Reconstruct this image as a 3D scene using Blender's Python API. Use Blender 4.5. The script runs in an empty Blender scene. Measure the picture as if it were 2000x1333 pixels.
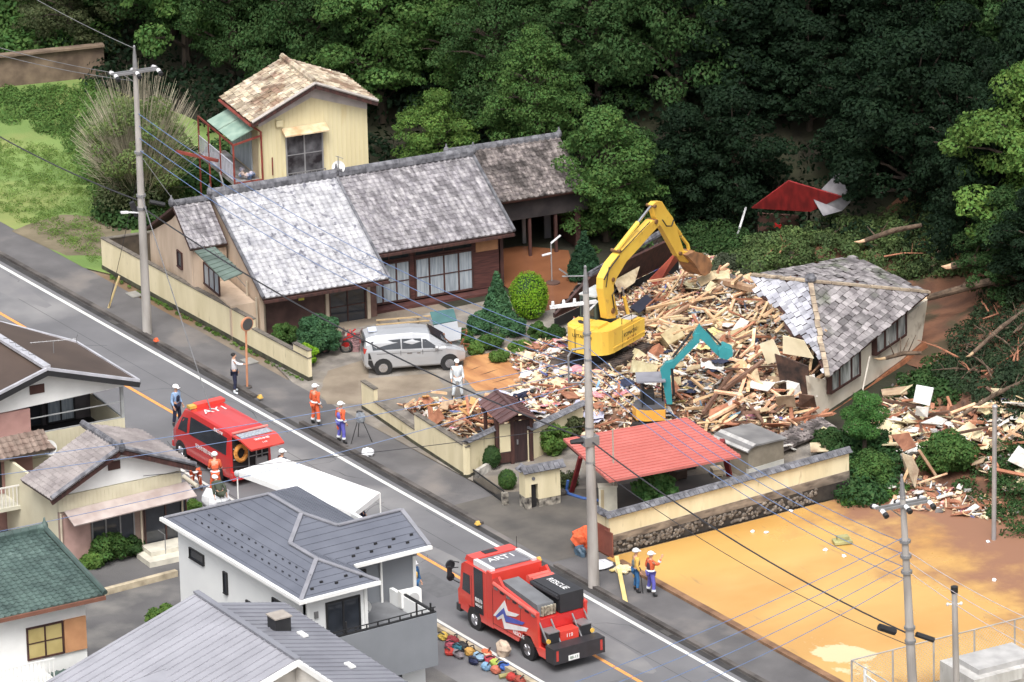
import bpy, math, random
import numpy as np
from mathutils import Vector, Matrix, noise
random.seed(7); rng = np.random.default_rng(7)
SC = bpy.context.scene
COL = SC.collection
R = math.radians
# ---------------------------------------------------------------- camera (helicopter telephoto shot)
FPX = 13426.0; PITCH = R(19.78); ROLL = R(-1.5); AZ = R(58.44); DIST = 283.6
_g = Vector((-math.sin(AZ), math.cos(AZ), 0)); _r = Vector((math.cos(AZ), math.sin(AZ), 0))
FW = _g*math.cos(PITCH) + Vector((0, 0, -math.sin(PITCH))); _u = _r.cross(FW)
CR = _r*math.cos(ROLL) + _u*math.sin(ROLL); CU = -_r*math.sin(ROLL) + _u*math.cos(ROLL)
CAM = -FW*DIST
cd = bpy.data.cameras.new('camera'); cam = bpy.data.objects.new('camera', cd); COL.objects.link(cam)
cd.sensor_width = 36; cd.lens = FPX/2000*36; cd.clip_start = 1; cd.clip_end = 3000
m = Matrix((CR, CU, -FW)).transposed().to_4x4(); m.translation = CAM
cam.matrix_world = m
SC.camera = cam
# ---------------------------------------------------------------- light: bright overcast day
w = bpy.data.worlds.new('World'); SC.world = w; w.use_nodes = True
nt = w.node_tree; bg = nt.nodes['Background']; sky = nt.nodes.new('ShaderNodeTexSky')
sky.sky_type = 'NISHITA'; sky.sun_disc = False; sky.sun_elevation = R(58); sky.sun_rotation = R(150)
sky.dust_density = 6; sky.air_density = 1.0; sky.ozone_density = 1.0
hs = nt.nodes.new('ShaderNodeHueSaturation'); hs.inputs['Saturation'].default_value = 0.3
nt.links.new(sky.outputs[0], hs.inputs['Color']); nt.links.new(hs.outputs[0], bg.inputs[0]); bg.inputs[1].default_value = 0.15
sd = bpy.data.lights.new('sun', 'SUN'); sd.energy = 1.3; sd.angle = R(30); sd.color = (1, .985, .965)
sun = bpy.data.objects.new('sun', sd); COL.objects.link(sun)
SUNAZ = R(-38); SUNEL = R(58)          # direction towards the sun, world heading
sdir = Vector((math.cos(SUNAZ)*math.cos(SUNEL), math.sin(SUNAZ)*math.cos(SUNEL), math.sin(SUNEL)))
sun.rotation_euler = sdir.to_track_quat('Z', 'Y').to_euler()
sky.sun_rotation = math.pi/2 - SUNAZ
SC.view_settings.view_transform = 'Standard'; SC.view_settings.look = 'None'
SC.view_settings.exposure = 0.66; SC.view_settings.gamma = 1; SC.view_settings.use_curve_mapping = False
# ---------------------------------------------------------------- helpers: survey of the place
def ray(x, y): return FW + CR*((x-1000)/FPX) + CU*((666.5-y)/FPX)
def G(x, y, z=0.0):
    d = ray(x, y); return CAM + d*((z-CAM.z)/d.z)
def V(x, y, E, deg):
    n = Vector((-math.sin(R(deg)), math.cos(R(deg)), 0)); d = ray(x, y)
    return CAM + d*(((E-CAM).dot(n))/d.dot(n))
class Fr:
    """wall frame: a runs along heading, b out to its right, z up"""
    def __init__(s, O, deg):
        s.O = Vector((O[0], O[1], O[2] if len(O) > 2 else 0)); s.deg = deg
        s.d = Vector((math.cos(R(deg)), math.sin(R(deg)), 0)); s.n = Vector((math.sin(R(deg)), -math.cos(R(deg)), 0))
    def p(s, a, b, z): return s.O + s.d*a + s.n*b + Vector((0, 0, z))
    def pk(s, x, y, b=0):
        q = V(x, y, s.O + s.n*b, s.deg) - s.O
        return (q.dot(s.d), q.z)
    def sub(s, a, b, z=0, ddeg=0): return Fr(s.p(a, b, z), s.deg+ddeg)
# ---------------------------------------------------------------- helpers: materials
MATS = {}
def mat(name, c, c2=None, rough=.75, sc=2.0, var=.12, rnd=0.0, bump=0.0, bsc=None, metal=0.0, trans=0.0, spec=.5, det=6, emit=0, c3=None, sc3=None, t3=(.5, .6), stretch=None, coat=0, alpha=1, hue=0):
    if name in MATS: return MATS[name]
    M = bpy.data.materials.new(name); M.use_nodes = True; n = M.node_tree.nodes; l = M.node_tree.links
    b = n['Principled BSDF']; b.inputs['Roughness'].default_value = rough; b.inputs['Metallic'].default_value = metal
    b.inputs['Specular IOR Level'].default_value = spec; b.inputs['Coat Weight'].default_value = coat
    tc = n.new('ShaderNodeTexCoord'); src = tc.outputs['Object']
    if stretch:
        mp = n.new('ShaderNodeMapping'); mp.inputs['Scale'].default_value = stretch; l.new(src, mp.inputs[0]); src = mp.outputs[0]
    nz = n.new('ShaderNodeTexNoise'); nz.inputs['Scale'].default_value = sc; nz.inputs['Detail'].default_value = det; l.new(src, nz.inputs['Vector'])
    cr = n.new('ShaderNodeMapRange'); cr.inputs[1].default_value = .35; cr.inputs[2].default_value = .65; l.new(nz.outputs[0], cr.inputs[0])
    mx = n.new('ShaderNodeMix'); mx.data_type = 'RGBA'; l.new(cr.outputs[0], mx.inputs[0])
    if c2 is None: c2 = tuple(max(0, v*(1-2*var)) for v in c)
    mx.inputs[6].default_value = (*c2, 1); mx.inputs[7].default_value = (*c, 1); out = mx.outputs[2]
    if c3 is not None:
        n3 = n.new('ShaderNodeTexNoise'); n3.inputs['Scale'].default_value = sc3 or sc*.3; n3.inputs['Detail'].default_value = 5; l.new(src, n3.inputs['Vector'])
        m3 = n.new('ShaderNodeMapRange'); m3.inputs[1].default_value = t3[0]; m3.inputs[2].default_value = t3[1]; l.new(n3.outputs[0], m3.inputs[0])
        x3 = n.new('ShaderNodeMix'); x3.data_type = 'RGBA'; l.new(m3.outputs[0], x3.inputs[0]); l.new(out, x3.inputs[6]); x3.inputs[7].default_value = (*c3, 1); out = x3.outputs[2]
    if rnd:
        at = n.new('ShaderNodeAttribute'); at.attribute_name = 'rnd'
        mr = n.new('ShaderNodeMapRange'); mr.inputs[3].default_value = 1-rnd; mr.inputs[4].default_value = 1+rnd*.8; l.new(at.outputs['Fac'], mr.inputs[0])
        hv = n.new('ShaderNodeHueSaturation'); l.new(out, hv.inputs['Color']); l.new(mr.outputs[0], hv.inputs['Value'])
        if hue:
            mh = n.new('ShaderNodeMapRange'); mh.inputs[3].default_value = .5-hue; mh.inputs[4].default_value = .5+hue
            mm = n.new('ShaderNodeMath'); mm.operation = 'FRACT'; mk = n.new('ShaderNodeMath'); mk.operation = 'MULTIPLY'; mk.inputs[1].default_value = 7.31
            l.new(at.outputs['Fac'], mk.inputs[0]); l.new(mk.outputs[0], mm.inputs[0]); l.new(mm.outputs[0], mh.inputs[0]); l.new(mh.outputs[0], hv.inputs['Hue'])
        out = hv.outputs[0]
    l.new(out, b.inputs['Base Color'])
    if bump:
        nb = n.new('ShaderNodeTexNoise'); nb.inputs['Scale'].default_value = bsc or sc*8; nb.inputs['Detail'].default_value = 4; l.new(src, nb.inputs['Vector'])
        bp = n.new('ShaderNodeBump'); bp.inputs['Strength'].default_value = bump; bp.inputs['Distance'].default_value = .05; l.new(nb.outputs[0], bp.inputs['Height']); l.new(bp.outputs[0], b.inputs['Normal'])
    if trans:
        tr = n.new('ShaderNodeBsdfTranslucent'); l.new(out, tr.inputs[0]); ms = n.new('ShaderNodeMixShader'); ms.inputs[0].default_value = trans
        l.new(b.outputs[0], ms.inputs[1]); l.new(tr.outputs[0], ms.inputs[2]); l.new(ms.outputs[0], n['Material Output'].inputs[0])
    if alpha < 1: b.inputs['Alpha'].default_value = alpha
    MATS[name] = M; return M
def lin(r, g, b, d=.13):
    a = [(v/255)**2.2 for v in (r, g, b)]; m_ = .25*a[0]+.6*a[1]+.15*a[2]; return tuple((v*(1-d)+m_*d)*.93 for v in a)
# ---------------------------------------------------------------- helpers: meshes
ORG = {}
class MB:
    def __init__(s): s.v = []; s.f = []; s.r = []; s.m = []; s.sm = False
    def add(s, vs, fs, r=None, mi=0):
        o = len(s.v); s.v += [tuple(v) for v in vs]
        if r is None: r = random.random()
        for f in fs: s.f.append(tuple(i+o for i in f)); s.r.append(r); s.m.append(mi)
        return s
    def hexa(s, p, r=None, mi=0):   # p: bottom 4 ccw, top 4 ccw
        return s.add(p, [(3, 2, 1, 0), (4, 5, 6, 7), (0, 1, 5, 4), (1, 2, 6, 5), (2, 3, 7, 6), (3, 0, 4, 7)], r, mi)
    def box(s, fr, a0, a1, b0, b1, z0, z1, r=None, mi=0):
        P = fr.p; return s.hexa([P(a0, b1, z0), P(a1, b1, z0), P(a1, b0, z0), P(a0, b0, z0), P(a0, b1, z1), P(a1, b1, z1), P(a1, b0, z1), P(a0, b0, z1)], r, mi)
    def bar(s, p, q, w, h=None, up=(0, 0, 1), r=None, mi=0):
        h = h or w; p = Vector(p); q = Vector(q); d = (q-p).normalized(); up = Vector(up)
        if abs(d.dot(up)) > .98: up = Vector((1, 0, 0))
        x = d.cross(up).normalized()*w/2; y = x.cross(d).normalized()*h/2
        return s.hexa([p-x-y, p+x-y, q+x-y, q-x-y, p-x+y, p+x+y, q+x+y, q-x+y], r, mi)
    def tube(s, pts, rad, n=6, r=None, mi=0, cap=True):
        pts = [Vector(p) for p in pts]; k = len(pts); rs = rad if isinstance(rad, (list, tuple)) else [rad]*k
        vs = []; fs = []
        for i, p in enumerate(pts):
            d = (pts[min(i+1, k-1)]-pts[max(i-1, 0)]).normalized(); u = Vector((0, 0, 1)) if abs(d.z) < .95 else Vector((1, 0, 0))
            x = d.cross(u).normalized(); y = x.cross(d).normalized()
            for j in range(n): t = 2*math.pi*j/n; vs.append(p+(x*math.cos(t)+y*math.sin(t))*rs[i])
        for i in range(k-1):
            for j in range(n): fs.append((i*n+j, i*n+(j+1) % n, (i+1)*n+(j+1) % n, (i+1)*n+j))
        if cap: fs.append(tuple(range(n))[::-1]); fs.append(tuple((k-1)*n+j for j in range(n)))
        return s.add(vs, fs, r, mi)
    def slab(s, poly, th, r=None, mi=0, down=True):
        poly = [Vector(p) for p in poly]; n = Vector((0, 0, 0))
        for i in range(len(poly)): n += poly[i].cross(poly[(i+1) % len(poly)])
        n.normalize(); off = -n*th; k = len(poly)
        vs = poly+[p+off for p in poly]
        fs = [tuple(range(k)), tuple(range(2*k-1, k-1, -1))]+[(i, k+i, k+(i+1) % k, (i+1) % k) for i in range(k)]
        return s.add(vs, fs, r, mi)
    def prism(s, fr, poly, b0, b1, r=None, mi=0):   # poly in (a,z), extruded along b
        
        k = len(poly); A2 = sum(poly[i][0]*poly[(i+1) % k][1]-poly[(i+1) % k][0]*poly[i][1] for i in range(k))
        if A2 < 0: poly = poly[::-1]
        b0, b1 = max(b0, b1), min(b0, b1); vs = [fr.p(a, b0, z) for a, z in poly]+[fr.p(a, b1, z) for a, z in poly]
        return s.add(vs, [tuple(range(k)), tuple(range(2*k-1, k-1, -1))]+[(i, k+i, k+(i+1) % k, (i+1) % k) for i in range(k)], r, mi)
    def ball(s, c, rx, ry=None, rz=None, n=8, k=6, jit=0, r=None, mi=0):
        ry = ry or rx; rz = rz or rx; c = Vector(c); vs = [c+Vector((0, 0, rz))]
        for i in range(1, k):
            t = math.pi*i/k
            for j in range(n):
                p = 2*math.pi*j/n; q = 1+random.uniform(-jit, jit)
                vs.append(c+Vector((rx*math.sin(t)*math.cos(p)*q, ry*math.sin(t)*math.sin(p)*q, rz*math.cos(t)*q)))
        vs.append(c-Vector((0, 0, rz))); fs = [(0, 1+j, 1+(j+1) % n) for j in range(n)]
        for i in range(k-2):
            for j in range(n): a = 1+i*n; fs.append((a+j, a+n+j, a+n+(j+1) % n, a+(j+1) % n))
        a = 1+(k-2)*n; fs += [(a+j, len(vs)-1, a+(j+1) % n) for j in range(n)]
        return s.add(vs, fs, r, mi)
    def disc(s, c, nrm, rad, th, n=16, r=None, mi=0):
        nrm = Vector(nrm).normalized(); return s.tube([Vector(c)-nrm*th/2, Vector(c)+nrm*th/2], rad, n, r, mi)
    def build_each(s, name, m, parent):      # one object per connected piece
        par = list(range(len(s.v)))
        def find(i):
            while par[i] != i: par[i] = par[par[i]]; i = par[i]
            return i
        for f in s.f:
            for j in f[1:]: par[find(j)] = find(f[0])
        g = {}
        for k, f in enumerate(s.f): g.setdefault(find(f[0]), []).append(k)
        for ks in g.values():
            mb = MB(); mp = {}
            for k in ks:
                for j in s.f[k]:
                    if j not in mp: mp[j] = len(mb.v); mb.v.append(s.v[j])
                mb.f.append(tuple(mp[j] for j in s.f[k])); mb.r.append(s.r[k]); mb.m.append(s.m[k])
            mb.build(name, m, parent)
    def build(s, name, m, parent=None, org=None, smooth=False, label=None):
        me = bpy.data.meshes.new(name)
        o3 = ORG[parent.name] if parent is not None else (Vector(org) if org is not None else None)
        if o3 is None:
            a = np.array(s.v); o3 = Vector((float(a[:, 0].mean()), float(a[:, 1].mean()), float(a[:, 2].min())))
        me.from_pydata([(v[0]-o3.x, v[1]-o3.y, v[2]-o3.z) for v in s.v], [], s.f)
        at = me.attributes.new('rnd', 'FLOAT', 'FACE'); at.data.foreach_set('value', s.r)
        for x in (m if isinstance(m, (list, tuple)) else [m]): me.materials.append(x)
        me.polygons.foreach_set('material_index', s.m)
        if smooth: me.polygons.foreach_set('use_smooth', [True]*len(s.f))
        o = bpy.data.objects.new(name, me); COL.objects.link(o)
        if parent is None: o.location = o3
        else: o.parent = parent
        ORG[o.name] = o3
        if label: o['label'] = label
        return o
def tag(o, label, cat, group=None):
    o['label'] = label; o['category'] = cat
    if group: o['group'] = group
    return o
def thing(name, label, cat, loc=(0, 0, 0), group=None):
    o = bpy.data.objects.new(name, None); COL.objects.link(o); o.location = loc; o.empty_display_size = .2
    ORG[o.name] = Vector(loc); return tag(o, label, cat, group)
def struct(name, mb, m, **k):
    o = mb.build(name, m, org=(0, 0, 0), **k); o['kind'] = 'structure'; return o
def stuff(o, label, cat): o['kind'] = 'stuff'; return tag(o, label, cat)
def copy_tree(o, parent=None):
    c = o.copy(); COL.objects.link(c); c.parent = parent
    for ch in o.children: copy_tree(ch, c)
    return c
def place(o, loc, rz=0, s=1, rx=0, ry=0):
    o.location = loc; o.rotation_euler = (rx, ry, rz); o.scale = (s, s, s); return o
W0 = Fr((0, 0, 0), 0)   # local frame: a=+x, b=-y
def text(body, fr_p, xdir, ydir, size, m, parent, name='lettering', ext=.004, align='CENTER'):
    cu = bpy.data.curves.new(name, 'FONT'); cu.body = body; cu.size = size; cu.align_x = align; cu.align_y = 'CENTER'; cu.extrude = ext
    o0 = bpy.data.objects.new(name, cu); COL.objects.link(o0); bpy.context.view_layer.update()
    me = bpy.data.meshes.new_from_object(o0.evaluated_get(bpy.context.evaluated_depsgraph_get())); bpy.data.objects.remove(o0)
    me.name = name; me.materials.clear(); me.materials.append(m); o = bpy.data.objects.new(name, me); COL.objects.link(o)
    x = Vector(xdir).normalized(); y = Vector(ydir).normalized(); z = x.cross(y)
    M4 = Matrix((x, y, z)).transposed().to_4x4(); M4.translation = Vector(fr_p)-ORG[parent.name]
    o.parent = parent; o.matrix_local = M4; return o
# ---------------------------------------------------------------- palette
C_concrete = mat('concrete', lin(185, 180, 172), c2=lin(140, 136, 130), rough=.85, sc=1.2, bump=.2)
C_cream = mat('cream_render', lin(226, 212, 172), c2=lin(212, 198, 156), rough=.85, sc=.7, c3=lin(150, 135, 95), sc3=2.2, t3=(.62, .85), stretch=(3, 3, .6), bump=.1)
C_wood = mat('dark_wood', lin(84, 52, 46), c2=lin(55, 36, 34), rough=.7, sc=3, stretch=(3, 3, .5))
C_glass = mat('window_glass', (.035, .04, .05), var=.2, rough=.08, sc=1.5, spec=.8)
C_glassb = mat('curtained_glass', lin(170, 180, 188), c2=lin(130, 140, 150), rough=.25, sc=2, stretch=(6, 6, .5))
C_alu = mat('aluminium', lin(150, 150, 152), rough=.4, metal=.4)
C_white = mat('white_paint', (.8, .8, .78), c2=(.72, .72, .70), rough=.5, sc=1.5)
C_black = mat('black_plastic', (.02, .02, .022), rough=.5)
C_dark = mat('dark_interior', (.012, .011, .012), rough=.9)
C_rub = mat('tyre_rubber', (.02, .02, .02), rough=.85)
C_tilew = mat('weathered_pale_tile', lin(188, 187, 190), c2=lin(158, 158, 164), rough=.8, sc=2.2, rnd=.17, c3=lin(118, 118, 128), sc3=2.6, t3=(.6, .66))
C_tileg = mat('weathered_grey_tile', lin(166, 162, 164), c2=lin(122, 118, 124), rough=.8, sc=3.6, rnd=.25, c3=lin(112, 108, 112), sc3=1.6, t3=(.5, .62), stretch=(.6, 1.6, 1))
C_tiled = mat('old_brown_grey_tile', lin(140, 130, 126), c2=lin(90, 82, 82), rough=.85, sc=4, rnd=.4, c3=lin(70, 64, 62), sc3=1.2)
C_ridge = mat('ridge_tile', lin(120, 120, 126), c2=lin(80, 80, 86), rough=.8, sc=4, rnd=.25)
C_soil = mat('orange_soil', lin(170, 105, 62), c2=lin(120, 74, 46), rough=.9, sc=.6, bump=.5, bsc=6)
C_steel = mat('steel_pipe', lin(168, 168, 170), rough=.45, metal=.3)
C_timber = mat('fresh_timber', lin(226, 190, 146), c2=lin(196, 150, 108), rough=.8, sc=4, rnd=.4, hue=.012)
C_board = mat('panel_board', lin(220, 196, 152), c2=lin(190, 162, 120), rough=.85, sc=2, rnd=.35, hue=.02, c3=lin(136, 104, 78), sc3=1.4, t3=(.5, .72))
# ================================================================ SETTING
def ground_sheet(name, poly, z, m, res=None):
    b = MB(); b.add([(x, y, z) for x, y in poly], [tuple(range(len(poly)))]); return struct(name, b, m)
M_ground = mat('yard_earth', lin(140, 126, 108), c2=lin(112, 100, 88), rough=.95, sc=.5, bump=.4, bsc=10, c3=lin(120, 96, 70), sc3=.25)
M_asph = mat('asphalt', (.155, .154, .162), c2=(.12, .119, .126), rough=.8, sc=.35, bump=.15, bsc=40, c3=(.225, .22, .22), sc3=.18, t3=(.55, .7))
M_walk = mat('old_asphalt_walk', (.13, .124, .125), c2=(.09, .086, .088), rough=.85, sc=.6, bump=.2, bsc=30, c3=(.19, .17, .155), sc3=.3, t3=(.55, .72))
M_kerb = mat('kerb_concrete', lin(104, 98, 94), c2=lin(66, 62, 60), rough=.9, sc=.8)
M_linew = mat('road_paint_white', (.72, .72, .68), c2=(.55, .55, .52), rough=.7, sc=6)
M_lineo = mat('road_paint_orange', lin(246, 160, 60), c2=lin(225, 140, 60), rough=.7, sc=6)
M_mud = mat('wet_orange_mud', lin(206, 164, 92, .04), c2=lin(194, 148, 80, .04), rough=.34, sc=.22, bump=.06, bsc=3, c3=lin(190, 142, 76, 0), sc3=.3, t3=(.5, .7), stretch=(1, .6, 1), spec=.5)
M_mudb = mat('brown_mud', lin(158, 112, 82), c2=lin(122, 86, 62), rough=.7, sc=.8, bump=.5, bsc=5)
M_mudp = mat('muddy_puddle', lin(150, 96, 62), c2=lin(120, 76, 50), rough=.25, sc=.4)
M_gravel = mat('gravel', lin(150, 142, 132), c2=lin(110, 104, 98), rough=.95, sc=1.2, bump=.6, bsc=30, c3=lin(128, 118, 104), sc3=.4)
M_lawn = mat('lawn_soil', lin(118, 144, 66), c2=lin(96, 124, 54), rough=.95, sc=.25, bump=.4, bsc=12, c3=lin(150, 145, 80), sc3=.12, t3=(.5, .68))
def foot(x):     # the line where the wooded slope starts
    pts = [(-140, -1), (-45, 2.5), (-29, 4), (-20, 9), (-12, 13), (-6, 17), (0, 18), (6, 16.5), (12, 13.5), (17, 9), (22, 6), (28, 7), (34, 10), (60, 12), (140, 14)]
    for (x0, y0), (x1, y1) in zip(pts, pts[1:]):
        if x <= x1: return y0+(y1-y0)*(x-x0)/(x1-x0)
    return 0
def hillz(x, y):
    d = y-foot(x)
    if d <= 0: return -0.03
    z = d*.42 if d < 40 else 16.8+(d-40)*.3
    z *= min(1, d/6+.15)
    return min(z, 30)+noise.noise(Vector((x*.12, y*.12, 0)))*min(1.2, d*.15)
b = MB(); b.add([(-900, -900, -.05), (900, -900, -.05), (900, 900, -.05), (-900, 900, -.05)], [(0, 1, 2, 3)]); struct('ground', b, M_ground)
xs = np.arange(-100, 70.1, 1.0); ys = np.arange(0, 120.1, 1.0)
b = MB(); b.v = [(x, y, hillz(x, y)) for x in xs for y in ys]; ny = len(ys)
for i in range(len(xs)-1):
    for j in range(ny-1): b.f.append((i*ny+j, (i+1)*ny+j, (i+1)*ny+j+1, i*ny+j+1))
b.r = [random.random() for _ in b.f]; b.m = [0]*len(b.f)
M_hill = mat('hill_soil', lin(52, 54, 34), c2=lin(40, 36, 26), rough=.95, sc=.6, bump=.6, bsc=4)
struct('hill', b, M_hill, smooth=True)
# road band
ground_sheet('road', [(-200, -21.0), (200, -21.0), (200, -12.15), (-200, -12.15)], .004, M_asph)
ground_sheet('sidewalk', [(-200, -12.15), (200, -12.15), (200, -9.9), (-200, -9.9)], .006, M_walk)
b = MB()
for y, wd, m in ((-12.72, .16, 0), (-18.5, .14, 0), (-15.6, .15, 1)):
    b.box(W0, -200, 200, -y-wd/2, -y+wd/2, .006, .010, mi=m)
struct('road_marking', b, [M_linew, M_lineo])
# worn patches on asphalt
b = MB()
for x0, x1, y0, y1 in ((-30, -14.6, -14.6, -12.85), (16.5, 23.5, -15.45, -14.6), (12, 20, -17.9, -16.2), (25, 34, -15.4, -14.2)):
    n = 14; pts = []
    for i in range(n):
        t = 2*math.pi*i/n; pts.append(((x0+x1)/2+(x1-x0)/2*math.cos(t)*random.uniform(.8, 1.05), (y0+y1)/2+(y1-y0)/2*math.sin(t)*random.uniform(.8, 1)))
    b.add([(x, y, .0055) for x, y in pts], [tuple(range(n))])
struct('road_patch', b, mat('patched_asphalt', (.2, .195, .195), c2=(.165, .162, .168), sc=1, rough=.8))
# cracks, seams and tyre darkening in the road surface
b = MB()
for i in range(26):
    x, y = random.uniform(-30, 38), random.uniform(-18.2, -13); a = random.choice((0, math.pi/2))+random.gauss(0, .25); pts = [(x, y)]
    for k in range(random.randint(4, 9)): a += random.gauss(0, .35); x += .45*math.cos(a); y += .45*math.sin(a); pts.append((x, max(-18.3, min(-12.95, y))))
    for (x0, y0), (x1, y1) in zip(pts, pts[1:]):
        d = Vector((x1-x0, y1-y0, 0)); 
        if d.length < .01: continue
        n = Vector((-d.y, d.x, 0)).normalized()*random.uniform(.008, .02); p, q = Vector((x0, y0, .0052)), Vector((x1, y1, .0052)); b.add([p-n, q-n, q+n, p+n], [(0, 1, 2, 3)])
for y in (-14.1,): b.add([(-60, y-.012, .0052), (60, y-.012, .0052), (60, y+.012, .0052), (-60, y+.012, .0052)], [(0, 1, 2, 3)])
struct('road_crack', b, mat('crack_tar', (.05, .05, .052), rough=.7))
for x, w_ in ((-24, 1.2), (-7.5, .9), (1.5, 1.6), (20.0, 1.1), (33, 1.4)):
    y = random.uniform(-18, -15.8); b = MB(); b.add([(x, y, .0048), (x+w_*2.2, y, .0048), (x+w_*2.2, y+w_, .0048), (x, y+w_, .0048)], [(0, 1, 2, 3)]); struct('road_patch', b, mat('dark_patch', (.1, .1, .106), c2=(.125, .125, .13), sc=3, rough=.85))
b = MB()
for x in (-12, 1.0, 19.3, 30): b.box(W0, x, x+.6, 12.18, 12.4, .012, .03); [b.box(W0, x+.05+k*.09, x+.09+k*.09, 12.2, 12.38, .03, .034) for k in range(6)]
struct('gutter_grate', b, mat('iron_grate', (.09, .085, .08), rough=.6))
# kerbs with their shadowed edge painted as a dark strip
for x0, x1 in ((-60, -.3), (3.3, 17.0), (22.3, 120)):
    b = MB(); x = x0
    while x < x1:
        L = min(.9, x1-x); b.box(W0, x+.012, x+L-.012, 11.93, 12.13, 0, .12+random.uniform(-.004, .004)); x += L
    struct('kerb', b, M_kerb)

b = MB(); b.box(W0, -200, 200, 12.15, 12.42, .008, .012); struct('gutter', b, mat('gutter_shadow', (.05, .047, .045), c2=(.03, .028, .028), sc=1.5, rough=.6))  # dark strip stands for the shadowed road side of the kerb
b = MB(); b.box(W0, 23.4, 70, 9.72, 10.0, 0, .12); struct('field_kerb', b, mat('muddy_kerb', lin(150, 112, 80), c2=lin(110, 80, 58), sc=1.2, rough=.9, bump=.4))
# yards
ground_sheet('yard', [(-1.0, -9.9), (3.2, -9.9), (22.3, -9.8), (22.3, 1.2), (15, 4), (6, 8), (-4.6, 6.5), (-5.4, -9.0)], .010, M_gravel)
ground_sheet('driveway', [(-1.4, -11.9), (3.4, -11.9), (3.4, -9.7), (-1.4, -9.7)], .009, M_walk)
ground_sheet('carport_floor', [(14.6, -11.9), (21.9, -11.9), (21.9, -1.5), (17.6, -1.5), (16.2, -6.5), (14.6, -9.4)], .014, mat('carport_floor', (.12, .108, .095), c2=(.07, .065, .06), sc=.7, rough=.85))
# muddy water standing in the back yard and by the rubble
def blob(name, pts, z, m):
    c = [sum(p[i] for p in pts)/len(pts) for i in (0, 1)]; out = []
    n = len(pts)
    for i in range(n):
        p, q = pts[i], pts[(i+1) % n]
        for k in range(6):
            t = k/6; x = p[0]+(q[0]-p[0])*t; y = p[1]+(q[1]-p[1])*t; s = 1+.05*noise.noise(Vector((x*1.3, y*1.3, z*9)))
            out.append((c[0]+(x-c[0])*s, c[1]+(y-c[1])*s))
    return ground_sheet(name, out, z, m)
def GP(*pts): return [tuple(G(x, y))[:2] for x, y in pts]
blob('mud_puddle', GP((940, 500), (1010, 480), (1110, 490), (1130, 560), (1110, 600), (1060, 610), (985, 560), (945, 560)), .018, M_mudp)
blob('mud_puddle', GP((905, 700), (960, 690), (1010, 690), (1040, 720), (1020, 760), (930, 765), (905, 740)), .022, mat('orange_wet_ruts', lin(205, 145, 84), c2=lin(170, 112, 64), rough=.5, sc=.5, stretch=(1, 4, 1), bump=.5, bsc=2))
blob('gravel_patch', GP((640, 725), (720, 700), (720, 740), (850, 730), (870, 760), (720, 790), (640, 790), (625, 770)), .016, mat('driveway_dust', lin(150, 136, 116), c2=lin(120, 106, 90), sc=.6, rough=.95, bump=.4, bsc=20))
b = MB()      # ruts in the mud
for x0, y0, x1, y1 in ((935, 735, 975, 722), (960, 750, 1000, 738), (915, 726, 940, 716), (950, 712, 985, 704), (975, 762, 1010, 755)):
    p, q = G(x0, y0), G(x1, y1); b.add([p+Vector((0, 0, .025)), p.lerp(q, .5)+Vector((.05, -.06, .025)), q+Vector((0, 0, .025)), p.lerp(q, .5)+Vector((-.05, .08, .025))], [(0, 1, 2, 3)])
struct('wheel_rut', b, mat('rut_dark', lin(92, 66, 48), rough=.5))
# mud field: silt, brown earth towards the slope and a puddle at the kerb with its sky reflection painted pale, all in one sheet
nt = M_mud.node_tree; N = nt.nodes; L_ = nt.links; bs = N['Principled BSDF']; tc = N.new('ShaderNodeTexCoord'); sx = N.new('ShaderNodeSeparateXYZ'); L_.new(tc.outputs['Object'], sx.inputs[0])
def mth(op, a, b_=0.0, c_=None):
    m_ = N.new('ShaderNodeMath'); m_.operation = op
    for i, v in enumerate((a, b_, c_)):
        if v is None: continue
        if isinstance(v, (int, float)): m_.inputs[i].default_value = v
        else: L_.new(v, m_.inputs[i])
    return m_.outputs[0]
def nzf(sc, det=6, st=(1, 1, 1)):
    mp = N.new('ShaderNodeMapping'); mp.inputs['Scale'].default_value = st; L_.new(tc.outputs['Object'], mp.inputs[0]); z = N.new('ShaderNodeTexNoise'); z.inputs['Scale'].default_value = sc; z.inputs['Detail'].default_value = det; z.inputs['Roughness'].default_value = .6; L_.new(mp.outputs[0], z.inputs['Vector']); return z.outputs[0]
def clampf(v): r_ = N.new('ShaderNodeMapRange'); r_.interpolation_type = 'SMOOTHSTEP'; L_.new(v, r_.inputs[0]); return r_.outputs[0]
old = bs.inputs['Base Color'].links[0].from_socket
fb = clampf(mth('MULTIPLY', mth('ADD', mth('ADD', sx.outputs[1], 2.2), mth('MULTIPLY', mth('SUBTRACT', nzf(.35, 8), .5), 14.0)), .22))
m1 = N.new('ShaderNodeMix'); m1.data_type = 'RGBA'; L_.new(fb, m1.inputs[0]); L_.new(old, m1.inputs[6]); m1.inputs[7].default_value = (*lin(144, 100, 74), 1)
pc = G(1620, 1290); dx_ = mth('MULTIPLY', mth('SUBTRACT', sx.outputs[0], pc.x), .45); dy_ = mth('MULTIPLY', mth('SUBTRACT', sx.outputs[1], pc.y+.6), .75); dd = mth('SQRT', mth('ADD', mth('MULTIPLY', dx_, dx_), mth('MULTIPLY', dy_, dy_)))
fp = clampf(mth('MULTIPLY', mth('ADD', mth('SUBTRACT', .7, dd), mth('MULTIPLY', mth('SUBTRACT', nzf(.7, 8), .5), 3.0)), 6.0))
m2 = N.new('ShaderNodeMix'); m2.data_type = 'RGBA'; L_.new(fp, m2.inputs[0]); L_.new(m1.outputs[2], m2.inputs[6]); m2.inputs[7].default_value = (*lin(220, 192, 142), 1)  # sky reflection in the puddle painted as a pale colour patch
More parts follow.
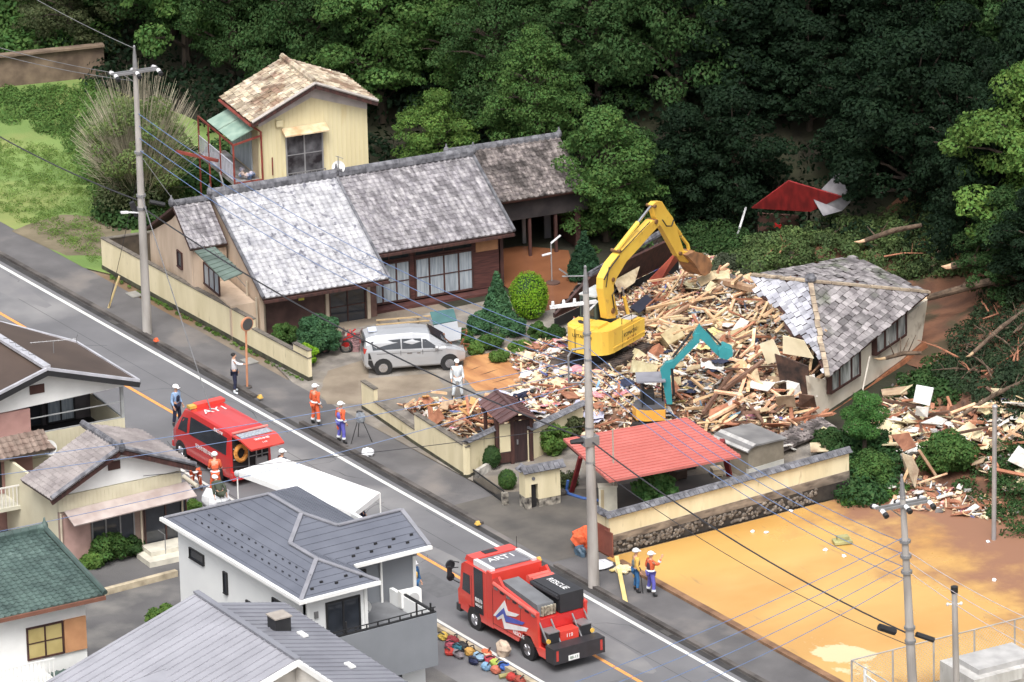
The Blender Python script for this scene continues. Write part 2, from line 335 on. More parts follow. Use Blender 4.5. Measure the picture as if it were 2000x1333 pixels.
fs = clampf(mth('MULTIPLY', mth('SUBTRACT', nzf(.9, 8, (.35, 1.6, 1)), .62), 9.0)); m3 = N.new('ShaderNodeMix'); m3.data_type = 'RGBA'; L_.new(mth('MULTIPLY', fs, .6), m3.inputs[0]); L_.new(m2.outputs[2], m3.inputs[6]); m3.inputs[7].default_value = (*lin(150, 118, 80), 1); L_.new(m3.outputs[2], bs.inputs['Base Color'])
L_.new(mth('ADD', mth('MULTIPLY', fb, .4), .26), bs.inputs['Roughness'])
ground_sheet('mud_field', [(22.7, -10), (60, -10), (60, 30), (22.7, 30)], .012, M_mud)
0 and blob('mud_slope', GP((1720, 985), (1800, 960), (2000, 900), (2100, 900), (2100, 1300), (2000, 1190), (1900, 1105), (1820, 1040)), .02, M_mudb)
0 and blob('mud_slope', GP((1560, 1010), (1640, 985), (1800, 960), (1800, 1040), (1700, 1060), (1600, 1050)), .018, mat('mid_mud', lin(178, 128, 84), c2=lin(154, 108, 72), rough=.5, sc=.5, bump=.3, bsc=4))
b = MB()
for (x, y, r0) in () and ((1575, 1255, 26), (1475, 1150, 16), (1470, 1250, 14), (1620, 1275, 20), (1495, 1265, 16), (1345, 1110, 14), (1300, 1140, 8)):
    c = G(x, y); n = 12; b.add([(c.x+r0/47*1.6*math.cos(t)*random.uniform(.5, 1), c.y+r0/47*1.5*math.sin(t)*random.uniform(.4, 1), .0165) for t in [2*math.pi*i/n for i in range(n)]], [tuple(range(n))])
0 and struct('mud_streak', b, mat('silt_streak', lin(150, 122, 92), c2=lin(196, 140, 74), rough=.5, sc=2))
# shallow clear water at the kerb corner of the field
0 and blob('puddle', GP((1520, 1200), (1560, 1205), (1640, 1240), (1690, 1290), (1690, 1345), (1600, 1345), (1540, 1280), (1500, 1230)), .0185, mat('clear_puddle', lin(214, 188, 146), c2=lin(222, 176, 108), rough=.04, sc=.5, spec=1))
# left lawn
ground_sheet('lawn', [(-120, -9.95), (-18.6, -9.95), (-15.8, -8.9), (-15.8, 0), (-20, 6), (-120, 8)], .012, M_lawn)
blob('dirt_patch', GP((20, 452), (120, 420), (200, 425), (260, 440), (250, 470), (200, 500), (130, 500)), .016, mat('bare_dirt', lin(128, 116, 92), c2=lin(96, 88, 66), sc=.8, rough=.95, bump=.4))
# near side: lane and plots beyond the road
ground_sheet('lane', [(-60, -60), (70, -60), (70, -21.0), (-60, -21.0)], .005, mat('lane_asphalt', (.12, .115, .115), c2=(.08, .078, .08), sc=.5, rough=.85, bump=.3, bsc=25, c3=(.2, .19, .175), sc3=.3, t3=(.55, .7)))
b = MB(); b.box(W0, 20, 70, 18.9, 19.1, 0, .22); struct('near_kerb', b, mat('pale_kerb', lin(196, 180, 150), c2=lin(150, 136, 112), sc=2, rough=.9))
# ================================================================ helpers for buildings
def lerp2(a, b, t): return a+(b-a)*t
def inpoly(x, y, poly):
    c = False; n = len(poly)
    for i in range(n):
        x0, y0 = poly[i]; x1, y1 = poly[(i+1) % n]
        if (y0 > y) != (y1 > y) and x < (x1-x0)*(y-y0)/(y1-y0)+x0: c = not c
    return c
def tiles(mb, O, ud, vd, poly, tw=.3, th=.26, style='wave', h=.075, jit=0, miss=0, hole=None, nv=5):
    """courses of single tiles over a roof plane; ud along the eave, vd up the slope"""
    O = Vector(O); ud = Vector(ud).normalized(); vd = Vector(vd).normalized(); n = ud.cross(vd).normalized()
    if n.z < 0: n = -n
    us = [p[0] for p in poly]; vs = [p[1] for p in poly]
    v = min(vs); row = 0
    while v < max(vs):
        u = min(us)+(0 if style == 'wave' else (row % 2)*tw/2-tw/2)
        while u < max(us):
            cu, cv = u+tw/2, v+th/2
            if inpoly(cu, cv, poly) and random.random() >= miss and not (hole and hole(cu, cv)):
                o = O+ud*(u+random.uniform(-jit, jit))+vd*(v+random.uniform(-jit, jit)); w_ = tw*1.0; lift = .03
                tz = n*(.02+random.uniform(0, jit*.6)); P = []
                if style == 'wave': prof = [(0, .15), (.22, 1), (.45, .35), (.75, 0), (1, .15)]
                else: prof = [(.02, .5), (.98, .55)]
                for a, hh in prof: P.append(o+ud*(a*w_)+tz+n*(hh*h+lift))
                for a, hh in prof: P.append(o+ud*(a*w_)+vd*(th*1.1)+tz+n*(hh*h))
                k = len(prof); fs = [(i, i+1, k+i+1, k+i) for i in range(k-1)]
                for a, hh in prof: P.append(o+ud*(a*w_)+n*(-.01+hh*h*.3))
                fs += [(2*k+i, 2*k+i+1, i+1, i) for i in range(k-1)]
                mb.add(P, fs)
            u += tw
        v += th; row += 1
def roofplane(parent, e0, e1, up, L, m, name='roof', tw=.3, th=.26, style='wave', th0=.1, poly=None, slabm=None, **k):
    """one pitched plane: e0->e1 eave corners, up = unit vector up the slope, L = slope length"""
    e0 = Vector(e0); e1 = Vector(e1); ud = (e1-e0); W = ud.length; ud.normalize(); up = Vector(up).normalized()
    mb = MB(); pl = poly or [(0, 0), (W, 0), (W, L), (0, L)]
    pts = [e0+ud*a+up*b_ for a, b_ in pl]
    n = ud.cross(up)
    if n.z < 0: pts = pts[::-1]
    mb.slab(pts, th0, mi=1)
    if style != 'none': tiles(mb, e0, ud, up, pl, tw, th, style, **k)
    return mb.build(name, [m, slabm or C_wood], parent)
def ribroof(parent, e0, e1, up, L, m, name='roof', pitch=.4, rw=.04, rh=.05, th0=.08, poly=None, along='v'):
    e0 = Vector(e0); e1 = Vector(e1); ud = (e1-e0); W = ud.length; ud.normalize(); up = Vector(up).normalized()
    n = ud.cross(up).normalized(); flip = n.z < 0
    if flip: n = -n
    pl = poly or [(0, 0), (W, 0), (W, L), (0, L)]; pts = [e0+ud*a+up*b_ for a, b_ in pl]
    mb = MB(); mb.slab(pts[::-1] if flip else pts, th0)
    rng_ = [p[0 if along == 'v' else 1] for p in pl]; t = min(rng_)+pitch/2
    while t < max(rng_):
        # clip the rib to the polygon
        xs_ = []
        for i in range(len(pl)):
            a, c = pl[i], pl[(i+1) % len(pl)]; k0, k1 = (a[0], c[0]) if along == 'v' else (a[1], c[1])
            if (k0-t)*(k1-t) < 0:
                s_ = (t-k0)/(k1-k0); xs_.append((a[1]+(c[1]-a[1])*s_) if along == 'v' else (a[0]+(c[0]-a[0])*s_))
        xs_.sort()
        for q in range(0, len(xs_)-1, 2):
            A = (t, xs_[q]+.01) if along == 'v' else (xs_[q]+.01, t); B_ = (t, xs_[q+1]-.01) if along == 'v' else (xs_[q+1]-.01, t)
            mb.bar(e0+ud*A[0]+up*A[1]+n*rh*.45, e0+ud*B_[0]+up*B_[1]+n*rh*.45, rw, rh, up=n)
        t += pitch
    return mb.build(name, m, parent)
def ridge(parent, p, q, m=C_ridge, w=.28, h=.26, name='ridge_cap', ends=(1, 1)):
    mb = MB(); p = Vector(p); q = Vector(q); d = (q-p); L = d.length; d.normalize(); n = int(L/.32)+1
    for i in range(n):
        a = p+d*(L*i/n+.006); c = p+d*(L*(i+1)/n-.006)
        mb.bar(a+Vector((0, 0, h*.3)), c+Vector((0, 0, h*.3)), w, h*.6); mb.tube([a+Vector((0, 0, h*.62)), c+Vector((0, 0, h*.62))], w*.36, 6)
    for e, s_ in zip((p-d*.05, q+d*.05), ends):
        if s_:
            mb.ball(e+Vector((0, 0, h*.55)), .14, .14, .2, 8, 5); mb.tube([e+Vector((0, 0, h)), e+Vector((0, 0, h+.22))], [.07, .03], 5)
    return mb.build(name, m, parent)
def window(parent, fr, a0, a1, z0, z1, b=0, cols=2, rows=1, fm=None, gm=None, fw=.06, dep=.07, sill=True, name='window'):
    fm = fm or C_alu; gm = gm or C_glass; mb = MB()
    a0, a1 = min(a0, a1), max(a0, a1); z0, z1 = min(z0, z1), max(z0, z1)
    mb.box(fr, a0, a1, b, b+dep, z1-fw, z1); mb.box(fr, a0, a1, b, b+dep+.02, z0, z0+fw)
    mb.box(fr, a0, a0+fw, b, b+dep-.002, z0+fw, z1-fw); mb.box(fr, a1-fw, a1, b, b+dep-.002, z0+fw, z1-fw)
    for i in range(1, cols): x = a0+(a1-a0)*i/cols; mb.box(fr, x-fw/2, x+fw/2, b, b+dep-.01, z0+fw, z1-fw)
    for i in range(1, rows): z = z0+(z1-z0)*i/rows; mb.box(fr, a0+fw, a1-fw, b, b+dep-.015, z-fw*.3, z+fw*.3)
    w_ = mb.build(name, fm, parent)
    g = MB(); g.box(fr, a0+fw*.5, a1-fw*.5, b+.004, b+.03, z0+fw*.5, z1-fw*.5); g.build('pane', gm, w_)
    return w_
def pkwin(parent, fr, x0, y0, x1, y1, **k):
    """window from its top-left and bottom-right corners as surveyed"""
    b = k.get('b', 0); a0, z1 = fr.pk(x0, y0, b); a1, z0 = fr.pk(x1, y1, b); return window(parent, fr, a0, a1, z0, z1, **k)
def solid(parent, fr, a0, a1, b0, b1, z0, z1, m, name='wall', label=None):
    mb = MB(); mb.box(fr, a0, a1, b0, b1, z0, z1); return mb.build(name, m, parent, label=label)
# ================================================================ MAIN TILED HOUSE
M_beige = mat('beige_render', lin(214, 190, 165), c2=lin(190, 166, 142), rough=.9, sc=.8, c3=lin(160, 138, 118), sc3=1.5, t3=(.6, .8), stretch=(2, 2, .5))
M_brownp = mat('brown_panel', lin(122, 92, 82), c2=lin(92, 66, 60), rough=.8, sc=2)
M_redw = mat('redbrown_boards', lin(96, 56, 50), c2=lin(66, 38, 36), rough=.75, sc=4, stretch=(.4, .4, 6))
def main_house():
    F = Fr(Vector((-4.9, -8.98, 0))+FW*1.0, 81); t = thing('tiled_house', 'long one-storey house with pale grey tiled roof and beige gable wall', 'house', (-9, -3, 0))
    g = MB()      # gable wall and body walls
    gb = [F.p(.12, -11, 0), F.p(.12, -.75, 0), F.p(.12, -.75, 2.5), F.p(.12, -5.75, 4.9), F.p(.12, -11, 2.5)]
    g.slab(gb, .18); g.build('gable_wall', M_beige, t)
    solid(t, F, .3, 11.5, -11.0, -10.8, 0, 2.6, M_beige, 'back_wall')
    g = MB(); g.slab([F.p(11.5, -2.1, 0), F.p(11.5, -11, 0), F.p(11.5, -11, 2.6), F.p(11.5, -5.75, 4.85), F.p(11.5, -2.1, 3.2)][::-1], .15); g.build('gable_wall', C_wood, t)
    # brown front wall of the entrance side
    fl = F.sub(0, -1.2)
    solid(t, fl, .3, 5.5, -.2, 0, 0, 2.5, M_brownp, 'front_wall')
    for a in (.42, 3.25, 5.1): solid(t, fl, a-.07, a+.07, .0, .14, 0, 2.25, mat('pale_post', lin(196, 180, 158), rough=.8), 'post')
    dr = window(t, fl, 3.35, 5.0, .05, 1.95, cols=2, rows=2, fm=C_wood, gm=C_glass, name='entrance_door')
    solid(t, fl, .55, 3.15, 0, .05, 0, 2.2, mat('dark_sliding_panel', lin(98, 72, 66), c2=lin(70, 50, 48), rough=.7, sc=1.5), 'sliding_panel')
    s_ = MB(); s_.box(fl, 2.0, 2.25, .05, .06, 1.55, 1.75); s_.build('yellow_sticker', mat('sticker_yellow', lin(225, 225, 60)), t)
    # veranda side with tall curtained windows
    fr = F.sub(0, -2.0)
    solid(t, fr, 5.3, 11.4, -.2, 0, .45, 3.1, M_redw, 'front_wall')
    solid(t, fr, 5.5, 11.3, 0, .55, .28, .42, M_redw, 'veranda')
    for a in (5.7, 7.4, 9.2, 10.9): solid(t, fr, a, a+.1, .35, .45, 0, .28, C_wood, 'veranda_post')
    solid(t, fr, 5.6, 11.3, -.25, -.05, 0, .45, C_dark, 'crawl_space')
    for a0, a1, cols in ((5.45, 7.35, 3), (7.55, 10.2, 4)):
        window(t, fr, a0, a1, .5, 2.28, cols=cols, rows=2, fm=C_wood, gm=C_glassb, fw=.07)
        window(t, fr, a0, a1, 2.36, 2.68, cols=2, fm=C_wood, gm=C_glass, fw=.05, name='transom_window')
    solid(t, fr, 10.35, 11.35, .0, .03, 2.1, 2.65, mat('ply_patch', lin(176, 124, 82), sc=3), 'plaster_panel')
    # roof
    up = F.n*-5.75+Vector((0, 0, 2.76)); Ls = up.length
    roofplane(t, F.p(0, 0, 2.3), F.p(5.6, 0, 2.3), up, Ls, C_tilew, tw=.27, th=.255)
    roofplane(t, F.p(5.6, -1.37, 3.1-.14), F.p(11.85, -1.37, 3.1-.14), F.n*-4.38+Vector((0, 0, 2.1)), 4.86, C_tileg, tw=.27, th=.255)
    roofplane(t, F.p(0, -11.5, 2.3), F.p(11.85, -11.5, 2.3), F.n*5.75+Vector((0, 0, 2.76)), Ls, C_tileg, style='none')
    ridge(t, F.p(0, -5.75, 5.1), F.p(5.6, -5.75, 5.1), w=.34, h=.3); ridge(t, F.p(5.7, -5.75, 5.1), F.p(11.85, -5.75, 5.12), w=.34, h=.3)
    for z, a0, a1, b_ in ((2.18, 0, 5.6, .03), (2.86, 5.65, 11.85, -1.34)): solid(t, F, a0, a1, b_-.0, b_+.1, z-.05, z+.06, C_wood, 'gutter')
    mb = MB(); mb.tube([F.p(5.62, .05, 2.36), F.p(5.62, -5.6, 5.05)], .07, 6); mb.tube([F.p(0.02, .05, 2.38), F.p(0.02, -5.6, 5.08)], .08, 6); mb.tube([F.p(11.85, -1.3, 3.05), F.p(11.85, -5.6, 5.08)], .08, 6)
    mb.build_each('verge_tile', C_ridge, t)
    # annex by the road side
    A = F.sub(-1.5, 0, 0, -90)           # a runs towards the camera, b outwards to the road
    def pv(x, y): q = A.pk(x, y); return q
    g = MB(); g.slab([A.p(-9.4, 0, 0), A.p(-4.3, 0, 0), A.p(-4.3, 0, 3.3), A.p(-5.8, 0, 4.55), A.p(-6.6, 0, 4.0), A.p(-9.4, 0, 2.6)], .15); g.build('annex_wall', M_beige, t)
    g = MB(); g.box(F, -1.48, .0, -4.3, -4.15, 0, 3.3); g.build('annex_wall', M_beige, t)
    roofplane(t, F.p(-1.7, -3.85, 3.55), F.p(-.02, -3.85, 3.55), F.n*-1.95+Vector((0, 0, 1.32)), 2.35, C_tileg, tw=.27, th=.24, name='annex_roof')
    roofplane(t, F.p(-1.7, -9.6, 2.7), F.p(-.02, -9.6, 2.7), F.n*3.8+Vector((0, 0, 2.17)), 4.38, C_tileg, style='none', name='annex_roof')
    ridge(t, F.p(-1.7, -5.8, 4.93), F.p(-.05, -5.8, 4.93), w=.24, h=.2)
    # middle lean-to with awning and window
    B_ = F.sub(-1.05, 0, 0, -90)
    solid(t, B_, -4.15, -1.0, -1.1, 0, 0, 1.85, M_beige, 'lean_to_wall')
    q0 = A.pk(347, 487); q1 = A.pk(358, 528); window(t, A, q0[0], q1[0], q1[1], q0[1], cols=1, rows=1, fm=C_wood, fw=.05)
    q0 = B_.pk(399, 513); q1 = B_.pk(431, 575); window(t, B_, q0[0], q1[0], q1[1]-.1, q0[1]+.05, cols=3, rows=1, fm=C_wood, gm=C_glassb, fw=.06)
    G_aw = mat('green_tin', lin(110, 128, 118), c2=lin(84, 98, 90), rough=.5, sc=1.2)
    e0 = F.p(-1.75, -3.9, 1.95); e1 = F.p(-1.75, -.95, 1.95)
    c = [V(380, 490, F.p(-1.9, 0, 0), -9), V(438, 548, F.p(-1.9, 0, 0), -9), V(474, 533, F.p(-.9, 0, 0), -9), V(420, 482, F.p(-.9, 0, 0), -9)]
    mb = MB(); mb.slab(c, .05)
    for i in range(1, 8): mb.bar(c[0].lerp(c[1], i/8)+Vector((0, 0, .02)), c[3].lerp(c[2], i/8)+Vector((0, 0, .02)), .03, .04)
    mb.build('tin_awning', G_aw, t)
    D_ = F.sub(.12, 0, 0, -90)
    q0 = D_.pk(450, 560); q1 = D_.pk(470, 630); solid(t, D_, q0[0], q1[0], 0, .05, 0, 1.75, mat('grey_door', lin(128, 112, 106)), 'side_door')
    mb = MB(); mb.tube([D_.p(-1.9, .1, .2), D_.p(-1.9, .1, 2.5)], .05, 6); mb.tube([D_.p(-.85, .1, .2), D_.p(-.85, .1, 2.1)], .045, 6); mb.build('downpipe', mat('pale_pipe', lin(205, 190, 165)), t)
    return t, F
HOUSE, FH = main_house()
# satellite dish on the main ridge
def dish(name, label, p, nrm, rad, st, m=C_white):
    t = thing(name, label, 'satellite dish', p-Vector((0, 0, st))); n = Vector(nrm).normalized(); u = n.orthogonal().normalized(); v = n.cross(u)
    mb = MB(); k = 16; vs = [p-n*rad*.25]; fs = []
    for r_, d_ in ((.5, .2), (1, 0)):
        for i in range(k): a = 2*math.pi*i/k; vs.append(p+(u*math.cos(a)+v*math.sin(a))*rad*r_-n*rad*d_)
    fs = [(0, 1+i, 1+(i+1) % k) for i in range(k)]+[(1+i, 1+k+i, 1+k+(i+1) % k, 1+(i+1) % k) for i in range(k)]
    back = len(vs); vs += [q-n*.02 for q in vs[:back]]; fs += [tuple(j+back for j in f[::-1]) for f in fs]
    mb.add(vs, fs); mb.build('dish', m, t)
    mb = MB(); mb.tube([p-Vector((0, 0, st)), p-Vector((0, 0, .1)), p-n*rad*.25], .03, 6); mb.build('mast', C_alu, t)
    mb = MB(); mb.tube([p-v*rad*.95, p+n*rad*.6-v*rad*.2], .015, 5); mb.box(Fr(p+n*rad*.6, 0), -.04, .04, -.04, .04, -.12, 0); mb.build('feed_arm', C_alu, t)
dish('satellite_dish', 'white round dish standing on the ridge of the long tiled house', V(661, 327, FH.p(0, -5.75, 0), 81), (.75, -.62, .25), .28, .45)
mb = MB(); q = FH.p(5.75, -5.75, 5.4); mb.tube([q, q+Vector((0, 0, .55))], .02, 5); mb.tube([q+Vector((-.2, 0, .5)), q+Vector((.25, .1, .5))], .014, 4)
tag(mb.build('antenna_stub', C_alu), 'short metal antenna stub beside the dish on the tiled ridge', 'antenna')
# ================================================================ YELLOW TWO-STOREY HOUSE
def yellow_house():
    F = Fr((-18.0, -1.46), 80); t = thing('yellow_house', 'two-storey yellow sheet metal house with red brown balcony and old orange tiled roof', 'house', F.p(2.5, -2, 0))
    M_y = mat('yellow_siding', lin(228, 216, 170), c2=lin(218, 204, 156), rough=.7, sc=.6, c3=lin(196, 168, 100), sc3=1.2, t3=(.62, .9), stretch=(2, 2, .4))
    zt = 4.85
    g = MB(); q = F.sub(0, 0)
    g.slab([F.p(0, 0, 0), F.p(5, 0, 0), F.p(5, 0, zt+.1), F.p(2.45, 0, zt+1.05), F.p(0, 0, zt)], .15)
    for i in range(1, 25): a = i*.2; zz = zt+1.05*(1-abs(a-2.45)/2.5); g.box(F, a-.012, a+.012, 0, .02, 0, zz-.06)
    g.build('front_wall', M_y, t)
    g = MB(); g.slab([F.p(0, .03, zt-.02), F.p(2.45, .03, zt+.98), F.p(5, .03, zt+.08), F.p(5, .03, zt+.42), F.p(2.45, .03, zt+1.55), F.p(0, .03, zt+.2)], .04); g.build('gable_board', mat('pale_gable', lin(206, 196, 190), rough=.8), t)
    S = F.sub(0, 0, 0, 90); Dp = 3.3    # side wall frame: a runs backwards, b faces -u side? (right of heading 170 is heading 80)
    solid(t, S, 0.16, Dp, -.0, .15, 0, zt, mat('old_side_wall', lin(206, 186, 150), c2=lin(176, 156, 124), rough=.9, sc=1), 'side_wall')
    solid(t, F, 4.85, 5, -Dp, -.16, 0, zt, M_y, 'side_wall'); solid(t, F, .16, 4.84, -Dp, -Dp+.15, 0, zt, M_y, 'back_wall')
    q0 = F.pk(556, 262); q1 = F.pk(632, 336); window(t, F, q0[0], q1[0], q1[1], q0[1], b=.02, cols=2, rows=2, fm=C_steel, gm=mat('dusty_glass', lin(120, 120, 124), c2=lin(44, 42, 46), rough=.2, sc=1.5), fw=.06)
    mb = MB(); c0, c1 = q0[0]-.15, q1[0]+.15; z = q0[1]+.1; mb.hexa([F.p(c0, .5, z-.1), F.p(c1, .5, z-.1), F.p(c1, .04, z), F.p(c0, .04, z), F.p(c0, .5, z-.04), F.p(c1, .5, z-.04), F.p(c1, .04, z+.18), F.p(c0, .04, z+.18)]); mb.build('window_hood', mat('rusty_cream_hood', lin(222, 206, 166), c2=lin(196, 156, 110), rough=.7, sc=2), t)
    mb = MB(); mb.box(F, q0[0]-.02, q1[0]+.02, .1, .3, q1[1]-.25, q1[1]-.2)
    for i in range(9): a = lerp2(q0[0], q1[0], i/8); mb.box(F, a-.012, a+.012, .27, .3, q1[1]-.2, q1[1]+.25)
    mb.box(F, q0[0], q1[0], .265, .3, q1[1]+.22, q1[1]+.26); mb.build('window_rail', C_alu, t)
    q0 = F.pk(537, 235); mb = MB(); mb.box(F, q0[0], q0[0]+.3, 0, .18, q0[1]-.28, q0[1]); mb.build('vent_hood', M_y, t)
    # roof: ridge runs backwards
    ap = F.p(2.45, .55, zt+1.75); sl = F.d*2.95+Vector((0, 0, 1.35)); sr = F.d*-2.85+Vector((0, 0, 1.2))
    M_t = mat('orange_brown_tile', lin(194, 180, 156), c2=lin(160, 142, 118), rough=.85, sc=3, rnd=.38, c3=lin(128, 104, 84), sc3=1.1, hue=.012)
    roofplane(t, F.p(-.5, .55, zt+.4), F.p(-.5, -3.5, zt+.4), sl, sl.length, M_t, tw=.27, th=.25, jit=.025, h=.06)
    roofplane(t, F.p(5.3, -3.5, zt+.55), F.p(5.3, .55, zt+.55), sr, sr.length, M_t, tw=.27, th=.25, jit=.025, h=.06)
    ridge(t, F.p(2.45, .5, zt+1.78), F.p(2.45, -3.5, zt+1.78), m=M_t, w=.26, h=.22, ends=(0, 0))
    mb = MB(); d1 = (F.p(-.5, .6, zt+.3), F.p(2.45, .6, zt+1.66), F.p(5.3, .6, zt+.46)); mb.bar(d1[0], d1[1], .05, .2); mb.bar(d1[1], d1[2], .05, .2); mb.build('bargeboard', C_wood, t)
    mb = MB(); mb.tube([F.p(-.5, .62, zt+.45), F.p(2.45, .62, zt+1.8)], .07, 6); mb.tube([F.p(2.45, .62, zt+1.8), F.p(5.3, .62, zt+.6)], .07, 6); mb.build('verge_tile', mat('grey_verge', lin(180, 172, 165)), t)
    # gutter and downpipe
    rd = mat('rusty_red_steel', lin(150, 64, 50), c2=lin(110, 50, 44), rough=.6, sc=3)
    mb = MB(); mb.tube([F.p(-.55, .5, zt+.3), F.p(-.55, -3.4, zt+.3)], .07, 6); mb.tube([F.p(-.5, .3, zt+.25), F.p(.06, .12, zt-.2), F.p(.08, .12, 0)], .05, 6); mb.tube([F.p(.55, .08, 2.6), F.p(.55, .08, 3.4)], .03, 5); mb.build('downpipe', rd, t)
    # balcony along the side
    bz = 2.5; B0, B1 = -1.25, -.02
    bl = MB(); bl.box(F, B0, B1, -4.4, .25, bz-.12, bz); bl.build('balcony_floor', mat('tin_floor', lin(150, 150, 150), c2=lin(110, 100, 95), rough=.7), t)
    mb = MB()
    for b_ in (.2, -1.5, -3.0, -4.3): mb.tube([F.p(B0, b_, 0), F.p(B0, b_, bz+1.75)], .045, 6)
    mb.bar(F.p(B0, .2, bz+1.75), F.p(B0, -4.3, bz+1.75), .06, .08); mb.bar(F.p(B0, .2, bz+1.75), F.p(0, .2, bz+2.0), .06, .08); mb.bar(F.p(B0, .2, bz), F.p(0, .2, bz), .06, .1)
    mb.build('balcony_post', rd, t)
    mb = MB(); mb.box(F, B0-.02, B0+.02, -4.3, .2, bz+.85, bz+.9); mb.box(F, B0-.02, B0+.02, -4.3, .2, bz+.12, bz+.16)
    for i in range(24): b_ = -4.25+i*.19; mb.box(F, B0-.015, B0+.015, b_, b_+.06, bz+.1, bz+.88)
    mb.build('balcony_railing', mat('pale_railing', lin(190, 190, 205)), t)
    mb = MB()
    for b0, b1 in ((.15, -1.5), (-1.6, -3.0)):
        p0 = F.p(-1.3, b0, bz+1.95); mb.slab([p0, F.p(-.3, b0, bz+2.35), F.p(-.3, b1, bz+2.35), F.p(-1.3, b1, bz+1.95)], .04)
    mb.build('green_awning', mat('green_plastic_sheet', lin(150, 176, 158), c2=lin(120, 150, 134), rough=.4), t)
    w_ = Fr(F.p(0, -.2, 0), 170)
    mb = MB(); mb.box(F, -.06, -.01, -3.6, -.9, bz+.1, bz+1.85); mb.build('balcony_window', C_glassb, t)
    mb = MB()
    for i in range(8): mb.ball(F.p(random.uniform(-1.1, -.2), random.uniform(-1.2, .1), bz+random.uniform(.1, .3)), .14, .12, .12, 6, 4, jit=.2)
    mb.build_each('balcony_clutter', mat('clutter', lin(210, 180, 160), c2=lin(90, 120, 160), sc=3, rnd=.4), t)
    mb = MB(); mb.bar(F.p(-2.9, -2.6, 3.4), F.p(-1.4, -1.4, 3.1), .12, .12); mb.build('red_pipe', rd, t)
    for i, y in enumerate((.0,)):
        mb = MB(); mb.bar(F.p(-1.3, .2, .6), F.p(-1.3, -1.6, bz), .06, .1); mb.build('brace', C_alu, t)
yellow_house()
# ================================================================ OPEN SHED BEHIND
def back_shed():
    F = Fr((-8.4, 5.0), 80); t = thing('barn', 'open dark barn with mossy brown tiled roof beside the long house', 'barn', F.p(3, -2, 0))
    E0, E1 = F.p(-1, 0, 2.75), F.p(3.7, 0, 2.75); up = F.n*-3.0+Vector((0, 0, 1.5))
    roofplane(t, E0, E1, up, up.length, C_tiled, tw=.25, th=.24, jit=.01)
    roofplane(t, F.p(-1.6, -6, 2.75), F.p(3.7, -6, 2.75), F.n*3+Vector((0, 0, 1.5)), up.length, C_tiled, style='none')
    ridge(t, F.p(-1.4, -3.0, 4.25), F.p(3.7, -3, 4.25), w=.26, h=.22)
    solid(t, F, -.6, 4.0, -5.8, -5.6, 0, 2.8, C_wood, 'back_wall'); solid(t, F, 3.45, 3.6, -5.6, -.4, 0, 2.7, C_wood, 'side_wall'); solid(t, F, -.7, -.55, -5.6, -.4, 0, 2.7, C_wood, 'side_wall')
    solid(t, F, -.5, 3.95, -.45, -.35, 1.75, 2.6, mat('dark_boards', lin(58, 52, 52), c2=lin(40, 36, 38), sc=2), 'lintel_board')  # boards under the eave in one dark tone
    for a in (1.2, 2.4, 3.35): solid(t, F, a, a+.12, -.5, -.38, 0, 1.75, C_wood, 'post')
    solid(t, F, 2.7, 3.0, -2.4, -2.3, 0, 1.9, mat('leaning_board', lin(110, 108, 112)), 'leaning_board'); solid(t, F, 1.6, 1.75, -2.2, -2.1, 0, 1.7, C_alu, 'leaning_board')
back_shed()
# ================================================================ PERIMETER WALLS
def wallrun(t, p, q, z0, z1, th=.16, m=C_cream, cap=True, name='panel', base=0, mb_=None, z1b=None):
    p = Vector((p[0], p[1], 0)); q = Vector((q[0], q[1], 0)); d = q-p; F = Fr(p, math.degrees(math.atan2(d.y, d.x))); L = d.length
    z1b = z1 if z1b is None else z1b
    mb = MB(); mb.hexa([F.p(0, 0, z0+base), F.p(L, 0, z0+base), F.p(L, -th, z0+base), F.p(0, -th, z0+base), F.p(0, 0, z1), F.p(L, 0, z1b), F.p(L, -th, z1b), F.p(0, -th, z1)]); mb.build(name, m, t)
    if base: mb = MB(); mb.box(F, 0, L, -th-.02, .03, 0, z0+base); mb.build('footing', mat('mossy_footing', lin(84, 84, 64), c2=lin(60, 58, 50), rough=.95, sc=3, bump=.3), t)
    if cap:
        mb = MB(); mb.hexa([F.p(-.02, .03, z1+.002), F.p(L+.02, .03, z1b+.002), F.p(L+.02, -th-.03, z1b+.002), F.p(-.02, -th-.03, z1+.002), F.p(-.02, .03, z1+.05), F.p(L+.02, .03, z1b+.05), F.p(L+.02, -th-.03, z1b+.05), F.p(-.02, -th-.03, z1+.05)])
        mb.build('coping', mat('dark_coping', lin(92, 86, 80), c2=lin(120, 112, 100), sc=4, rough=.9), t)
    return F
t = thing('boundary_wall', 'long low cream wall along the sidewalk in front of the tiled house', 'wall', (-9, -9.2, 0))
wallrun(t, (-18.0, -9.36), (-5.2, -9.33), 0, 1.38, base=.18); wallrun(t, (-5.2, -9.33), (-.75, -9.28), 0, .98, base=.18)
wallrun(t, (-1.9, -9.3), (-.75, -9.275), .98, 1.3, cap=True, name='raised_end')
t = thing('boundary_wall', 'dark stained short garden wall running back from the far left end of the cream wall', 'wall', (-18, -8, 0))
wallrun(t, (-17.95, -9.1), (-17.2, -5.4), 0, 1.3, m=mat('stained_wall', lin(96, 82, 70), c2=lin(60, 52, 46), sc=1.5, rough=.95))
t = thing('boundary_wall', 'cream stepped wall along the sidewalk with rubble heaped behind it', 'wall', (7.5, -9.3, 0))
wallrun(t, (3.25, -9.15), (4.35, -9.22), 0, 1.15, base=.14); wallrun(t, (4.35, -9.22), (8.0, -9.55), 0, .62, base=.14); wallrun(t, (8.0, -9.55), (12.4, -9.85), 0, 1.28, base=.14)
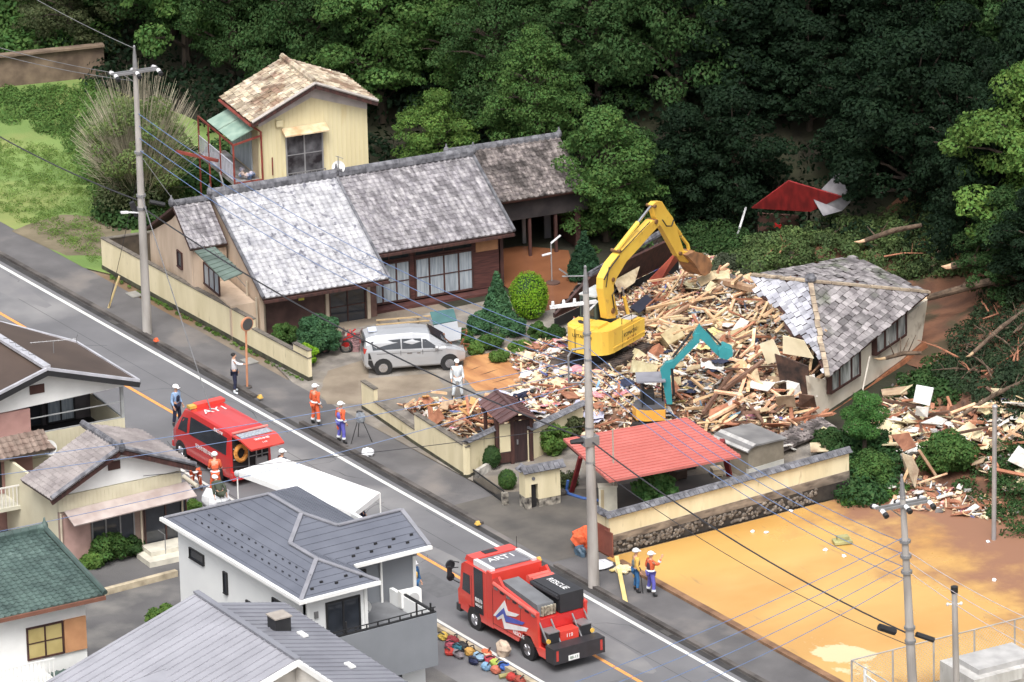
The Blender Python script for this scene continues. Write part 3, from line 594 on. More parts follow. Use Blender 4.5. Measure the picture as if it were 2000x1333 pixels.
# return towards the gate
wallrun(t, (12.4, -9.85), tuple(G(975, 905))[:2], 0, 1.42, base=.12)
tc = MB(); a_, b_ = Vector((12.4, -9.85, 1.47)), G(975, 905)+Vector((0, 0, 1.47))
def tilecap(mb, p, q, w=.42, h=.16):
    d = (q-p); L = d.length; d = d.normalized(); s_ = d.cross(Vector((0, 0, 1))); n = max(2, int(L/.22))
    for i in range(n):
        a = p+d*(L*(i+.04)/n); c = p+d*(L*(i+.96)/n)
        for k in (-1, 1): mb.slab([a+Vector((0, 0, h)), c+Vector((0, 0, h)), c+s_*k*w/2+Vector((0, 0, .02)), a+s_*k*w/2+Vector((0, 0, .02))][::k], .035)
    mb.tube([p+Vector((0, 0, h+.01)), q+Vector((0, 0, h+.01))], .06, 6)
tilecap(tc, a_, b_, .34, .1); tc.build('tile_coping', C_ridge, t)
wt = thing('boundary_wall', 'tall cream garden wall with grey tile coping behind the wooden gate', 'wall', (10.5, -5, 0))
p0, p1 = G(1022, 905), G(1140, 850); wallrun(wt, (p0.x, p0.y+.25), (p1.x, p1.y), 0, 1.3, cap=False); mb = MB(); tilecap(mb, Vector((p0.x, p0.y+.25, 1.3)), Vector((p1.x, p1.y, 1.3)), .4, .12); mb.build('tile_coping', C_ridge, wt)
# wooden gate with its own brown roof
def gate():
    F = Fr((11.95, -8.15), 78); t = thing('wooden_gate', 'dark wooden gate with small brown sheet roof and cream side panel', 'gate', F.p(.8, 0, 0))
    M_r = mat('brown_sheet', lin(112, 82, 80), c2=lin(84, 60, 60), rough=.45, sc=1.2)
    for a in (0, .62, 1.42): solid(t, F, a-.07, a+.07, -.07, .07, 0, 1.95, C_wood, 'post')
    for a in (.05, 1.35): solid(t, F, a-.06, a+.06, -1.5, -1.38, 0, 1.95, C_wood, 'post')
    solid(t, F, .1, .55, -.03, .03, .55, 1.7, C_cream, 'side_panel'); solid(t, F, .1, .55, -.04, .04, .1, .5, C_wood, 'side_panel')
    solid(t, F, .7, 1.36, -.03, .04, .06, 1.75, mat('door_dark', lin(62, 42, 42), c2=lin(44, 30, 32), rough=.7, sc=3, stretch=(5, 5, .5)), 'door_leaf')
    mb = MB(); mb.box(F, .8, .86, .045, .08, .8, 1.0); mb.build('handle', C_alu, t)
    solid(t, F, -.1, 1.5, -.05, .05, 1.8, 1.95, C_wood, 'beam'); solid(t, F, -.1, 1.5, -1.5, -1.4, 1.8, 1.95, C_wood, 'beam')
    c = F.p(.7, 0, 2.35); e = [F.p(-.05, .55, 1.98), F.p(.72, .6, 2.36), F.p(1.5, .55, 1.98)]; f = [F.p(-.05, -2.05, 1.98), F.p(.72, -2.1, 2.36), F.p(1.5, -2.05, 1.98)]
    mb = MB(); mb.slab([e[0], e[1], f[1], f[0]], .06); mb.slab([e[1], e[2], f[2], f[1]], .06)
    for i in range(1, 7):
        for k in (0, 1): u0 = e[k].lerp(f[k], i/7); u1 = e[k+1].lerp(f[k+1], i/7); mb.bar(u0+Vector((0, 0, .02)), u1+Vector((0, 0, .02)), .03, .04)
    mb.tube([e[1]+Vector((0, 0, .03)), f[1]+Vector((0, 0, .03))], .07, 6); mb.build('roof', M_r, t)
gate()
# gate pillar with tile cap
def pillar():
    c = G(1027, 997); t = thing('gate_pillar', 'cream L shaped gate pillar with wavy grey tile cap and blackened foot on the sidewalk', 'pillar', c)
    F = Fr((c.x, c.y), 83); X = Fr((c.x, c.y), -7)
    m2 = mat('blackened_render', lin(178, 170, 155), c2=lin(60, 56, 54), rough=.95, sc=5)
    for z0, z1, m in ((0, .5, m2), (.5, 1.5, C_cream)):
        mb = MB(); mb.box(X, -.55, 0, -.25, 0, z0, z1); mb.build('post', m, t)
    mb = MB(); mb.box(F, .55, 1.5, -.3, 0, .35, 1.5); mb.box(F, .25, .56, -.25, -.002, 1.0, 1.5); mb.build('panel', C_cream, t)
    mb = MB(); mb.box(F, .6, 1.5, -.28, -.02, 0, .35); mb.build('footing', m2, t)
    mb = MB(); mb.box(F, .27, .5, -.2, -.12, 0, .95); mb.build('slot_panel', C_dark, t)  # near-black panel filling the gate slot
    mb = MB(); tilecap(mb, F.p(-.12, -.15, 1.5), F.p(1.7, -.15, 1.5), .6, .2); tilecap(mb, X.p(-.62, -.12, 1.5), X.p(-.1, -.12, 1.5), .5, .16); mb.build('tile_cap', C_ridge, t)
    mb = MB(); mb.disc(F.p(.35, .02, 1.25), F.n, .07, .04, 10); mb.build('round_ornament', C_ridge, t)
pillar()
t = thing('boundary_wall', 'small whitewashed block of wall with tile cap beside the round bush by the gate', 'wall', G(965, 905))
wallrun(t, tuple(G(935, 935))[:2], tuple(G(972, 912))[:2], 0, .35, m=mat('whitewash', lin(215, 210, 200), c2=lin(130, 126, 120), sc=3), cap=False)
# low iron grille
t = thing('iron_grille', 'low black iron grille between the cream wall and the gate pillar', 'grille', G(955, 965)); F_ = Fr(G(925, 942), math.degrees(math.atan2(*(lambda d: (d.y, d.x))(G(985, 985)-G(925, 942))))); L_ = (G(985, 985)-G(925, 942)).length
mb = MB(); mb.box(F_, 0, L_, -.02, .02, .5, .54); mb.box(F_, 0, L_, -.02, .02, .05, .09)
for i in range(28): mb.box(F_, L_*i/27-.01, L_*i/27+.01, -.01, .01, .05, .55)
mb.build('bars', C_black, t)
mb = MB(); mb.box(F_, L_-.05, L_+.18, -.1, .1, 0, .5); mb.build('post', mat('blackened_render', (0, 0, 0)), t)
# ---- right tile-capped wall over river stones
def tilewall():
    P0, P1 = Vector((22.55, -9.75, 0)), Vector((22.6, 1.3, 0)); t = thing('tile_capped_wall', 'long cream wall with grey tile coping on a river stone base beside the muddy field', 'wall', (22.6, -4, 0))
    F = Fr(P0, 90); L = 11.05
    mst = mat('stained_concrete', lin(150, 136, 120), c2=lin(92, 82, 74), rough=.9, sc=1.6, c3=lin(60, 54, 50), sc3=.8, t3=(.55, .75), stretch=(1, 1, 3))
    g = MB(); g.hexa([F.p(0, 0, 0), F.p(L, 0, 0), F.p(L, -.24, 0), F.p(0, -.24, 0), F.p(0, 0, .5), F.p(L, 0, .62), F.p(L, -.24, .62), F.p(0, -.24, .5)]); g.build('stone_footing', mat('dark_mortar', lin(66, 60, 54), c2=lin(44, 40, 38), rough=.95, sc=3), t)
    g = MB()
    for i in range(330):
        a = random.uniform(.05, L*.86); z = random.uniform(.06, .46+.1*a/L); r_ = random.uniform(.045, .085); g.ball(F.p(a, .0, z), r_*.7, r_*1.1, r_, 7, 5, jit=.12)
    o = g.build('river_stones', mat('river_stone', lin(136, 126, 114), c2=lin(84, 76, 70), rough=.85, sc=5, rnd=.4), t); o['kind'] = 'stuff'
    g = MB(); g.hexa([F.p(0, .01, .5), F.p(L, .01, .62), F.p(L, -.25, .62), F.p(0, -.25, .5), F.p(0, .01, .78), F.p(L, .01, .98), F.p(L, -.25, .98), F.p(0, -.25, .78)]); g.build('concrete_band', mst, t)
    g = MB(); g.hexa([F.p(0, -.02, .78), F.p(L, -.02, .98), F.p(L, -.2, .98), F.p(0, -.2, .78), F.p(0, -.02, 1.52), F.p(L, -.02, 1.72), F.p(L, -.2, 1.72), F.p(0, -.2, 1.52)]); g.build('cream_panel', C_cream, t)
    g = MB(); g.box(F, -.0, .18, -1.35, -.25, 0, 1.5); g.build('return_panel', C_cream, t)
    g = MB(); tilecap(g, F.p(-.15, -.11, 1.52), F.p(L+.1, -.11, 1.72), .46, .15); tilecap(g, F.p(.08, -.1, 1.52), F.p(.08, -1.4, 1.52), .4, .13); g.build('tile_coping', C_ridge, t)
    g = MB(); g.hexa([Fr(P0, 0).p(-.9, .08, 0), Fr(P0, 0).p(0, .08, 0), Fr(P0, 0).p(0, .02, 0), Fr(P0, 0).p(-.9, .02, 0), Fr(P0, 0).p(-.9, .0, 1.1), Fr(P0, 0).p(0, 0, 1.1), Fr(P0, 0).p(0, -.04, 1.1), Fr(P0, 0).p(-.9, -.04, 1.1)])
    tag(g.build('brown_board', mat('rust_brown_board', lin(150, 88, 72), c2=lin(120, 66, 54), rough=.6, sc=1.5)), 'rusty brown board leaning against the road end of the tile capped wall', 'board')
    g = MB(); g.box(F, -.07, -.02, -.25, .3, 0, 1.0); tag(g.build('brown_board', mat('rust_brown_board', (0, 0, 0))), 'narrow brown board standing on edge at the corner of the stone base', 'board')
tilewall()
# ---- red carport
def carport():
    z = 2.0; c = [G(1100, 857, z), G(1340, 815, z), G(1447, 890, z), G(1190, 939, z)]
    t = thing('carport', 'carport with flat red ribbed metal roof on leaning red posts', 'carport', (18, -5, 0))
    M_r = mat('red_sheet', lin(198, 108, 98), c2=lin(188, 98, 88), rough=.55, sc=.7, c3=lin(172, 84, 74), sc3=1.3, t3=(.6, .9))
    mb = MB(); mb.slab([c[3], c[2], c[1], c[0]], .1); up = Vector((0, 0, .03))
    for i in range(0, 17):
        s_ = (i+.5)/17; a, b_ = c[0].lerp(c[3], s_), c[1].lerp(c[2], s_); mb.bar(a+up*.5, b_+up*.5, .04, .03)
    mb.build('roof', M_r, t)
    rp = mat('dark_red_post', lin(140, 30, 32), c2=lin(110, 24, 28), rough=.5)
    def post(x, y, tx, ty, w_=.16):
        b_ = G(x, y); tp = G(tx, ty, z-.12); mb = MB(); mb.bar(b_, tp, w_, w_*.8); mb.build('post', rp, t)
    post(1116, 962, 1134, 893); post(1425, 930, 1410, 860, .2); post(1345, 850, 1345, 822)
    mb = MB(); mb.bar(G(1112, 868, z-.16), G(1140, 893, z-.16), .2, .14); mb.bar(c[0].lerp(c[3], .5)-Vector((0, 0, .16)), c[1].lerp(c[2], .5)-Vector((0, 0, .16)), .12, .14); mb.build('beam', C_wood, t)
    mb = MB(); f = G(1112, 965); mb.tube([f+Vector((-.15, .05, .5)), f+Vector((-.2, .0, .1)), f+Vector((.1, -.1, .06)), f+Vector((.8, .1, .05)), f+Vector((1.6, .6, .05))], .06, 7)
    tag(mb.build('hose', mat('blue_hose', lin(60, 100, 170), rough=.5)), 'blue hose lying at the foot of the leaning red carport post', 'hose')
    # stored things under the roof
    for i, (x, y, w_, h_, m_, lb) in enumerate(((1300, 925, .5, .5, lin(120, 100, 80), 'brown wooden crate under the red carport roof at the left'), (1340, 915, .6, .45, lin(70, 66, 64), 'dark toolbox under the middle of the red carport roof'), (1375, 905, .45, .6, lin(190, 160, 110), 'tan cardboard carton under the red carport near the shed'), (1400, 930, .4, .3, lin(210, 190, 160), 'pale box behind the tile coping under the carport'), (1325, 935, .5, .35, lin(88, 70, 60), 'low dark wooden trestle under the carport roof'))):
        c_ = G(x, y); mb = MB(); F = Fr(c_, random.uniform(60, 100)); mb.box(F, -w_/2, w_/2, -w_/2, w_/2, .06, h_); mb.box(F, -w_/2-.02, w_/2+.02, -w_/2-.02, w_/2+.02, h_, h_+.05); mb.box(F, -w_/2, w_/2, w_/2, w_/2+.015, h_*.45, h_*.55)
        for sx in (-1, 1):
            for sy in (-1, 1): mb.box(F, sx*w_*.42-.03, sx*w_*.42+.03, sy*w_*.42-.03, sy*w_*.42+.03, 0, .06)
        tag(mb.build(('crate', 'toolbox', 'carton', 'storage_box', 'trestle')[i], mat('stored%d' % i, m_, rough=.8)), lb, 'box')
carport()
# ---- small grey shed
def shed():
    a, b_ = G(1462, 938), G(1531, 917); F = Fr(a, math.degrees(math.atan2(b_.y-a.y, b_.x-a.x))); L = (b_-a).length; h = 1.3
    t = thing('garden_shed', 'small grey shed with rounded roof between the carport and the rubble', 'shed', F.p(L/2, -.7, 0)); D_ = 2.0
    M_s = mat('shed_wall', lin(150, 140, 122), c2=lin(128, 118, 102), rough=.9, sc=2)
    solid(t, F, 0, L, -.12, 0, .45, h, M_s, 'front_wall'); solid(t, F, 0, L, -.13, .02, 0, .44, mat('pale_panel', lin(198, 196, 188), rough=.8), 'front_panel')
    solid(t, F, 0, .1, -D_, -.13, 0, h-.02, M_s, 'side_wall'); solid(t, F, L-.1, L, -D_, -.13, 0, h-.02, M_s, 'side_wall'); solid(t, F, .11, L-.11, -D_, -D_+.1, 0, h-.02, M_s, 'back_wall')
    mb = MB(); pr = [(-.12, h-.12), (.05, h+.05), (.3, h+.12), (L+.1, h+.02), (L+.1, h-.04), (.3, h+.05), (.08, h), (-.06, h-.14)]
    mb.prism(F, pr, -D_-.1, .1); mb.build('roof', mat('shed_roof', lin(140, 138, 136), c2=lin(110, 108, 108), rough=.6, sc=1), t)
    mb = MB(); 
    for i in range(6): mb.slab([F.p(-.13, .08-i*.36, h-.07), F.p(.32, .08-i*.36, h+.16), F.p(.32, .08-(i+.95)*.36, h+.16), F.p(-.13, .08-(i+.95)*.36, h-.07)], .03)
    mb.build('pale_sheet', mat('pale_sheeting', lin(190, 188, 184), c2=lin(160, 158, 156)), t)
shed()
# ---- white cabinet and thin mast in the drive
c_ = G(1188, 1000); t = thing('utility_cabinet', 'white cabinet standing inside the tile capped wall by the sidewalk', 'cabinet', c_); F = Fr(c_, 60)
mb = MB(); mb.box(F, -.35, .35, -.2, .1, 0, 1.05); mb.box(F, -.38, .38, -.24, .14, 1.05, 1.1); mb.build('body', mat('cream_metal', lin(232, 226, 205), rough=.6), t); solid(t, F, -.28, -.16, .1, .13, .15, .95, mat('beige_door', lin(200, 180, 140)), 'door'); 
mb = MB(); b0 = G(1200, 1000); mb.tube([b0, b0+Vector((0, 0, 3.4))], [.045, .03], 6); tag(mb.build('antenna_mast', mat('pale_mast', lin(170, 166, 150))), 'thin pale pipe mast rising in front of the red carport roof', 'mast')
# ================================================================ COLLAPSED HOUSE
def collapsed():
    K = Vector((14.9, 4.9, 0)); F = Fr(K, 117.6); t = thing('collapsed_house', 'collapsed house with broken pyramid tiled roof tilting over its pale wall with two bay windows', 'house', F.p(4.5, -3, 0))
    M_w = mat('dirty_white_render', lin(228, 218, 198), c2=lin(208, 196, 174), rough=.9, sc=.9, c3=lin(140, 122, 100), sc3=1.6, t3=(.58, .8))
    def q(x, y): return F.pk(x, y)
    top = [q(1812, 585), q(1612, 742), q(1580, 735)]; bot = [q(1590, 822), q(1640, 790), q(1672, 768), q(1705, 745), q(1735, 722), q(1765, 700), q(1800, 668)]
    g = MB(); g.slab([F.p(a, 0, max(z, -.3)) for a, z in bot]+[F.p(a, 0, z) for a, z in top], .15); g.build('wall', M_w, t)
    g = MB(); r_ = [q(x, y) for x, y in ((1800, 668), (1765, 700), (1735, 722), (1705, 745), (1672, 768), (1640, 790), (1600, 815))]
    for i in range(len(r_)-1):
        a, z = r_[i]; a2, z2 = r_[i+1]; dz = random.uniform(.18, .34); g.slab([F.p(a, .02, z), F.p(a2, .02, z2), F.p(a2, .1, z2-dz), F.p(a, .1, z-dz*.9)][::-1], .2)
    g.build('broken_sill', mat('torn_plywood', lin(168, 104, 64), c2=lin(130, 78, 50), rough=.9, sc=3), t)
    for cs, nm in ((((1614, 765), (1672, 728), (1675, 712+0), (0, 0)), 'a'), (((1702, 690), (1762, 650), (0, 0), (0, 0)), 'b')):
        x0, y0 = cs[0]; x1, y1 = cs[1]; hh = 47 if nm == 'b' else 46
        (a0, z0), (a1, z1) = q(x0, y0), q(x1, y1); (_, zt0) = q(x0-8, y0-hh); (_, zt1) = q(x1-4, y1-hh); zt0, zt1 = z0+1.0, z1+1.05
        w_ = MB(); d = .22
        w_.slab([F.p(a0, d, z0-.1), F.p(a1, d, z1-.1), F.p(a1, d, z1), F.p(a0, d, z0)], d); w_.slab([F.p(a0, d, zt0), F.p(a1, d, zt1), F.p(a1, d, zt1+.08), F.p(a0, d, zt0+.08)], d)
        for s_ in (0, .28, .68, .97): a = lerp2(a0, a1, s_); zz = lerp2(z0, z1, s_); zt = lerp2(zt0, zt1, s_); w_.slab([F.p(a, d+.01, zz), F.p(a+.09, d+.01, zz), F.p(a+.09, d+.01, zt), F.p(a, d+.01, zt)], d)
        wo = w_.build('bay_window', C_wood, t)
        g = MB(); g.slab([F.p(a0+.05, d-.04, z0), F.p(a1, d-.04, z1), F.p(a1, d-.04, zt1), F.p(a0+.05, d-.04, zt0)], .04); g.build('pane', mat('hazy_glass', lin(196, 200, 196), c2=lin(96, 100, 100), rough=.25, sc=1.6, stretch=(2, 2, .5)), wo)
    # roof: pyramid
    up5 = Vector((0, 0, .0)); Fc = V(1615, 740, K+F.n*.45, 117.6); Rc = V(1815, 574, Fc, 117.6); Ap = G(1583, 553, 4.0); Lc = G(1468, 540, 3.75); Bc = G(1668, 502, 2.9)
    def tri(c0, c1, ap, m, **k):
        ud = (c1-c0).normalized(); W_ = (c1-c0).length; r_ = ap-c0; u = r_.dot(ud); vd = (r_-ud*u); v = vd.length; vd.normalize()
        roofplane(t, c0, c1, vd, v, m, poly=[(0, 0), (W_, 0), (u, v)], style='flat', tw=.3, th=.25, jit=.03, h=.03, **k)
    M_ft = mat('flat_cement_tile', lin(156, 150, 150), c2=lin(110, 104, 106), rough=.8, sc=1.8, rnd=.5, c3=lin(88, 96, 74), sc3=.7, t3=(.55, .7))
    M_fw = mat('flat_pale_tile', lin(184, 184, 192), c2=lin(140, 140, 150), rough=.75, sc=2, rnd=.35)
    tri(Fc, Rc, Ap, M_ft); tri(Rc, Bc, Ap, M_ft, miss=.06)
    tri(Bc, Lc, Ap, M_ft, miss=.1)
    # left face, torn away along a ragged lower edge
    c0, c1 = Lc, Fc; ud = (c1-c0).normalized(); r_ = Ap-c0; u = r_.dot(ud); vd = r_-ud*u; v = vd.length; vd.normalize(); W_ = (c1-c0).length
    def pl(x, y):  # pixel to plane coords
        n = ud.cross(vd); d = ray(x, y); P_ = CAM+d*((c0-CAM).dot(n)/d.dot(n)); w_ = P_-c0; return (w_.dot(ud), w_.dot(vd))
    poly = [pl(*p) for p in ((1469, 541), (1478, 560), (1476, 575), (1505, 590), (1530, 612), (1532, 640), (1545, 655), (1580, 665), (1603, 715), (1612, 738), (1583, 553))]
    roofplane(t, c0, c1, vd, v, M_fw, poly=poly, style='flat', tw=.3, th=.25, jit=.035, h=.03)
    for a, b_ in ((Ap, Fc), (Ap, Rc), (Ap, Lc)):
        n = 12; mb = MB()
        for i in range(n):
            p, q_ = a.lerp(b_, (i+.03)/n), a.lerp(b_, (i+.97)/n); z = Vector((random.uniform(-.03, .03), random.uniform(-.03, .03), .09)); mb.bar(p+z, q_+z, .2, .09)
        mb.build('hip_ridge', mat('bare_hip_mortar', lin(184, 166, 140), c2=lin(140, 122, 104), rough=.9, sc=3, rnd=.2), t)
    mb = MB(); mb.ball(Ap+Vector((0, 0, .2)), .26, .26, .2, 8, 5, jit=.1); mb.build('apex_tile', C_ridge, t)
    # torn interior under the left face
    Bp = K+F.n*-1.4
    g = MB(); g.slab([V(x, y, Bp, 207) for x, y in ((1515, 690), (1580, 715), (1580, 790), (1530, 765))], .1); g.build('inner_wall', mat('dark_inner_boards', lin(92, 66, 54), c2=lin(40, 32, 30), rough=.9, sc=2), t)
    g = MB()
    for px in (((1484, 672), (1510, 662), (1528, 700), (1500, 712)), ((1530, 655), (1570, 665), (1590, 700), (1530, 690))):
        g.slab([V(x, y, K+F.n*-1.0+F.d*.0, 207) for x, y in px], .05)
    g.build('cream_plaster', mat('cream_plaster', lin(228, 214, 178), c2=lin(200, 184, 146), sc=1), t)
    g = MB(); g.slab([V(x, y, K, 207.6) for x, y in ((1590, 822), (1584, 735), (1576, 735), (1578, 815))], .12); g.build('corner_strip', M_w, t)
    mb = MB(); mb.tube([F.p(4.2, .3, 1.35), F.p(3.7, .42, .9), F.p(3.2, .5, .3), F.p(3.3, .6, -.2)], .035, 6); mb.build('dangling_pipe', mat('pale_cable', lin(215, 205, 190)), t)
    for i in range(16):   # exposed rafters
        mb = MB(); s_ = i/15; a = c0.lerp(c1, .15+.5*s_); p = a+vd*random.uniform(.9, 1.4)+Vector((0, 0, -.2)); q_ = a+vd*random.uniform(-.1, .5)+Vector((random.uniform(-.3, .1), random.uniform(-.4, 0), -.35-random.uniform(0, .4))); mb.bar(p, q_, .07, .1); mb.build('rafter', C_timber, t)
    return F
FCOL = collapsed()
# ================================================================ NEAR SIDE HOUSES
M_bronze = mat('brown_roof_sheet', lin(88, 72, 62), c2=lin(74, 60, 52), rough=.55, sc=.5, bump=.05, bsc=30)
M_ygrey = mat('beige_siding', lin(214, 206, 176), c2=lin(196, 186, 156), rough=.7, sc=.8)
def siding(mb, fr, a0, a1, z0, z1, b=0, step=.18, w=.015):
    a = a0+step
    while a < a1: mb.box(fr, a-w/2, a+w/2, b, b+.015, z0, z1); a += step
def brown_house():
    # brown roofed two-storey house with its gable towards the camera
    zr = 6.4; A = G(92, 722, zr); t = thing('brown_roof_house', 'two-storey house with flat brown roof sheets, white gable and glazed balcony beside the road', 'house', (A.x-4, A.y, 0))
    E_ = V(272, 745, A, 84); E0 = V(-60, 800, A, 84)
    F = Fr((A.x, A.y, 0), 84); aE, zE = (E_-A).dot(F.d), E_.z
    R1 = Vector((A.x-9.5, A.y+.25, zr)); dx = Vector((-9.5, .25, 0)).normalized()
    upR = (A-E_); up = upR
    mb = MB(); mb.slab([E_, A, A+dx*9.5, E_+dx*5.3][::-1], .14); mb.slab([A, F.p(-3.9, 0, zE-.1), F.p(-3.9, 0, zE-.1)+dx*9.5, A+dx*9.5][::-1], .14); mb.build('roof', M_bronze, t)
    m_e = mat('pale_roof_trim', lin(196, 196, 204), rough=.4, metal=.2)
    mb = MB(); k = Vector((0, 0, .1)); mb.bar(E_+k*.3, A+k*.3, .12, .1); mb.bar(A+k*.3, F.p(-3.9, 0, zE-.05)+k*.3, .12, .1); mb.bar(A+k, A+dx*9.5+k, .3, .12); mb.bar(E_+k*.4+dx*5.3, E_+dx*5.3+Vector((-3.2, -3.0, .9)), .1, .08); mb.bar(E_+k*.4, E_+k*.4+dx*5.3, .08, .07); mb.build('roof_trim', m_e, t)
    mb = MB(); u = Vector((.04, 0, -.14)); mb.bar(E_+u, A+u, .05, .2); mb.bar(A+u, F.p(-3.9, 0, zE-.1)+u, .05, .2); mb.build('bargeboard', C_black, t)
    w = F.sub(0, -.55)      # wall set back under the roof
    aw = aE-.45
    g = MB(); g.slab([w.p(-3.3, 0, zE-.5), w.p(aw, 0, zE-.3), w.p(aw, 0, zE-.22), w.p(0, 0, zr-.35), w.p(-3.3, 0, zE-.4)][::1], .12); g.build('gable_wall', C_white, t)
    mb = MB(); mb.box(w, -.55, .05, .0, .05, zr-1.1, zr-.75); mb.build('gable_vent', mat('brown_vent', lin(86, 56, 50)), t)
    zb = zE-2.55
    g = MB(); g.box(w, aw-3.9, aw, -.12, 0, zb, zb+.95); siding(g, w, aw-3.9, aw, zb, zb+.94); g.build('balcony_wall', M_ygrey, t)
    g = MB(); g.box(w, aw-.12, aw, -3.2, -.13, zb, zb+.95); g.build('balcony_wall', M_ygrey, t)
    g = MB(); g.box(w, aw-3.9, aw-.13, -3.2, -.13, zb-.1, zb); g.build('balcony_floor', C_dark, t)
    mb = MB(); mb.box(w, aw-.12, aw, -.12, 0, zb+.96, zE-.3); mb.box(w, aw-3.9, aw-.13, -.08, -.03, zb+.96, zb+1.0); mb.box(w, aw-3.9, aw-.13, -.06, -.03, zb+1.6, zb+1.64); mb.box(w, aw-.1, aw-.05, -3.0, -.13, zb+.96, zb+1.02); mb.build('balcony_frame', mat('frame_grey', lin(170, 172, 172), rough=.5), t)
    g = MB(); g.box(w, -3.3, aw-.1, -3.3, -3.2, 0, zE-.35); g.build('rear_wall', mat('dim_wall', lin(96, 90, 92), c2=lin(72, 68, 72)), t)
    r_ = w.sub(0, -3.15); window(t, r_, aw-3.4, aw-2.2, zb+.05, zE-.6, cols=2, fm=C_black, gm=C_glass); window(t, r_, aw-2.0, aw-.8, zb+.05, zE-.6, cols=2, fm=C_black, gm=C_glassb)
    g = MB(); g.box(w, aw-.14, aw-.01, -3.1, 0, 0, zb-.02); g.box(w, -3.3, aw-3.9, -.12, -.0, 0, zE-.5); g.build_each('lower_wall', mat('pinkish_wall', lin(186, 140, 130), c2=lin(168, 124, 116), rough=.8), t)
    g = MB(); g.box(w, aw-3.9, aw-.15, -.12, 0, 0, zb-.02); g.build('lower_wall', M_ygrey, t)
    # small tiled canopy and deck on the left
    c = [w.p(-3.2, .05, zb+1.1), w.p(aw-3.7, .05, zb+1.15), w.p(aw-3.3, 1.0, zb+.65), w.p(-3.2, 1.0, zb+.55)]
    mb = MB(); mb.slab([c[3], c[2], c[1], c[0]], .1); tiles(mb, c[3], c[2]-c[3], (c[0]-c[3]), [(0, 0), ((c[2]-c[3]).length, 0), ((c[2]-c[3]).length-.2, 1.1), (0, 1.1)], tw=.28, th=.25); mb.build('canopy_roof', mat('brown_canopy_tile', lin(146, 128, 116), c2=lin(118, 98, 88), sc=2, rnd=.2), t)
    window(t, w, -3.2, -1.9, zb-.9, zb+.5, b=.0, cols=2, fm=C_black, gm=C_glass)
    g = MB(); g.box(w, -3.3, aw-3.6, 0, 1.5, zb-1.35, zb-1.2); g.build('deck', mat('pale_deck', lin(200, 196, 176)), t)
    mb = MB(); L = aw-3.65+3.3; mb.box(w, -3.3, aw-3.6, 1.42, 1.46, zb-.42, zb-.36)
    for i in range(20): a = -3.25+i*L/19; mb.box(w, a-.018, a+.018, 1.42, 1.45, zb-1.2, zb-.4)
    mb.build('deck_railing', mat('pale_rail', lin(226, 222, 214)), t)
    mb = MB(); a = A+dx*2.2
    for i in range(5): p = A+dx*(1+i*.55)+Vector((0, 0, .1)); mb.tube([p, p+Vector((0, 0, .2)), p+Vector((.1, -.3, .3))], .014, 4)
    mb.build('roof_hooks', C_alu, t)
    return F, zE, zb, w, aw
FB = brown_house()
def tv_antenna(p, label, s=1):
    t = thing('tv_antenna', label, 'antenna', p); mb = MB(); q = p+Vector((0, 0, .5*s)); mb.tube([p, q], .018, 5); mb.build('mast', C_alu, t)
    mb = MB(); d = Vector((.35, .9, 0)).normalized(); n = d.cross(Vector((0, 0, 1))); mb.tube([q-d*.9*s, q+d*.9*s], .014, 4)
    for i in range(12): c = q+d*(-.85+i*.15)*s; mb.tube([c-n*.12, c+n*.12], .008, 4)
    for k in (-1, 1): mb.tube([q+d*.9*s, q+d*.95*s+Vector((0, 0, .25*k))+n*.2*k], .012, 4)
    mb.build('boom', C_alu, t)
tv_antenna(G(105, 690, 6.0), 'rod like television antenna lying low over the brown roof')
dish('satellite_dish', 'white round dish on the pale deck railing of the brown roofed house', G(97, 875, 3.3), (.6, -.75, .25), .3, .5)
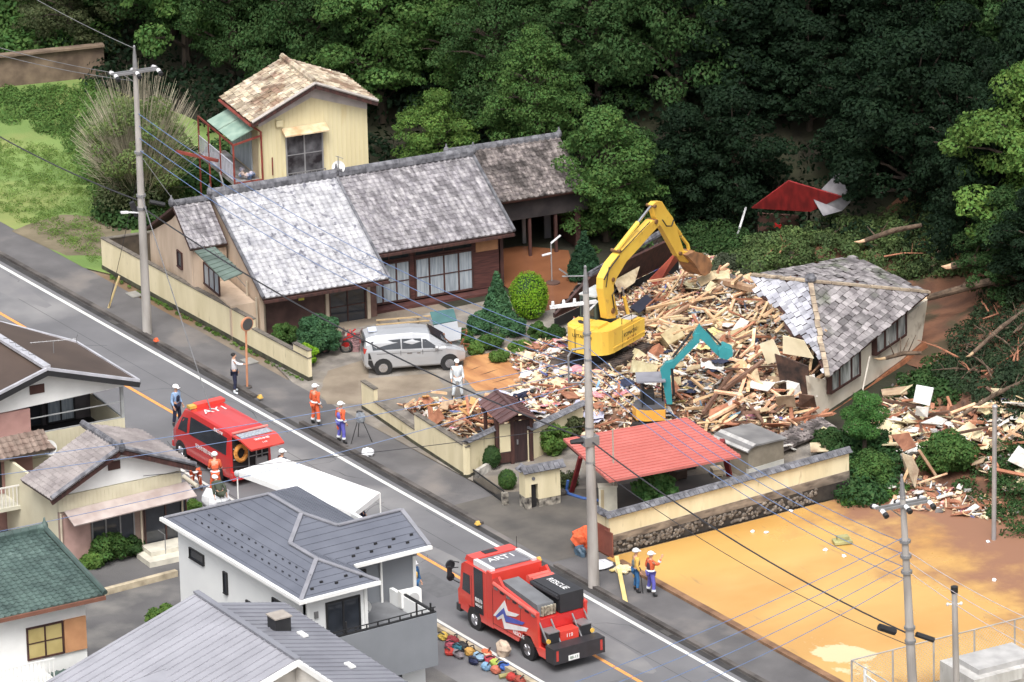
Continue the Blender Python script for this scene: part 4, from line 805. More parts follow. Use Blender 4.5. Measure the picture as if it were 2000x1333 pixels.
# ---- one-storey grey tiled house
def grey_house():
    zr = 4.6; A = G(236, 878, zr); t = thing('grey_tile_house', 'one-storey house with grey tiled gable roof, pinkish awning and white gable', 'house', (A.x-3, A.y, 0))
    F = Fr((A.x, A.y, 0), 86); ER = V(382, 911, A, 86); EL = V(100, 978, A, 86)
    back = G(165, 833, zr)-A; dx = Vector((-1, .03, 0)); D_ = 4.6
    aR, zR = (ER-A).dot(F.d), ER.z; aL, zL = (EL-A).dot(F.d), EL.z
    M_g = mat('grey_brown_tile', lin(150, 142, 140), c2=lin(120, 112, 112), rough=.7, sc=.8, rnd=.12)
    M_g2 = M_g
    up = A-ER; roofplane(t, ER, ER+dx*D_, up, up.length, M_g, tw=.24, th=.22, poly=[(0, 0), (D_, 0), (3.2, up.length), (0, up.length)])
    up = A-EL; roofplane(t, EL+dx*D_*.55, EL, up, up.length, M_g2, tw=.24, th=.22)
    hip = (A+dx*3.2)
    ridge(t, A+Vector((.05, 0, 0)), hip, w=.24, h=.2, ends=(1, 0))
    mb = MB(); mb.tube([EL+Vector((.02, 0, .1)), A+Vector((.02, 0, .1))], .09, 6); mb.tube([A+Vector((.02, 0, .1)), ER+Vector((.02, 0, .1))], .09, 6); mb.build('verge_tile', C_ridge, t)
    w = F.sub(0, -.5)
    g = MB(); g.slab([w.p(aL+.5, 0, zL-.1), w.p(aR-.4, 0, zR-.25), w.p(aR-.4, 0, zR-.02), w.p(0, 0, zr-.3), w.p(aL+.5, 0, zL+.05)], .1); g.build('gable_wall', C_white, t)
    g = MB(); g.box(w, aL+.5, aR-.4, -.1, .03, zL-.75, zL-.12); siding(g, w, aL+.5, aR-.4, zL-.75, zL-.12, b=.03, step=.16); g.build('siding', M_ygrey, t)
    mb = MB(); mb.box(w, -.35, .15, 0, .05, zr-.95, zr-.62); mb.build('gable_vent', mat('brown_vent', (0, 0, 0)), t)
    mb = MB(); mb.bar(w.p(aL, .5, zL-.12), w.p(0, .5, zr-.12), .05, .18); mb.bar(w.p(0, .5, zr-.12), w.p(aR, .5, zR-.12), .05, .18); mb.build('bargeboard', C_wood, t)
    c = [w.p(aL+.7, .06, zL-.72), w.p(aR-.2, .06, zL-.55), w.p(aR-.2, .95, zL-.85), w.p(aL+.7, .95, zL-1.02)]
    mb = MB(); mb.slab([c[3], c[2], c[1], c[0]], .05); mb.build('awning', mat('pinkish_tin', lin(186, 172, 166), c2=lin(160, 142, 136), rough=.5, sc=1.5), t)
    W_ = aR-.4-(aL+.5); a0 = aL+.5; h = zL-.78
    solid(t, w, a0, aR-.4, -.12, 0, 0, h, mat('brown_beige_wall', lin(158, 134, 122), c2=lin(134, 112, 102), rough=.85), 'front_wall')
    solid(t, w, a0, a0+.12, -5, -.13, 0, zL-.1, M_ygrey, 'side_wall'); solid(t, w, aR-.5, aR-.4, -5, -.13, 0, zR-.1, M_ygrey, 'side_wall')
    solid(t, w, a0+.15, a0+1.25, 0, .04, .1, h-.15, mat('pink_shutter', lin(186, 148, 138)), 'shutter')
    window(t, w, a0+1.3, a0+3.1, .25, h-.15, cols=3, fm=C_alu, gm=C_glass); window(t, w, a0+3.5, a0+5.3, .1, h-.15, cols=2, fm=C_wood, gm=C_glass, name='entrance_door')
    mb = MB()
    for a in (a0+.02, a0+3.35, aR-.45): mb.tube([w.p(a, .12, 0), w.p(a, .12, h)], .04, 6)
    mb.build('downpipe', mat('pale_pipe', (0, 0, 0)), t)
    solid(t, w, a0+3.0, aR+.3, .3, 1.5, 0, .22, mat('pale_step', lin(214, 208, 190), rough=.9), 'step'); solid(t, w, a0+3.3, aR+.1, .1, 1.0, .221, .4, mat('pale_step', (0, 0, 0)), 'step')
    mb = MB(); mb.tube([w.p(a0+3.9, 1.0, .22), w.p(a0+3.9, 1.0, 1.0), w.p(a0+3.9, .4, 1.0)], .02, 5); mb.build('handrail', C_alu, t)
    return w, a0, aR
FG = grey_house()
c_ = G(326, 1050); t = thing('potted_display', 'round orange red machine drum on the step of the grey tiled house', 'drum', c_)
mb = MB(); mb.ball(c_+Vector((0, 0, .45)), .3, .3, .3, 12, 8); mb.tube([c_, c_+Vector((0, 0, .3))], .2, 10); mb.build('drum', mat('orange_red', lin(205, 84, 48), rough=.5), t, smooth=True); mb = MB(); mb.box(Fr(c_, 0), -.28, .28, -.28, .28, 0, .08); mb.build('base', C_black, t)
# low walls between plots
mb = MB(); a, b_ = G(200, 1163), G(345, 1125); mb.bar(a+Vector((0, 0, .12)), b_+Vector((0, 0, .12)), .22, .24); tag(mb.build('low_wall', mat('pale_kerb', (0, 0, 0))), 'low pale kerb wall crossing the lane between the green roofed and white houses', 'wall')
# ---- green roofed house
def green_house():
    zE = 5.6; A = G(205, 1163, zE); t = thing('green_tile_house', 'white house with green glazed tile roof at the lower left with an orange shuttered window', 'house', (A.x-2, A.y-2, 0))
    E0 = V(-60, 1224, A, 86.5); F = Fr((A.x, A.y, 0), 86.5); L = (A-E0).length
    RA = V(85, 1035, A, 176.5); up = RA-A; M_t = mat('green_glazed_tile', lin(84, 104, 98), c2=lin(64, 82, 78), rough=.45, sc=1.0, rnd=.2, c3=lin(108, 128, 122), sc3=1.4, t3=(.6, .8))
    roofplane(t, E0, A, up, up.length, M_t, tw=.26, th=.24, h=.06)
    RB = RA-(A-E0); mb = MB(); mb.slab([RB, RA, RA+Vector((-3, 0, -1.2)), RB+Vector((-3, 0, -1.2))], .1); mb.build('roof', M_t, t)
    ridge(t, RB, RA, m=M_t, w=.28, h=.24, ends=(0, 1)); mb = MB(); mb.tube([A+Vector((0, .02, .1)), RA+Vector((0, .02, .12))], .1, 6); mb.build('verge_tile', M_t, t)
    w = F.sub(0, -.55); g = MB(); g.box(w, -L, -.55, -.12, 0, 0, zE-.05); g.build('front_wall', C_white, t)
    g = MB(); g.box(w, -.67, -.55, -5, -.13, 0, zE-.05); g.build('side_wall', C_white, t)
    mb = MB(); mb.bar(F.p(-L, .02, zE-.08), F.p(0, .02, zE-.08), .12, .14); mb.build('gutter', mat('brown_gutter', lin(130, 84, 66)), t)
    q0 = w.pk(50, 1225); q1 = w.pk(125, 1275); window(t, w, q0[0], q1[0], q1[1], q0[1]-.05, cols=2, rows=2, fm=C_wood, gm=mat('drawn_yellow_curtain', lin(196, 176, 110), c2=lin(180, 160, 96), rough=.3))
    q2 = w.pk(168, 1250); solid(t, w, q1[0]+.03, q2[0], 0, .08, q1[1], q0[1]-.05, mat('orange_shutter', lin(205, 146, 96), c2=lin(190, 132, 86)), 'shutter')
    c = [w.p(-L, .1, 2.9), w.p(-.3, .1, 2.9), w.p(-.3, 1.2, 2.4), w.p(-L, 1.2, 2.4)]; mb = MB(); mb.slab(c[::-1], .08); tiles(mb, c[3], c[2]-c[3], c[0]-c[3], [(0, 0), (L-.3, 0), (L-.3, 1.2), (0, 1.2)], tw=.26, th=.24); mb.build('lower_roof', M_t, t)
    g = MB(); g.box(w, -L, -L+3.0, 0, 1.0, 2.95, 3.05); g.build('balcony_floor', C_white, t)
    mb = MB(); mb.box(w, -L, -L+3.0, .95, 1.0, 3.8, 3.86)
    for i in range(20): a = -L+i*.155; mb.box(w, a, a+.03, .95, .99, 3.05, 3.8)
    mb.build('balcony_railing', C_white, t)
green_house()
# ---- modern white and grey house
def modern():
    zE = 6.0; C0 = G(588, 1174, zE); t = thing('modern_house', 'modern two-storey white house with slate grey roof and grey balcony', 'house', (C0.x-4, C0.y+2, 0))
    F = Fr((C0.x, C0.y, 0), 90); X = Fr((C0.x, C0.y, 0), 0)
    M_r = mat('slate_grey_roof', lin(102, 106, 118), c2=lin(92, 96, 108), rough=.5, sc=.8); M_w = mat('white_siding', (.78, .79, .78), c2=(.72, .73, .73), rough=.6, sc=.6); M_g = mat('grey_siding', lin(132, 136, 142), c2=lin(122, 126, 132), rough=.7, sc=.6)
    L = -(V(318, 1022, C0, 180)-C0).x; W1 = (V(735, 1142, C0, 90)-C0).y
    sl = .42; H = lambda a, b: Vector((C0.x-a, C0.y+b, 0))
    def Z(a, b, h): v = H(a, b); v.z = zE+h*sl; return v
    def proof(pts, m=M_r):
        e0, e1 = pts[0], pts[1]; ud = (e1-e0).normalized(); n = ud.cross(pts[2]-e0).normalized(); up = n.cross(ud); up = up if up.z > 0 else -up
        ribroof(t, e0, e1, up, 1, m, poly=[((q-e0).dot(ud), (q-e0).dot(up)) for q in pts], along='u', pitch=.33, rw=.012, rh=.02)
    C_guard = mat('dark_grey_guard', lin(62, 64, 72)); LL = 9.8; yR = 2.8
    proof([Z(LL, 0, 0), Z(0, 0, 0), Z(1.6, 1.6, 1.6), Z(3.45, 1.6, 1.6), Z(4.65, 2.8, 2.8), Z(7.0, 2.8, 2.8)])
    proof([Z(0, 0, 0), Z(0, 3.2, 0), Z(1.6, 1.6, 1.6)])
    proof([Z(0, 3.2, 0), Z(1.85, 3.2, 0), Z(3.45, 1.6, 1.6), Z(1.6, 1.6, 1.6)])
    proof([Z(1.85, 3.2, 0), Z(1.85, 6.4, 0), Z(3.72, 6.4, 1.87), Z(3.72, 3.73, 1.87), Z(4.65, 2.8, 2.8), Z(3.45, 1.6, 1.6)])
    proof([Z(5.59, 5.6, 0), Z(LL, 5.6, 0), Z(7.0, 2.8, 2.8), Z(4.65, 2.8, 2.8), Z(3.72, 3.73, 1.87)])
    proof([Z(5.59, 6.4, 0), Z(5.59, 5.6, 0), Z(3.72, 3.73, 1.87), Z(3.72, 6.4, 1.87)])
    proof([Z(LL, 5.6, 0), Z(LL, 0, 0), Z(7.0, 2.8, 2.8)])
    m_cap = mat('roof_cap', lin(140, 140, 148), rough=.4); mb = MB(); k = Vector((0, 0, .04))
    for c in (((0, 0, 0), (1.6, 1.6, 1.6)), ((1.6, 1.6, 1.6), (3.45, 1.6, 1.6)), ((3.45, 1.6, 1.6), (4.65, 2.8, 2.8)), ((4.65, 2.8, 2.8), (7.0, 2.8, 2.8)), ((4.65, 2.8, 2.8), (3.72, 3.73, 1.87)), ((3.72, 3.73, 1.87), (3.72, 6.4, 1.87)), ((0, 3.2, 0), (1.6, 1.6, 1.6)), ((7.0, 2.8, 2.8), (LL, 0, 0)), ((1.85, 6.4, 0), (3.72, 6.4, 1.87))): mb.bar(Z(*c[0])+k, Z(*c[1])+k, .16, .05)
    mb.build('roof_cap', m_cap, t)
    for i in range(16):
        for r_, d_ in ((.55, 0), (.95, .3)): mb = MB(); q = Z(LL-1.3-i*(LL-2.6)/15-d_, r_, r_)+k; mb.bar(q, q+Vector((.1, 0, 0)), .035, .05); mb.build('snow_guard', C_guard, t)
    for i in range(4):
        for r_, d_ in ((.35, 0), (.65, .35)): mb = MB(); q = Z(1.85+r_, 3.4+i*.75+d_, r_)+k; mb.bar(q, q+Vector((0, .12, 0)), .05, .07); mb.build('snow_guard', C_black, t)
    for i in range(5): mb = MB(); r_ = .35+.2*(i % 2); q = Z(r_, .6+i*.5, r_)+k; mb.bar(q, q+Vector((0, .12, 0)), .05, .07); mb.build('snow_guard', C_black, t)
    c10 = H(LL, 0); c10.z = zE; c00 = C0; xW = C0.x-1.85; yW = C0.y+6.4; y0 = C0.y+2.9; zW = zE
    # gutters
    mb = MB(); g0 = Vector((0, -.07, -.03)); mb.bar(c10+g0+Vector((-.1, 0, 0)), c00+g0, .14, .12); gx = Vector((.07, 0, -.03)); mb.bar(c00+gx+Vector((0, -.14, 0)), C0+Vector((0, 3.2, 0))+gx, .14, .12); mb.bar(Vector((xW+.07, y0+.35, zW-.03)), Vector((xW+.07, yW+.05, zW-.03)), .14, .12); mb.build('gutter', C_white, t)
    # walls
    o_ = .35
    SW = Fr((c10.x+o_, C0.y+o_, 0), 0); Ls = LL-2*o_
    solid(t, SW, 0, Ls, -.15, 0, 0, zE-.05, M_w, 'side_wall')
    solid(t, Fr((c10.x+o_, C0.y+o_+.151, 0), 90), 0, 4.6, 0, .15, 0, zE-.05, M_w, 'end_wall')
    for (x0, y0_, x1, y1_) in ((371, 1068, 400, 1100), (437, 1115, 446, 1151), (482, 1171, 492, 1188), (533, 1166, 563, 1197)):
        a0, z1 = SW.pk(x0, y0_); a1, z0 = SW.pk(x1, y1_); zc = z1-.02
        dz = (a1-a0)*0; window(t, SW, a0, a1, max(.5, z1-.42 if a1-a0 > .4 else z1-.85), z1, cols=1, fm=C_black, gm=C_glass, fw=.04)
    EW = Fr((C0.x-o_, C0.y+o_, 0), 90)
    solid(t, EW, .0, 2.5, -.15, 0, 0, zE-.05, M_w, 'front_wall')
    for a_ in (.02, 2.38): solid(t, EW, a_-.0, a_+.12, .001, .09, 0, zE-.06, C_white, 'corner_trim')
    zb = 4.05
    q0 = EW.pk(635, 1178); q1 = EW.pk(705, 1250); window(t, EW, q0[0], q1[0], zb-.3, min(q0[1], zE-.3), cols=2, fm=C_black, gm=C_glass, fw=.06)
    solid(t, EW, .35, .5, .0, .06, zb+1.0, zb+1.25, C_alu, 'vent_cover')
    NW = Fr((xW-.55, y0, 0), 90); Ln = yW-.4-y0
    solid(t, NW, 0, Ln, -.15, 0, 0, zW-.02, M_g, 'front_wall'); solid(t, NW, Ln, Ln+.12, -.16, .05, 0, zW-.02, C_white, 'corner_trim')
    solid(t, NW, Ln-.15, Ln, -4, -.16, 0, zW-.05, M_w, 'side_wall')
    window(t, NW, .35, 1.15, zb+.1, zW-.5, cols=1, fm=C_black, gm=C_glass, fw=.05)
    mb = MB(); mb.tube([NW.p(1.75, .09, zb), NW.p(1.75, .09, zW-.3)], .05, 6); mb.build('downpipe', C_white, t)
    mb = MB(); mb.box(NW, 3.1, 3.25, 0, .1, zb+1.5, zb+1.8); mb.build('wall_lamp', C_alu, t)
    # balcony with grey parapet
    pz1 = 4.7; PA = G(853, 1195, pz1); PB = G(640, 1245, pz1); xb = PA.x; BW = Fr((xb, PB.y-1.3, 0), 90); Lb = PA.y-BW.O.y
    solid(t, BW, 0, Lb, -.15, 0, pz1-2.05, pz1-.05, M_g, 'balcony_parapet'); solid(t, BW, Lb-.15, Lb, -3, -.16, pz1-2.0, pz1-.05, M_w, 'balcony_parapet')
    solid(t, BW, 0, Lb-.16, -3.4, -.16, pz1-.72, pz1-.6, mat('deck_grey', lin(120, 122, 126)), 'balcony_floor')
    mb = MB(); mb.box(BW, 0, Lb, -.12, -.03, pz1-.04, pz1+.01); mb.box(BW, 0, Lb, -.1, -.06, pz1+.14, pz1+.17); mb.box(BW, Lb-.12, Lb-.03, -2.4, -.12, pz1-.04, pz1+.03)
    for i in range(13): a = .1+i*(Lb-.2)/12; mb.box(BW, a-.02, a+.02, -.1, -.06, pz1, pz1+.15)
    for a, h in ((2.0, .45), (4.9, .5), (5.5, .35)): a = min(a, Lb-.2); mb.tube([BW.p(a, -.08, pz1), BW.p(a, -.08, pz1+h)], .04, 6)
    mb.build('balcony_railing', C_black, t)
    solid(t, BW, .2, Lb-.1, -.9, -.75, 0, pz1-2.06, M_w, 'ground_wall'); solid(t, BW, Lb-.5, Lb-.1, -4, -.91, 0, pz1-2.06, M_w, 'ground_wall')
    window(t, BW.sub(0, -.75), Lb-2.8, Lb-1.1, .2, pz1-2.15, cols=2, fm=C_black, gm=C_glass)
    return BW, Lb, pz1, NW
FM = modern()
BW, Lb, pz1, NW = FM
p = NW.p(2.3, 1.1, pz1-.6); t = thing('air_conditioner', 'white air conditioner unit standing on the grey balcony', 'air conditioner', p); F = Fr(p, 84)
solid(t, F, -.4, .4, -.15, .15, .08, .68, C_white, 'casing'); mb = MB(); mb.disc(F.p(.08, .16, .38), F.n, .22, .02, 20); mb.build('fan_grille', mat('grille_grey', lin(190, 190, 190)), t)
mb = MB(); [mb.box(F, s_*.3-.03, s_*.3+.03, -.15, .15, 0, .08) for s_ in (-1, 1)]; mb.build('foot', C_black, t)
dish('satellite_dish', 'white round dish on the balcony of the modern white house', NW.p(.3, 1.3, pz1-.05), (.8, -.5, .3), .25, .4)
# ---- seamed metal roof in front
def metal_house():
    zr = 6.6; A = G(582, 1290, zr); B_ = G(425, 1186, zr); dx = (B_-A).normalized(); t = thing('metal_roof_house', 'house with pale grey seamed metal roof filling the bottom edge of the picture', 'house', (A.x-3, A.y-1, 0))
    M_p = mat('pale_seam_metal', lin(164, 164, 172), c2=lin(150, 150, 158), rough=.4, sc=.7, metal=.15); M_q = mat('grey_seam_metal', lin(138, 139, 148), c2=lin(126, 127, 136), rough=.4, sc=.7, metal=.15)
    n = Vector((dx.y, -dx.x, 0));  n = n if n.y < 0 else -n
    E_ = G(90, 1303, 4.6); s_ = E_-B_; sl = abs(s_.z)/abs(s_.dot(n)); Lh = s_.dot(n)
    up = (-n+Vector((0, 0, .33))).normalized(); Lh = 6.2; e1 = A+n*Lh-Vector((0, 0, .33*Lh)); LL = (B_-A).length; e0 = e1+dx*LL
    ribroof(t, e0+dx*1.6, e1, up, Lh*math.hypot(1, .33), M_p, pitch=.42, rw=.03, rh=.05)
    up2 = (n+Vector((0, 0, .22))).normalized(); f1 = A-n*2.9-Vector((0, 0, .22*2.9))-dx*6; ribroof(t, f1, f1+dx*(LL+6.5), up2, 2.9*math.hypot(1, .22), M_q, pitch=.42, rw=.03, rh=.04)
    mb = MB(); mb.bar(A+Vector((0, 0, .05)), B_+dx*1.6+Vector((0, 0, .05)), .22, .08); mb.build('ridge_cap', M_q, t)
    k = Vector((0, 0, -.1)); mb = MB(); mb.bar(A+k, e1+k, .06, .22); mb.bar(A+k, A-dx*6+k, .1, .22); mb.bar(A-dx*6+k, f1+k, .06, .22); mb.build('bargeboard', C_white, t)
    g = MB(); o = dx*.5; g.slab([A+o+Vector((0, 0, -.25)), e1-n*.6+o+Vector((0, 0, -.1)), Vector(((e1-n*.6+o).x, (e1-n*.6+o).y, 0)), Vector(((A-n*.3+o).x, (A-n*.3+o).y, 0)), A-n*.3+o+Vector((0, 0, -.35))], .12); P_ = [A-dx*5.5-n*.1, A+dx*.4-n*.1]; g.slab([Vector((P_[0].x, P_[0].y, 0)), Vector((P_[1].x, P_[1].y, 0)), P_[1]-Vector((0, 0, .3)), P_[0]-Vector((0, 0, .3))][::-1], .12); g.build('gable_wall', mat('offwhite_wall', lin(228, 222, 212), sc=1), t)
    g = MB(); q = e1-n*.6+dx*.5; q2 = q+dx*(LL+1); g.slab([Vector((q.x, q.y, 0)), Vector((q2.x, q2.y, 0)), Vector((q2.x, q2.y, 4.5)), Vector((q.x, q.y, 4.5))], .12); g.build('side_wall', mat('offwhite_wall', (0, 0, 0)), t)
    c = G(546, 1232, zr-.28); F = Fr(c, math.degrees(math.atan2(dx.y, dx.x)))
    mb = MB(); mb.box(F, -.3, .3, -.3, .3, 0, .55); mb.build('chimney', C_black, t); mb = MB(); mb.box(F, -.34, .34, -.34, .34, .55, .6); mb.build('chimney_cap', mat('chimney_cap', lin(170, 160, 150)), t)
    for i in (.1, 1.5): mb = MB(); p = A-n*1.6+dx*(2.6-2.4*i)-Vector((0, 0, .22*1.6-.06)); mb.bar(p, p+dx*.5, .2, .06); mb.build('skylight', C_white, t)
    # small dormer roof at the bottom
    d0 = G(355, 1300, 5.6); mb = MB(); d1 = d0+Vector((2.6, -.4, -.15)); mb.slab([d0, d0+n*4+Vector((0, 0, -.5)), d1+n*4+Vector((0, 0, -.6)), d1][::-1], .1)
    for i in range(1, 6): mb.bar(d0.lerp(d1, i/6)+Vector((0, 0, .02)), d0.lerp(d1, i/6)+n*4+Vector((0, 0, -.5)), .03, .05)
    mb.build('porch_roof', M_p, t); mb = MB(); mb.bar(d0+Vector((0, 0, .02)), d0+n*4+Vector((0, 0, -.48)), .1, .12); mb.bar(d0+Vector((0, 0, .02)), d1+Vector((0, 0, .02)), .08, .12); mb.build('porch_edge', C_black, t)
metal_house()
# ================================================================ VEHICLES
M_red = mat('red_paint', lin(214, 34, 30), c2=lin(200, 28, 26), rough=.25, sc=.6, coat=.6)
M_redt = mat('red_paint_bright', lin(228, 62, 44), c2=lin(214, 52, 38), rough=.3, sc=.6, coat=.4)
M_silv = mat('silver_paint', lin(190, 192, 196), c2=lin(176, 178, 182), rough=.3, sc=.8, metal=.35, coat=.5)
M_yel = mat('yellow_machine_paint', lin(240, 196, 40), c2=lin(226, 176, 34), rough=.4, sc=.8, c3=lin(176, 130, 60), sc3=2.2, t3=(.64, .8))
M_teal = mat('teal_machine_paint', lin(38, 146, 152), c2=lin(32, 128, 136), rough=.4, sc=1)
M_chr = mat('chrome', lin(200, 200, 205), rough=.2, metal=.8)
M_orange_l = mat('amber_lens', lin(240, 190, 60), rough=.3)
def wheel(t, fr, a, b, r=.34, w=.22, rim=True, side=1):
    """wheel with its outer face at b (side=+1 looks outwards along +b)"""
    mb = MB(); c0, c1 = fr.p(a, b-side*w, r), fr.p(a, b, r); mb.tube([c0, c0.lerp(c1, .12), c0.lerp(c1, .88), c1], [r*.93, r, r, r*.93], 20); o = mb.build('wheel', C_rub, t)
    if rim:
        mb = MB(); n = (c1-c0).normalized(); mb.tube([c1-n*.02, c1+n*.012], [r*.62, r*.6], 16)
        u = Vector((0, 0, 1)); v = n.cross(u)
        for i in range(8): q = 2*math.pi*i/8; d = u*math.cos(q)+v*math.sin(q); mb.bar(c1+n*.015+d*r*.12, c1+n*.015+d*r*.55, .05, .02, up=n)
        mb.tube([c1, c1+n*.03], r*.14, 10); mb.build('rim', M_chr, o)
    return o
class Body:
    """lofted car body; station = (a, z0, halfw, zbelt, halfroof, zroof)"""
    def __init__(s, fr, st): s.fr = fr; s.st = st
    def at(s, a):
        st = s.st
        for p, q in zip(st, st[1:]):
            if p[0] <= a <= q[0]: t = (a-p[0])/max(1e-6, q[0]-p[0]); return [x+(y-x)*t for x, y in zip(p, q)]
        return st[-1] if a > st[-1][0] else st[0]
    def pt(s, a, k, side=1, off=0):
        """k 0..1 = sill..belt, 1..2 = belt..roof edge"""
        _, z0, hw, zb, hr, zr = s.at(a)
        if k <= 1: b, z = hw*(.97+.03*k), z0+(zb-z0)*k
        else: t = k-1; b, z = hw+(hr-hw)*t, zb+(zr-zb)*t*.96
        return s.fr.p(a, side*(b+off), z)
    def mesh(s, m, t, name='body'):
        mb = MB(); vs = []; n = 0
        for (a, z0, hw, zb, hr, zr) in s.st:
            prof = [(hw*.9, z0), (hw*.98, z0+.08), (hw, (z0+zb)/2+.05), (hw*.99, zb), ((hw+hr)/2+.01, (zb+zr)/2), (hr, zr-.07), (hr*.9, zr-.015), (0, zr+.015)]
            ring = prof+[(-b, z) for b, z in prof[-2::-1]]; n = len(ring); vs += [s.fr.p(a, b, z) for b, z in ring]
        k = len(s.st); fs = [(i*n+j, i*n+j+1, (i+1)*n+j+1, (i+1)*n+j) for i in range(k-1) for j in range(n-1)]
        fs += [(i*n+n-1, i*n, (i+1)*n, (i+1)*n+n-1) for i in range(k-1)]; fs += [tuple(range(n))[::-1], tuple((k-1)*n+j for j in range(n))]
        mb.add(vs, fs); return mb.build(name, m, t)
    def panel(s, mb, a0, a1, k0, k1, side=1, off=.015, skew=(0, 0), th=.02):
        P = [s.pt(a0, k0, side, off), s.pt(a1, k0, side, off), s.pt(a1+skew[1], k1, side, off), s.pt(a0+skew[0], k1, side, off)]
        n = s.fr.n*side; c = (P[1]-P[0]).cross(P[3]-P[0])
        if c.dot(n) < 0: P = P[::-1]
        mb.slab(P, th)
# ---- red command van, tailgate up
def red_van():
    F = Fr((3.1, -16.95), 0)         # a runs to the rear
    t = thing('emergency_van', 'red rescue van parked on the road with its tailgate raised', 'van', F.p(2.4, 0, 0)); L = 4.75
    st = [(0, .35, .78, .85, .7, .95), (.12, .28, .86, 1.0, .76, 1.15), (.45, .25, .93, 1.12, .74, 1.62), (.95, .25, .94, 1.15, .76, 2.12), (1.5, .25, .94, 1.15, .78, 2.22), (4.4, .25, .94, 1.15, .8, 2.22), (L, .3, .92, 1.15, .8, 2.16)]
    B = Body(F, st); B.mesh(M_red, t)
    g = MB(); B.panel(g, 1.55, 4.45, 1.1, 1.78, 1, th=.02); B.panel(g, .62, 1.35, 1.1, 1.7, 1, skew=(.28, 0)); B.panel(g, 1.55, 4.45, 1.1, 1.78, -1); B.panel(g, .62, 1.35, 1.1, 1.7, -1, skew=(.28, 0)); g.build_each('side_window', C_glass, t)
    g = MB(); P = [F.p(.16, .72, 1.2), F.p(.16, -.72, 1.2), F.p(.86, -.64, 2.04), F.p(.86, .64, 2.04)]; g.slab([p+Vector((-.02, 0, .02)) for p in P][::-1], .02); g.build('windscreen', C_glass, t)
    for sd in (1, -1):
        for a in (.85, 3.75): wheel(t, F, a, sd*.95, .34, side=sd)
    mb = MB()
    for sd in (1, -1):
        for a in (.85, 3.75): mb.tube([F.p(a, sd*.9, .36), F.p(a, sd*.948, .36)], .42, 16)
    mb.build_each('wheel_arch', C_black, t)
    mb = MB(); mb.box(F, -.04, .1, -.85, .85, .28, .5); mb.box(F, L-.1, L+.14, -.9, .9, .28, .62); mb.build_each('bumper', M_red, t)
    for sd in (1, -1): g = MB(); g.box(F, -.02, .12, sd*.68-.14, sd*.68+.14, .68, .88); g.build('headlight', C_glassb, t)
    # light bar
    g = MB(); g.box(F, 1.15, 1.5, -.78, .5, 2.22, 2.36); g.build('light_bar', M_redt, t); g = MB(); g.box(F, 1.14, 1.2, -.2, .35, 2.2, 2.34); g.box(F, 1.2, 1.48, .5, .8, 2.23, 2.34); g.build('amber_panel', M_orange_l, t)
    # rear opening
    g = MB(); g.box(F, L-.06, L+.02, -.8, .8, .64, 2.08); g.build('load_bay', C_dark, t)
    mb = MB()
    for z in (1.1, 1.55): mb.box(F, L+.0, L+.06, -.78, .78, z, z+.03)
    for b in (.1, -.25, -.5): mb.box(F, L, L+.06, b-.02, b+.02, .65, 2.0)
    mb.box(F, L+.02, L+.1, -.7, -.2, .7, 1.0); mb.build('rack', mat('grey_rack', lin(150, 150, 150), rough=.5), t)
    mb = MB(); n = F.d; c = F.p(L+.06, .45, 1.35); k = 16
    pts = [c+Vector((0, math.cos(2*math.pi*i/k)*.24, math.sin(2*math.pi*i/k)*.3)) for i in range(k+1)]; mb.tube(pts, .09, 6); mb.build('hose_reel', mat('orange_hose', lin(226, 146, 40)), t)
    # tailgate: hinged at the roof, swung up and out
    h0, h1 = F.p(L+.02, .8, 2.14), F.p(L+.02, -.8, 2.14); o = F.d*1.4+Vector((0, 0, -.18)); M_pk = M_redt
    mb = MB(); mb.slab([h0, h1, h1+o*.5+Vector((0, 0, .1)), h0+o*.5+Vector((0, 0, .1))][::-1], .07); mb.slab([h0+o*.5+Vector((0, 0, .1)), h1+o*.5+Vector((0, 0, .1)), h1+o-F.n*-.06, h0+o+F.n*-.06][::-1], .08); tg = mb.build('tailgate', M_pk, t)
    up = Vector((0, 0, .11)); g = MB(); g.slab([h0+o*.08+up*.6+F.n*-.1, h1+o*.08+up*.6+F.n*.1, h1+o*.42+up*1.1+F.n*.1, h0+o*.42+up*1.1+F.n*-.1][::-1], .02); g.build('rear_window', C_glassb, tg)
    mb = MB(); mb.bar(h0+o*.02+up*.9, h1+o*.02+up*.9, .1, .05); mb.build('spoiler', mat('pale_red', lin(235, 130, 120)), tg)
    M_lt = mat('lettering_white', (.85, .85, .85), rough=.5)
    text('AY1', F.p(2.1, .02, 2.245), -F.n, -F.d, .62, M_lt, t)
    text('足利市消防本部', F.p(2.75, .955, .93), F.d, (0, 0, 1), .2, M_lt, t)
    text('救助工作車', F.p(3.8, .87, 2.02), F.d, (0, .2, 1), .14, M_lt, t)
    text('消防本部', (h0+h1)/2+o*.68+Vector((0, 0, .13)), -F.n, -o, .17, M_lt, t); text('119', (h0+h1)/2+o*.84+Vector((0, 0, .08)), -F.n, -o, .15, M_lt, t)
red_van()
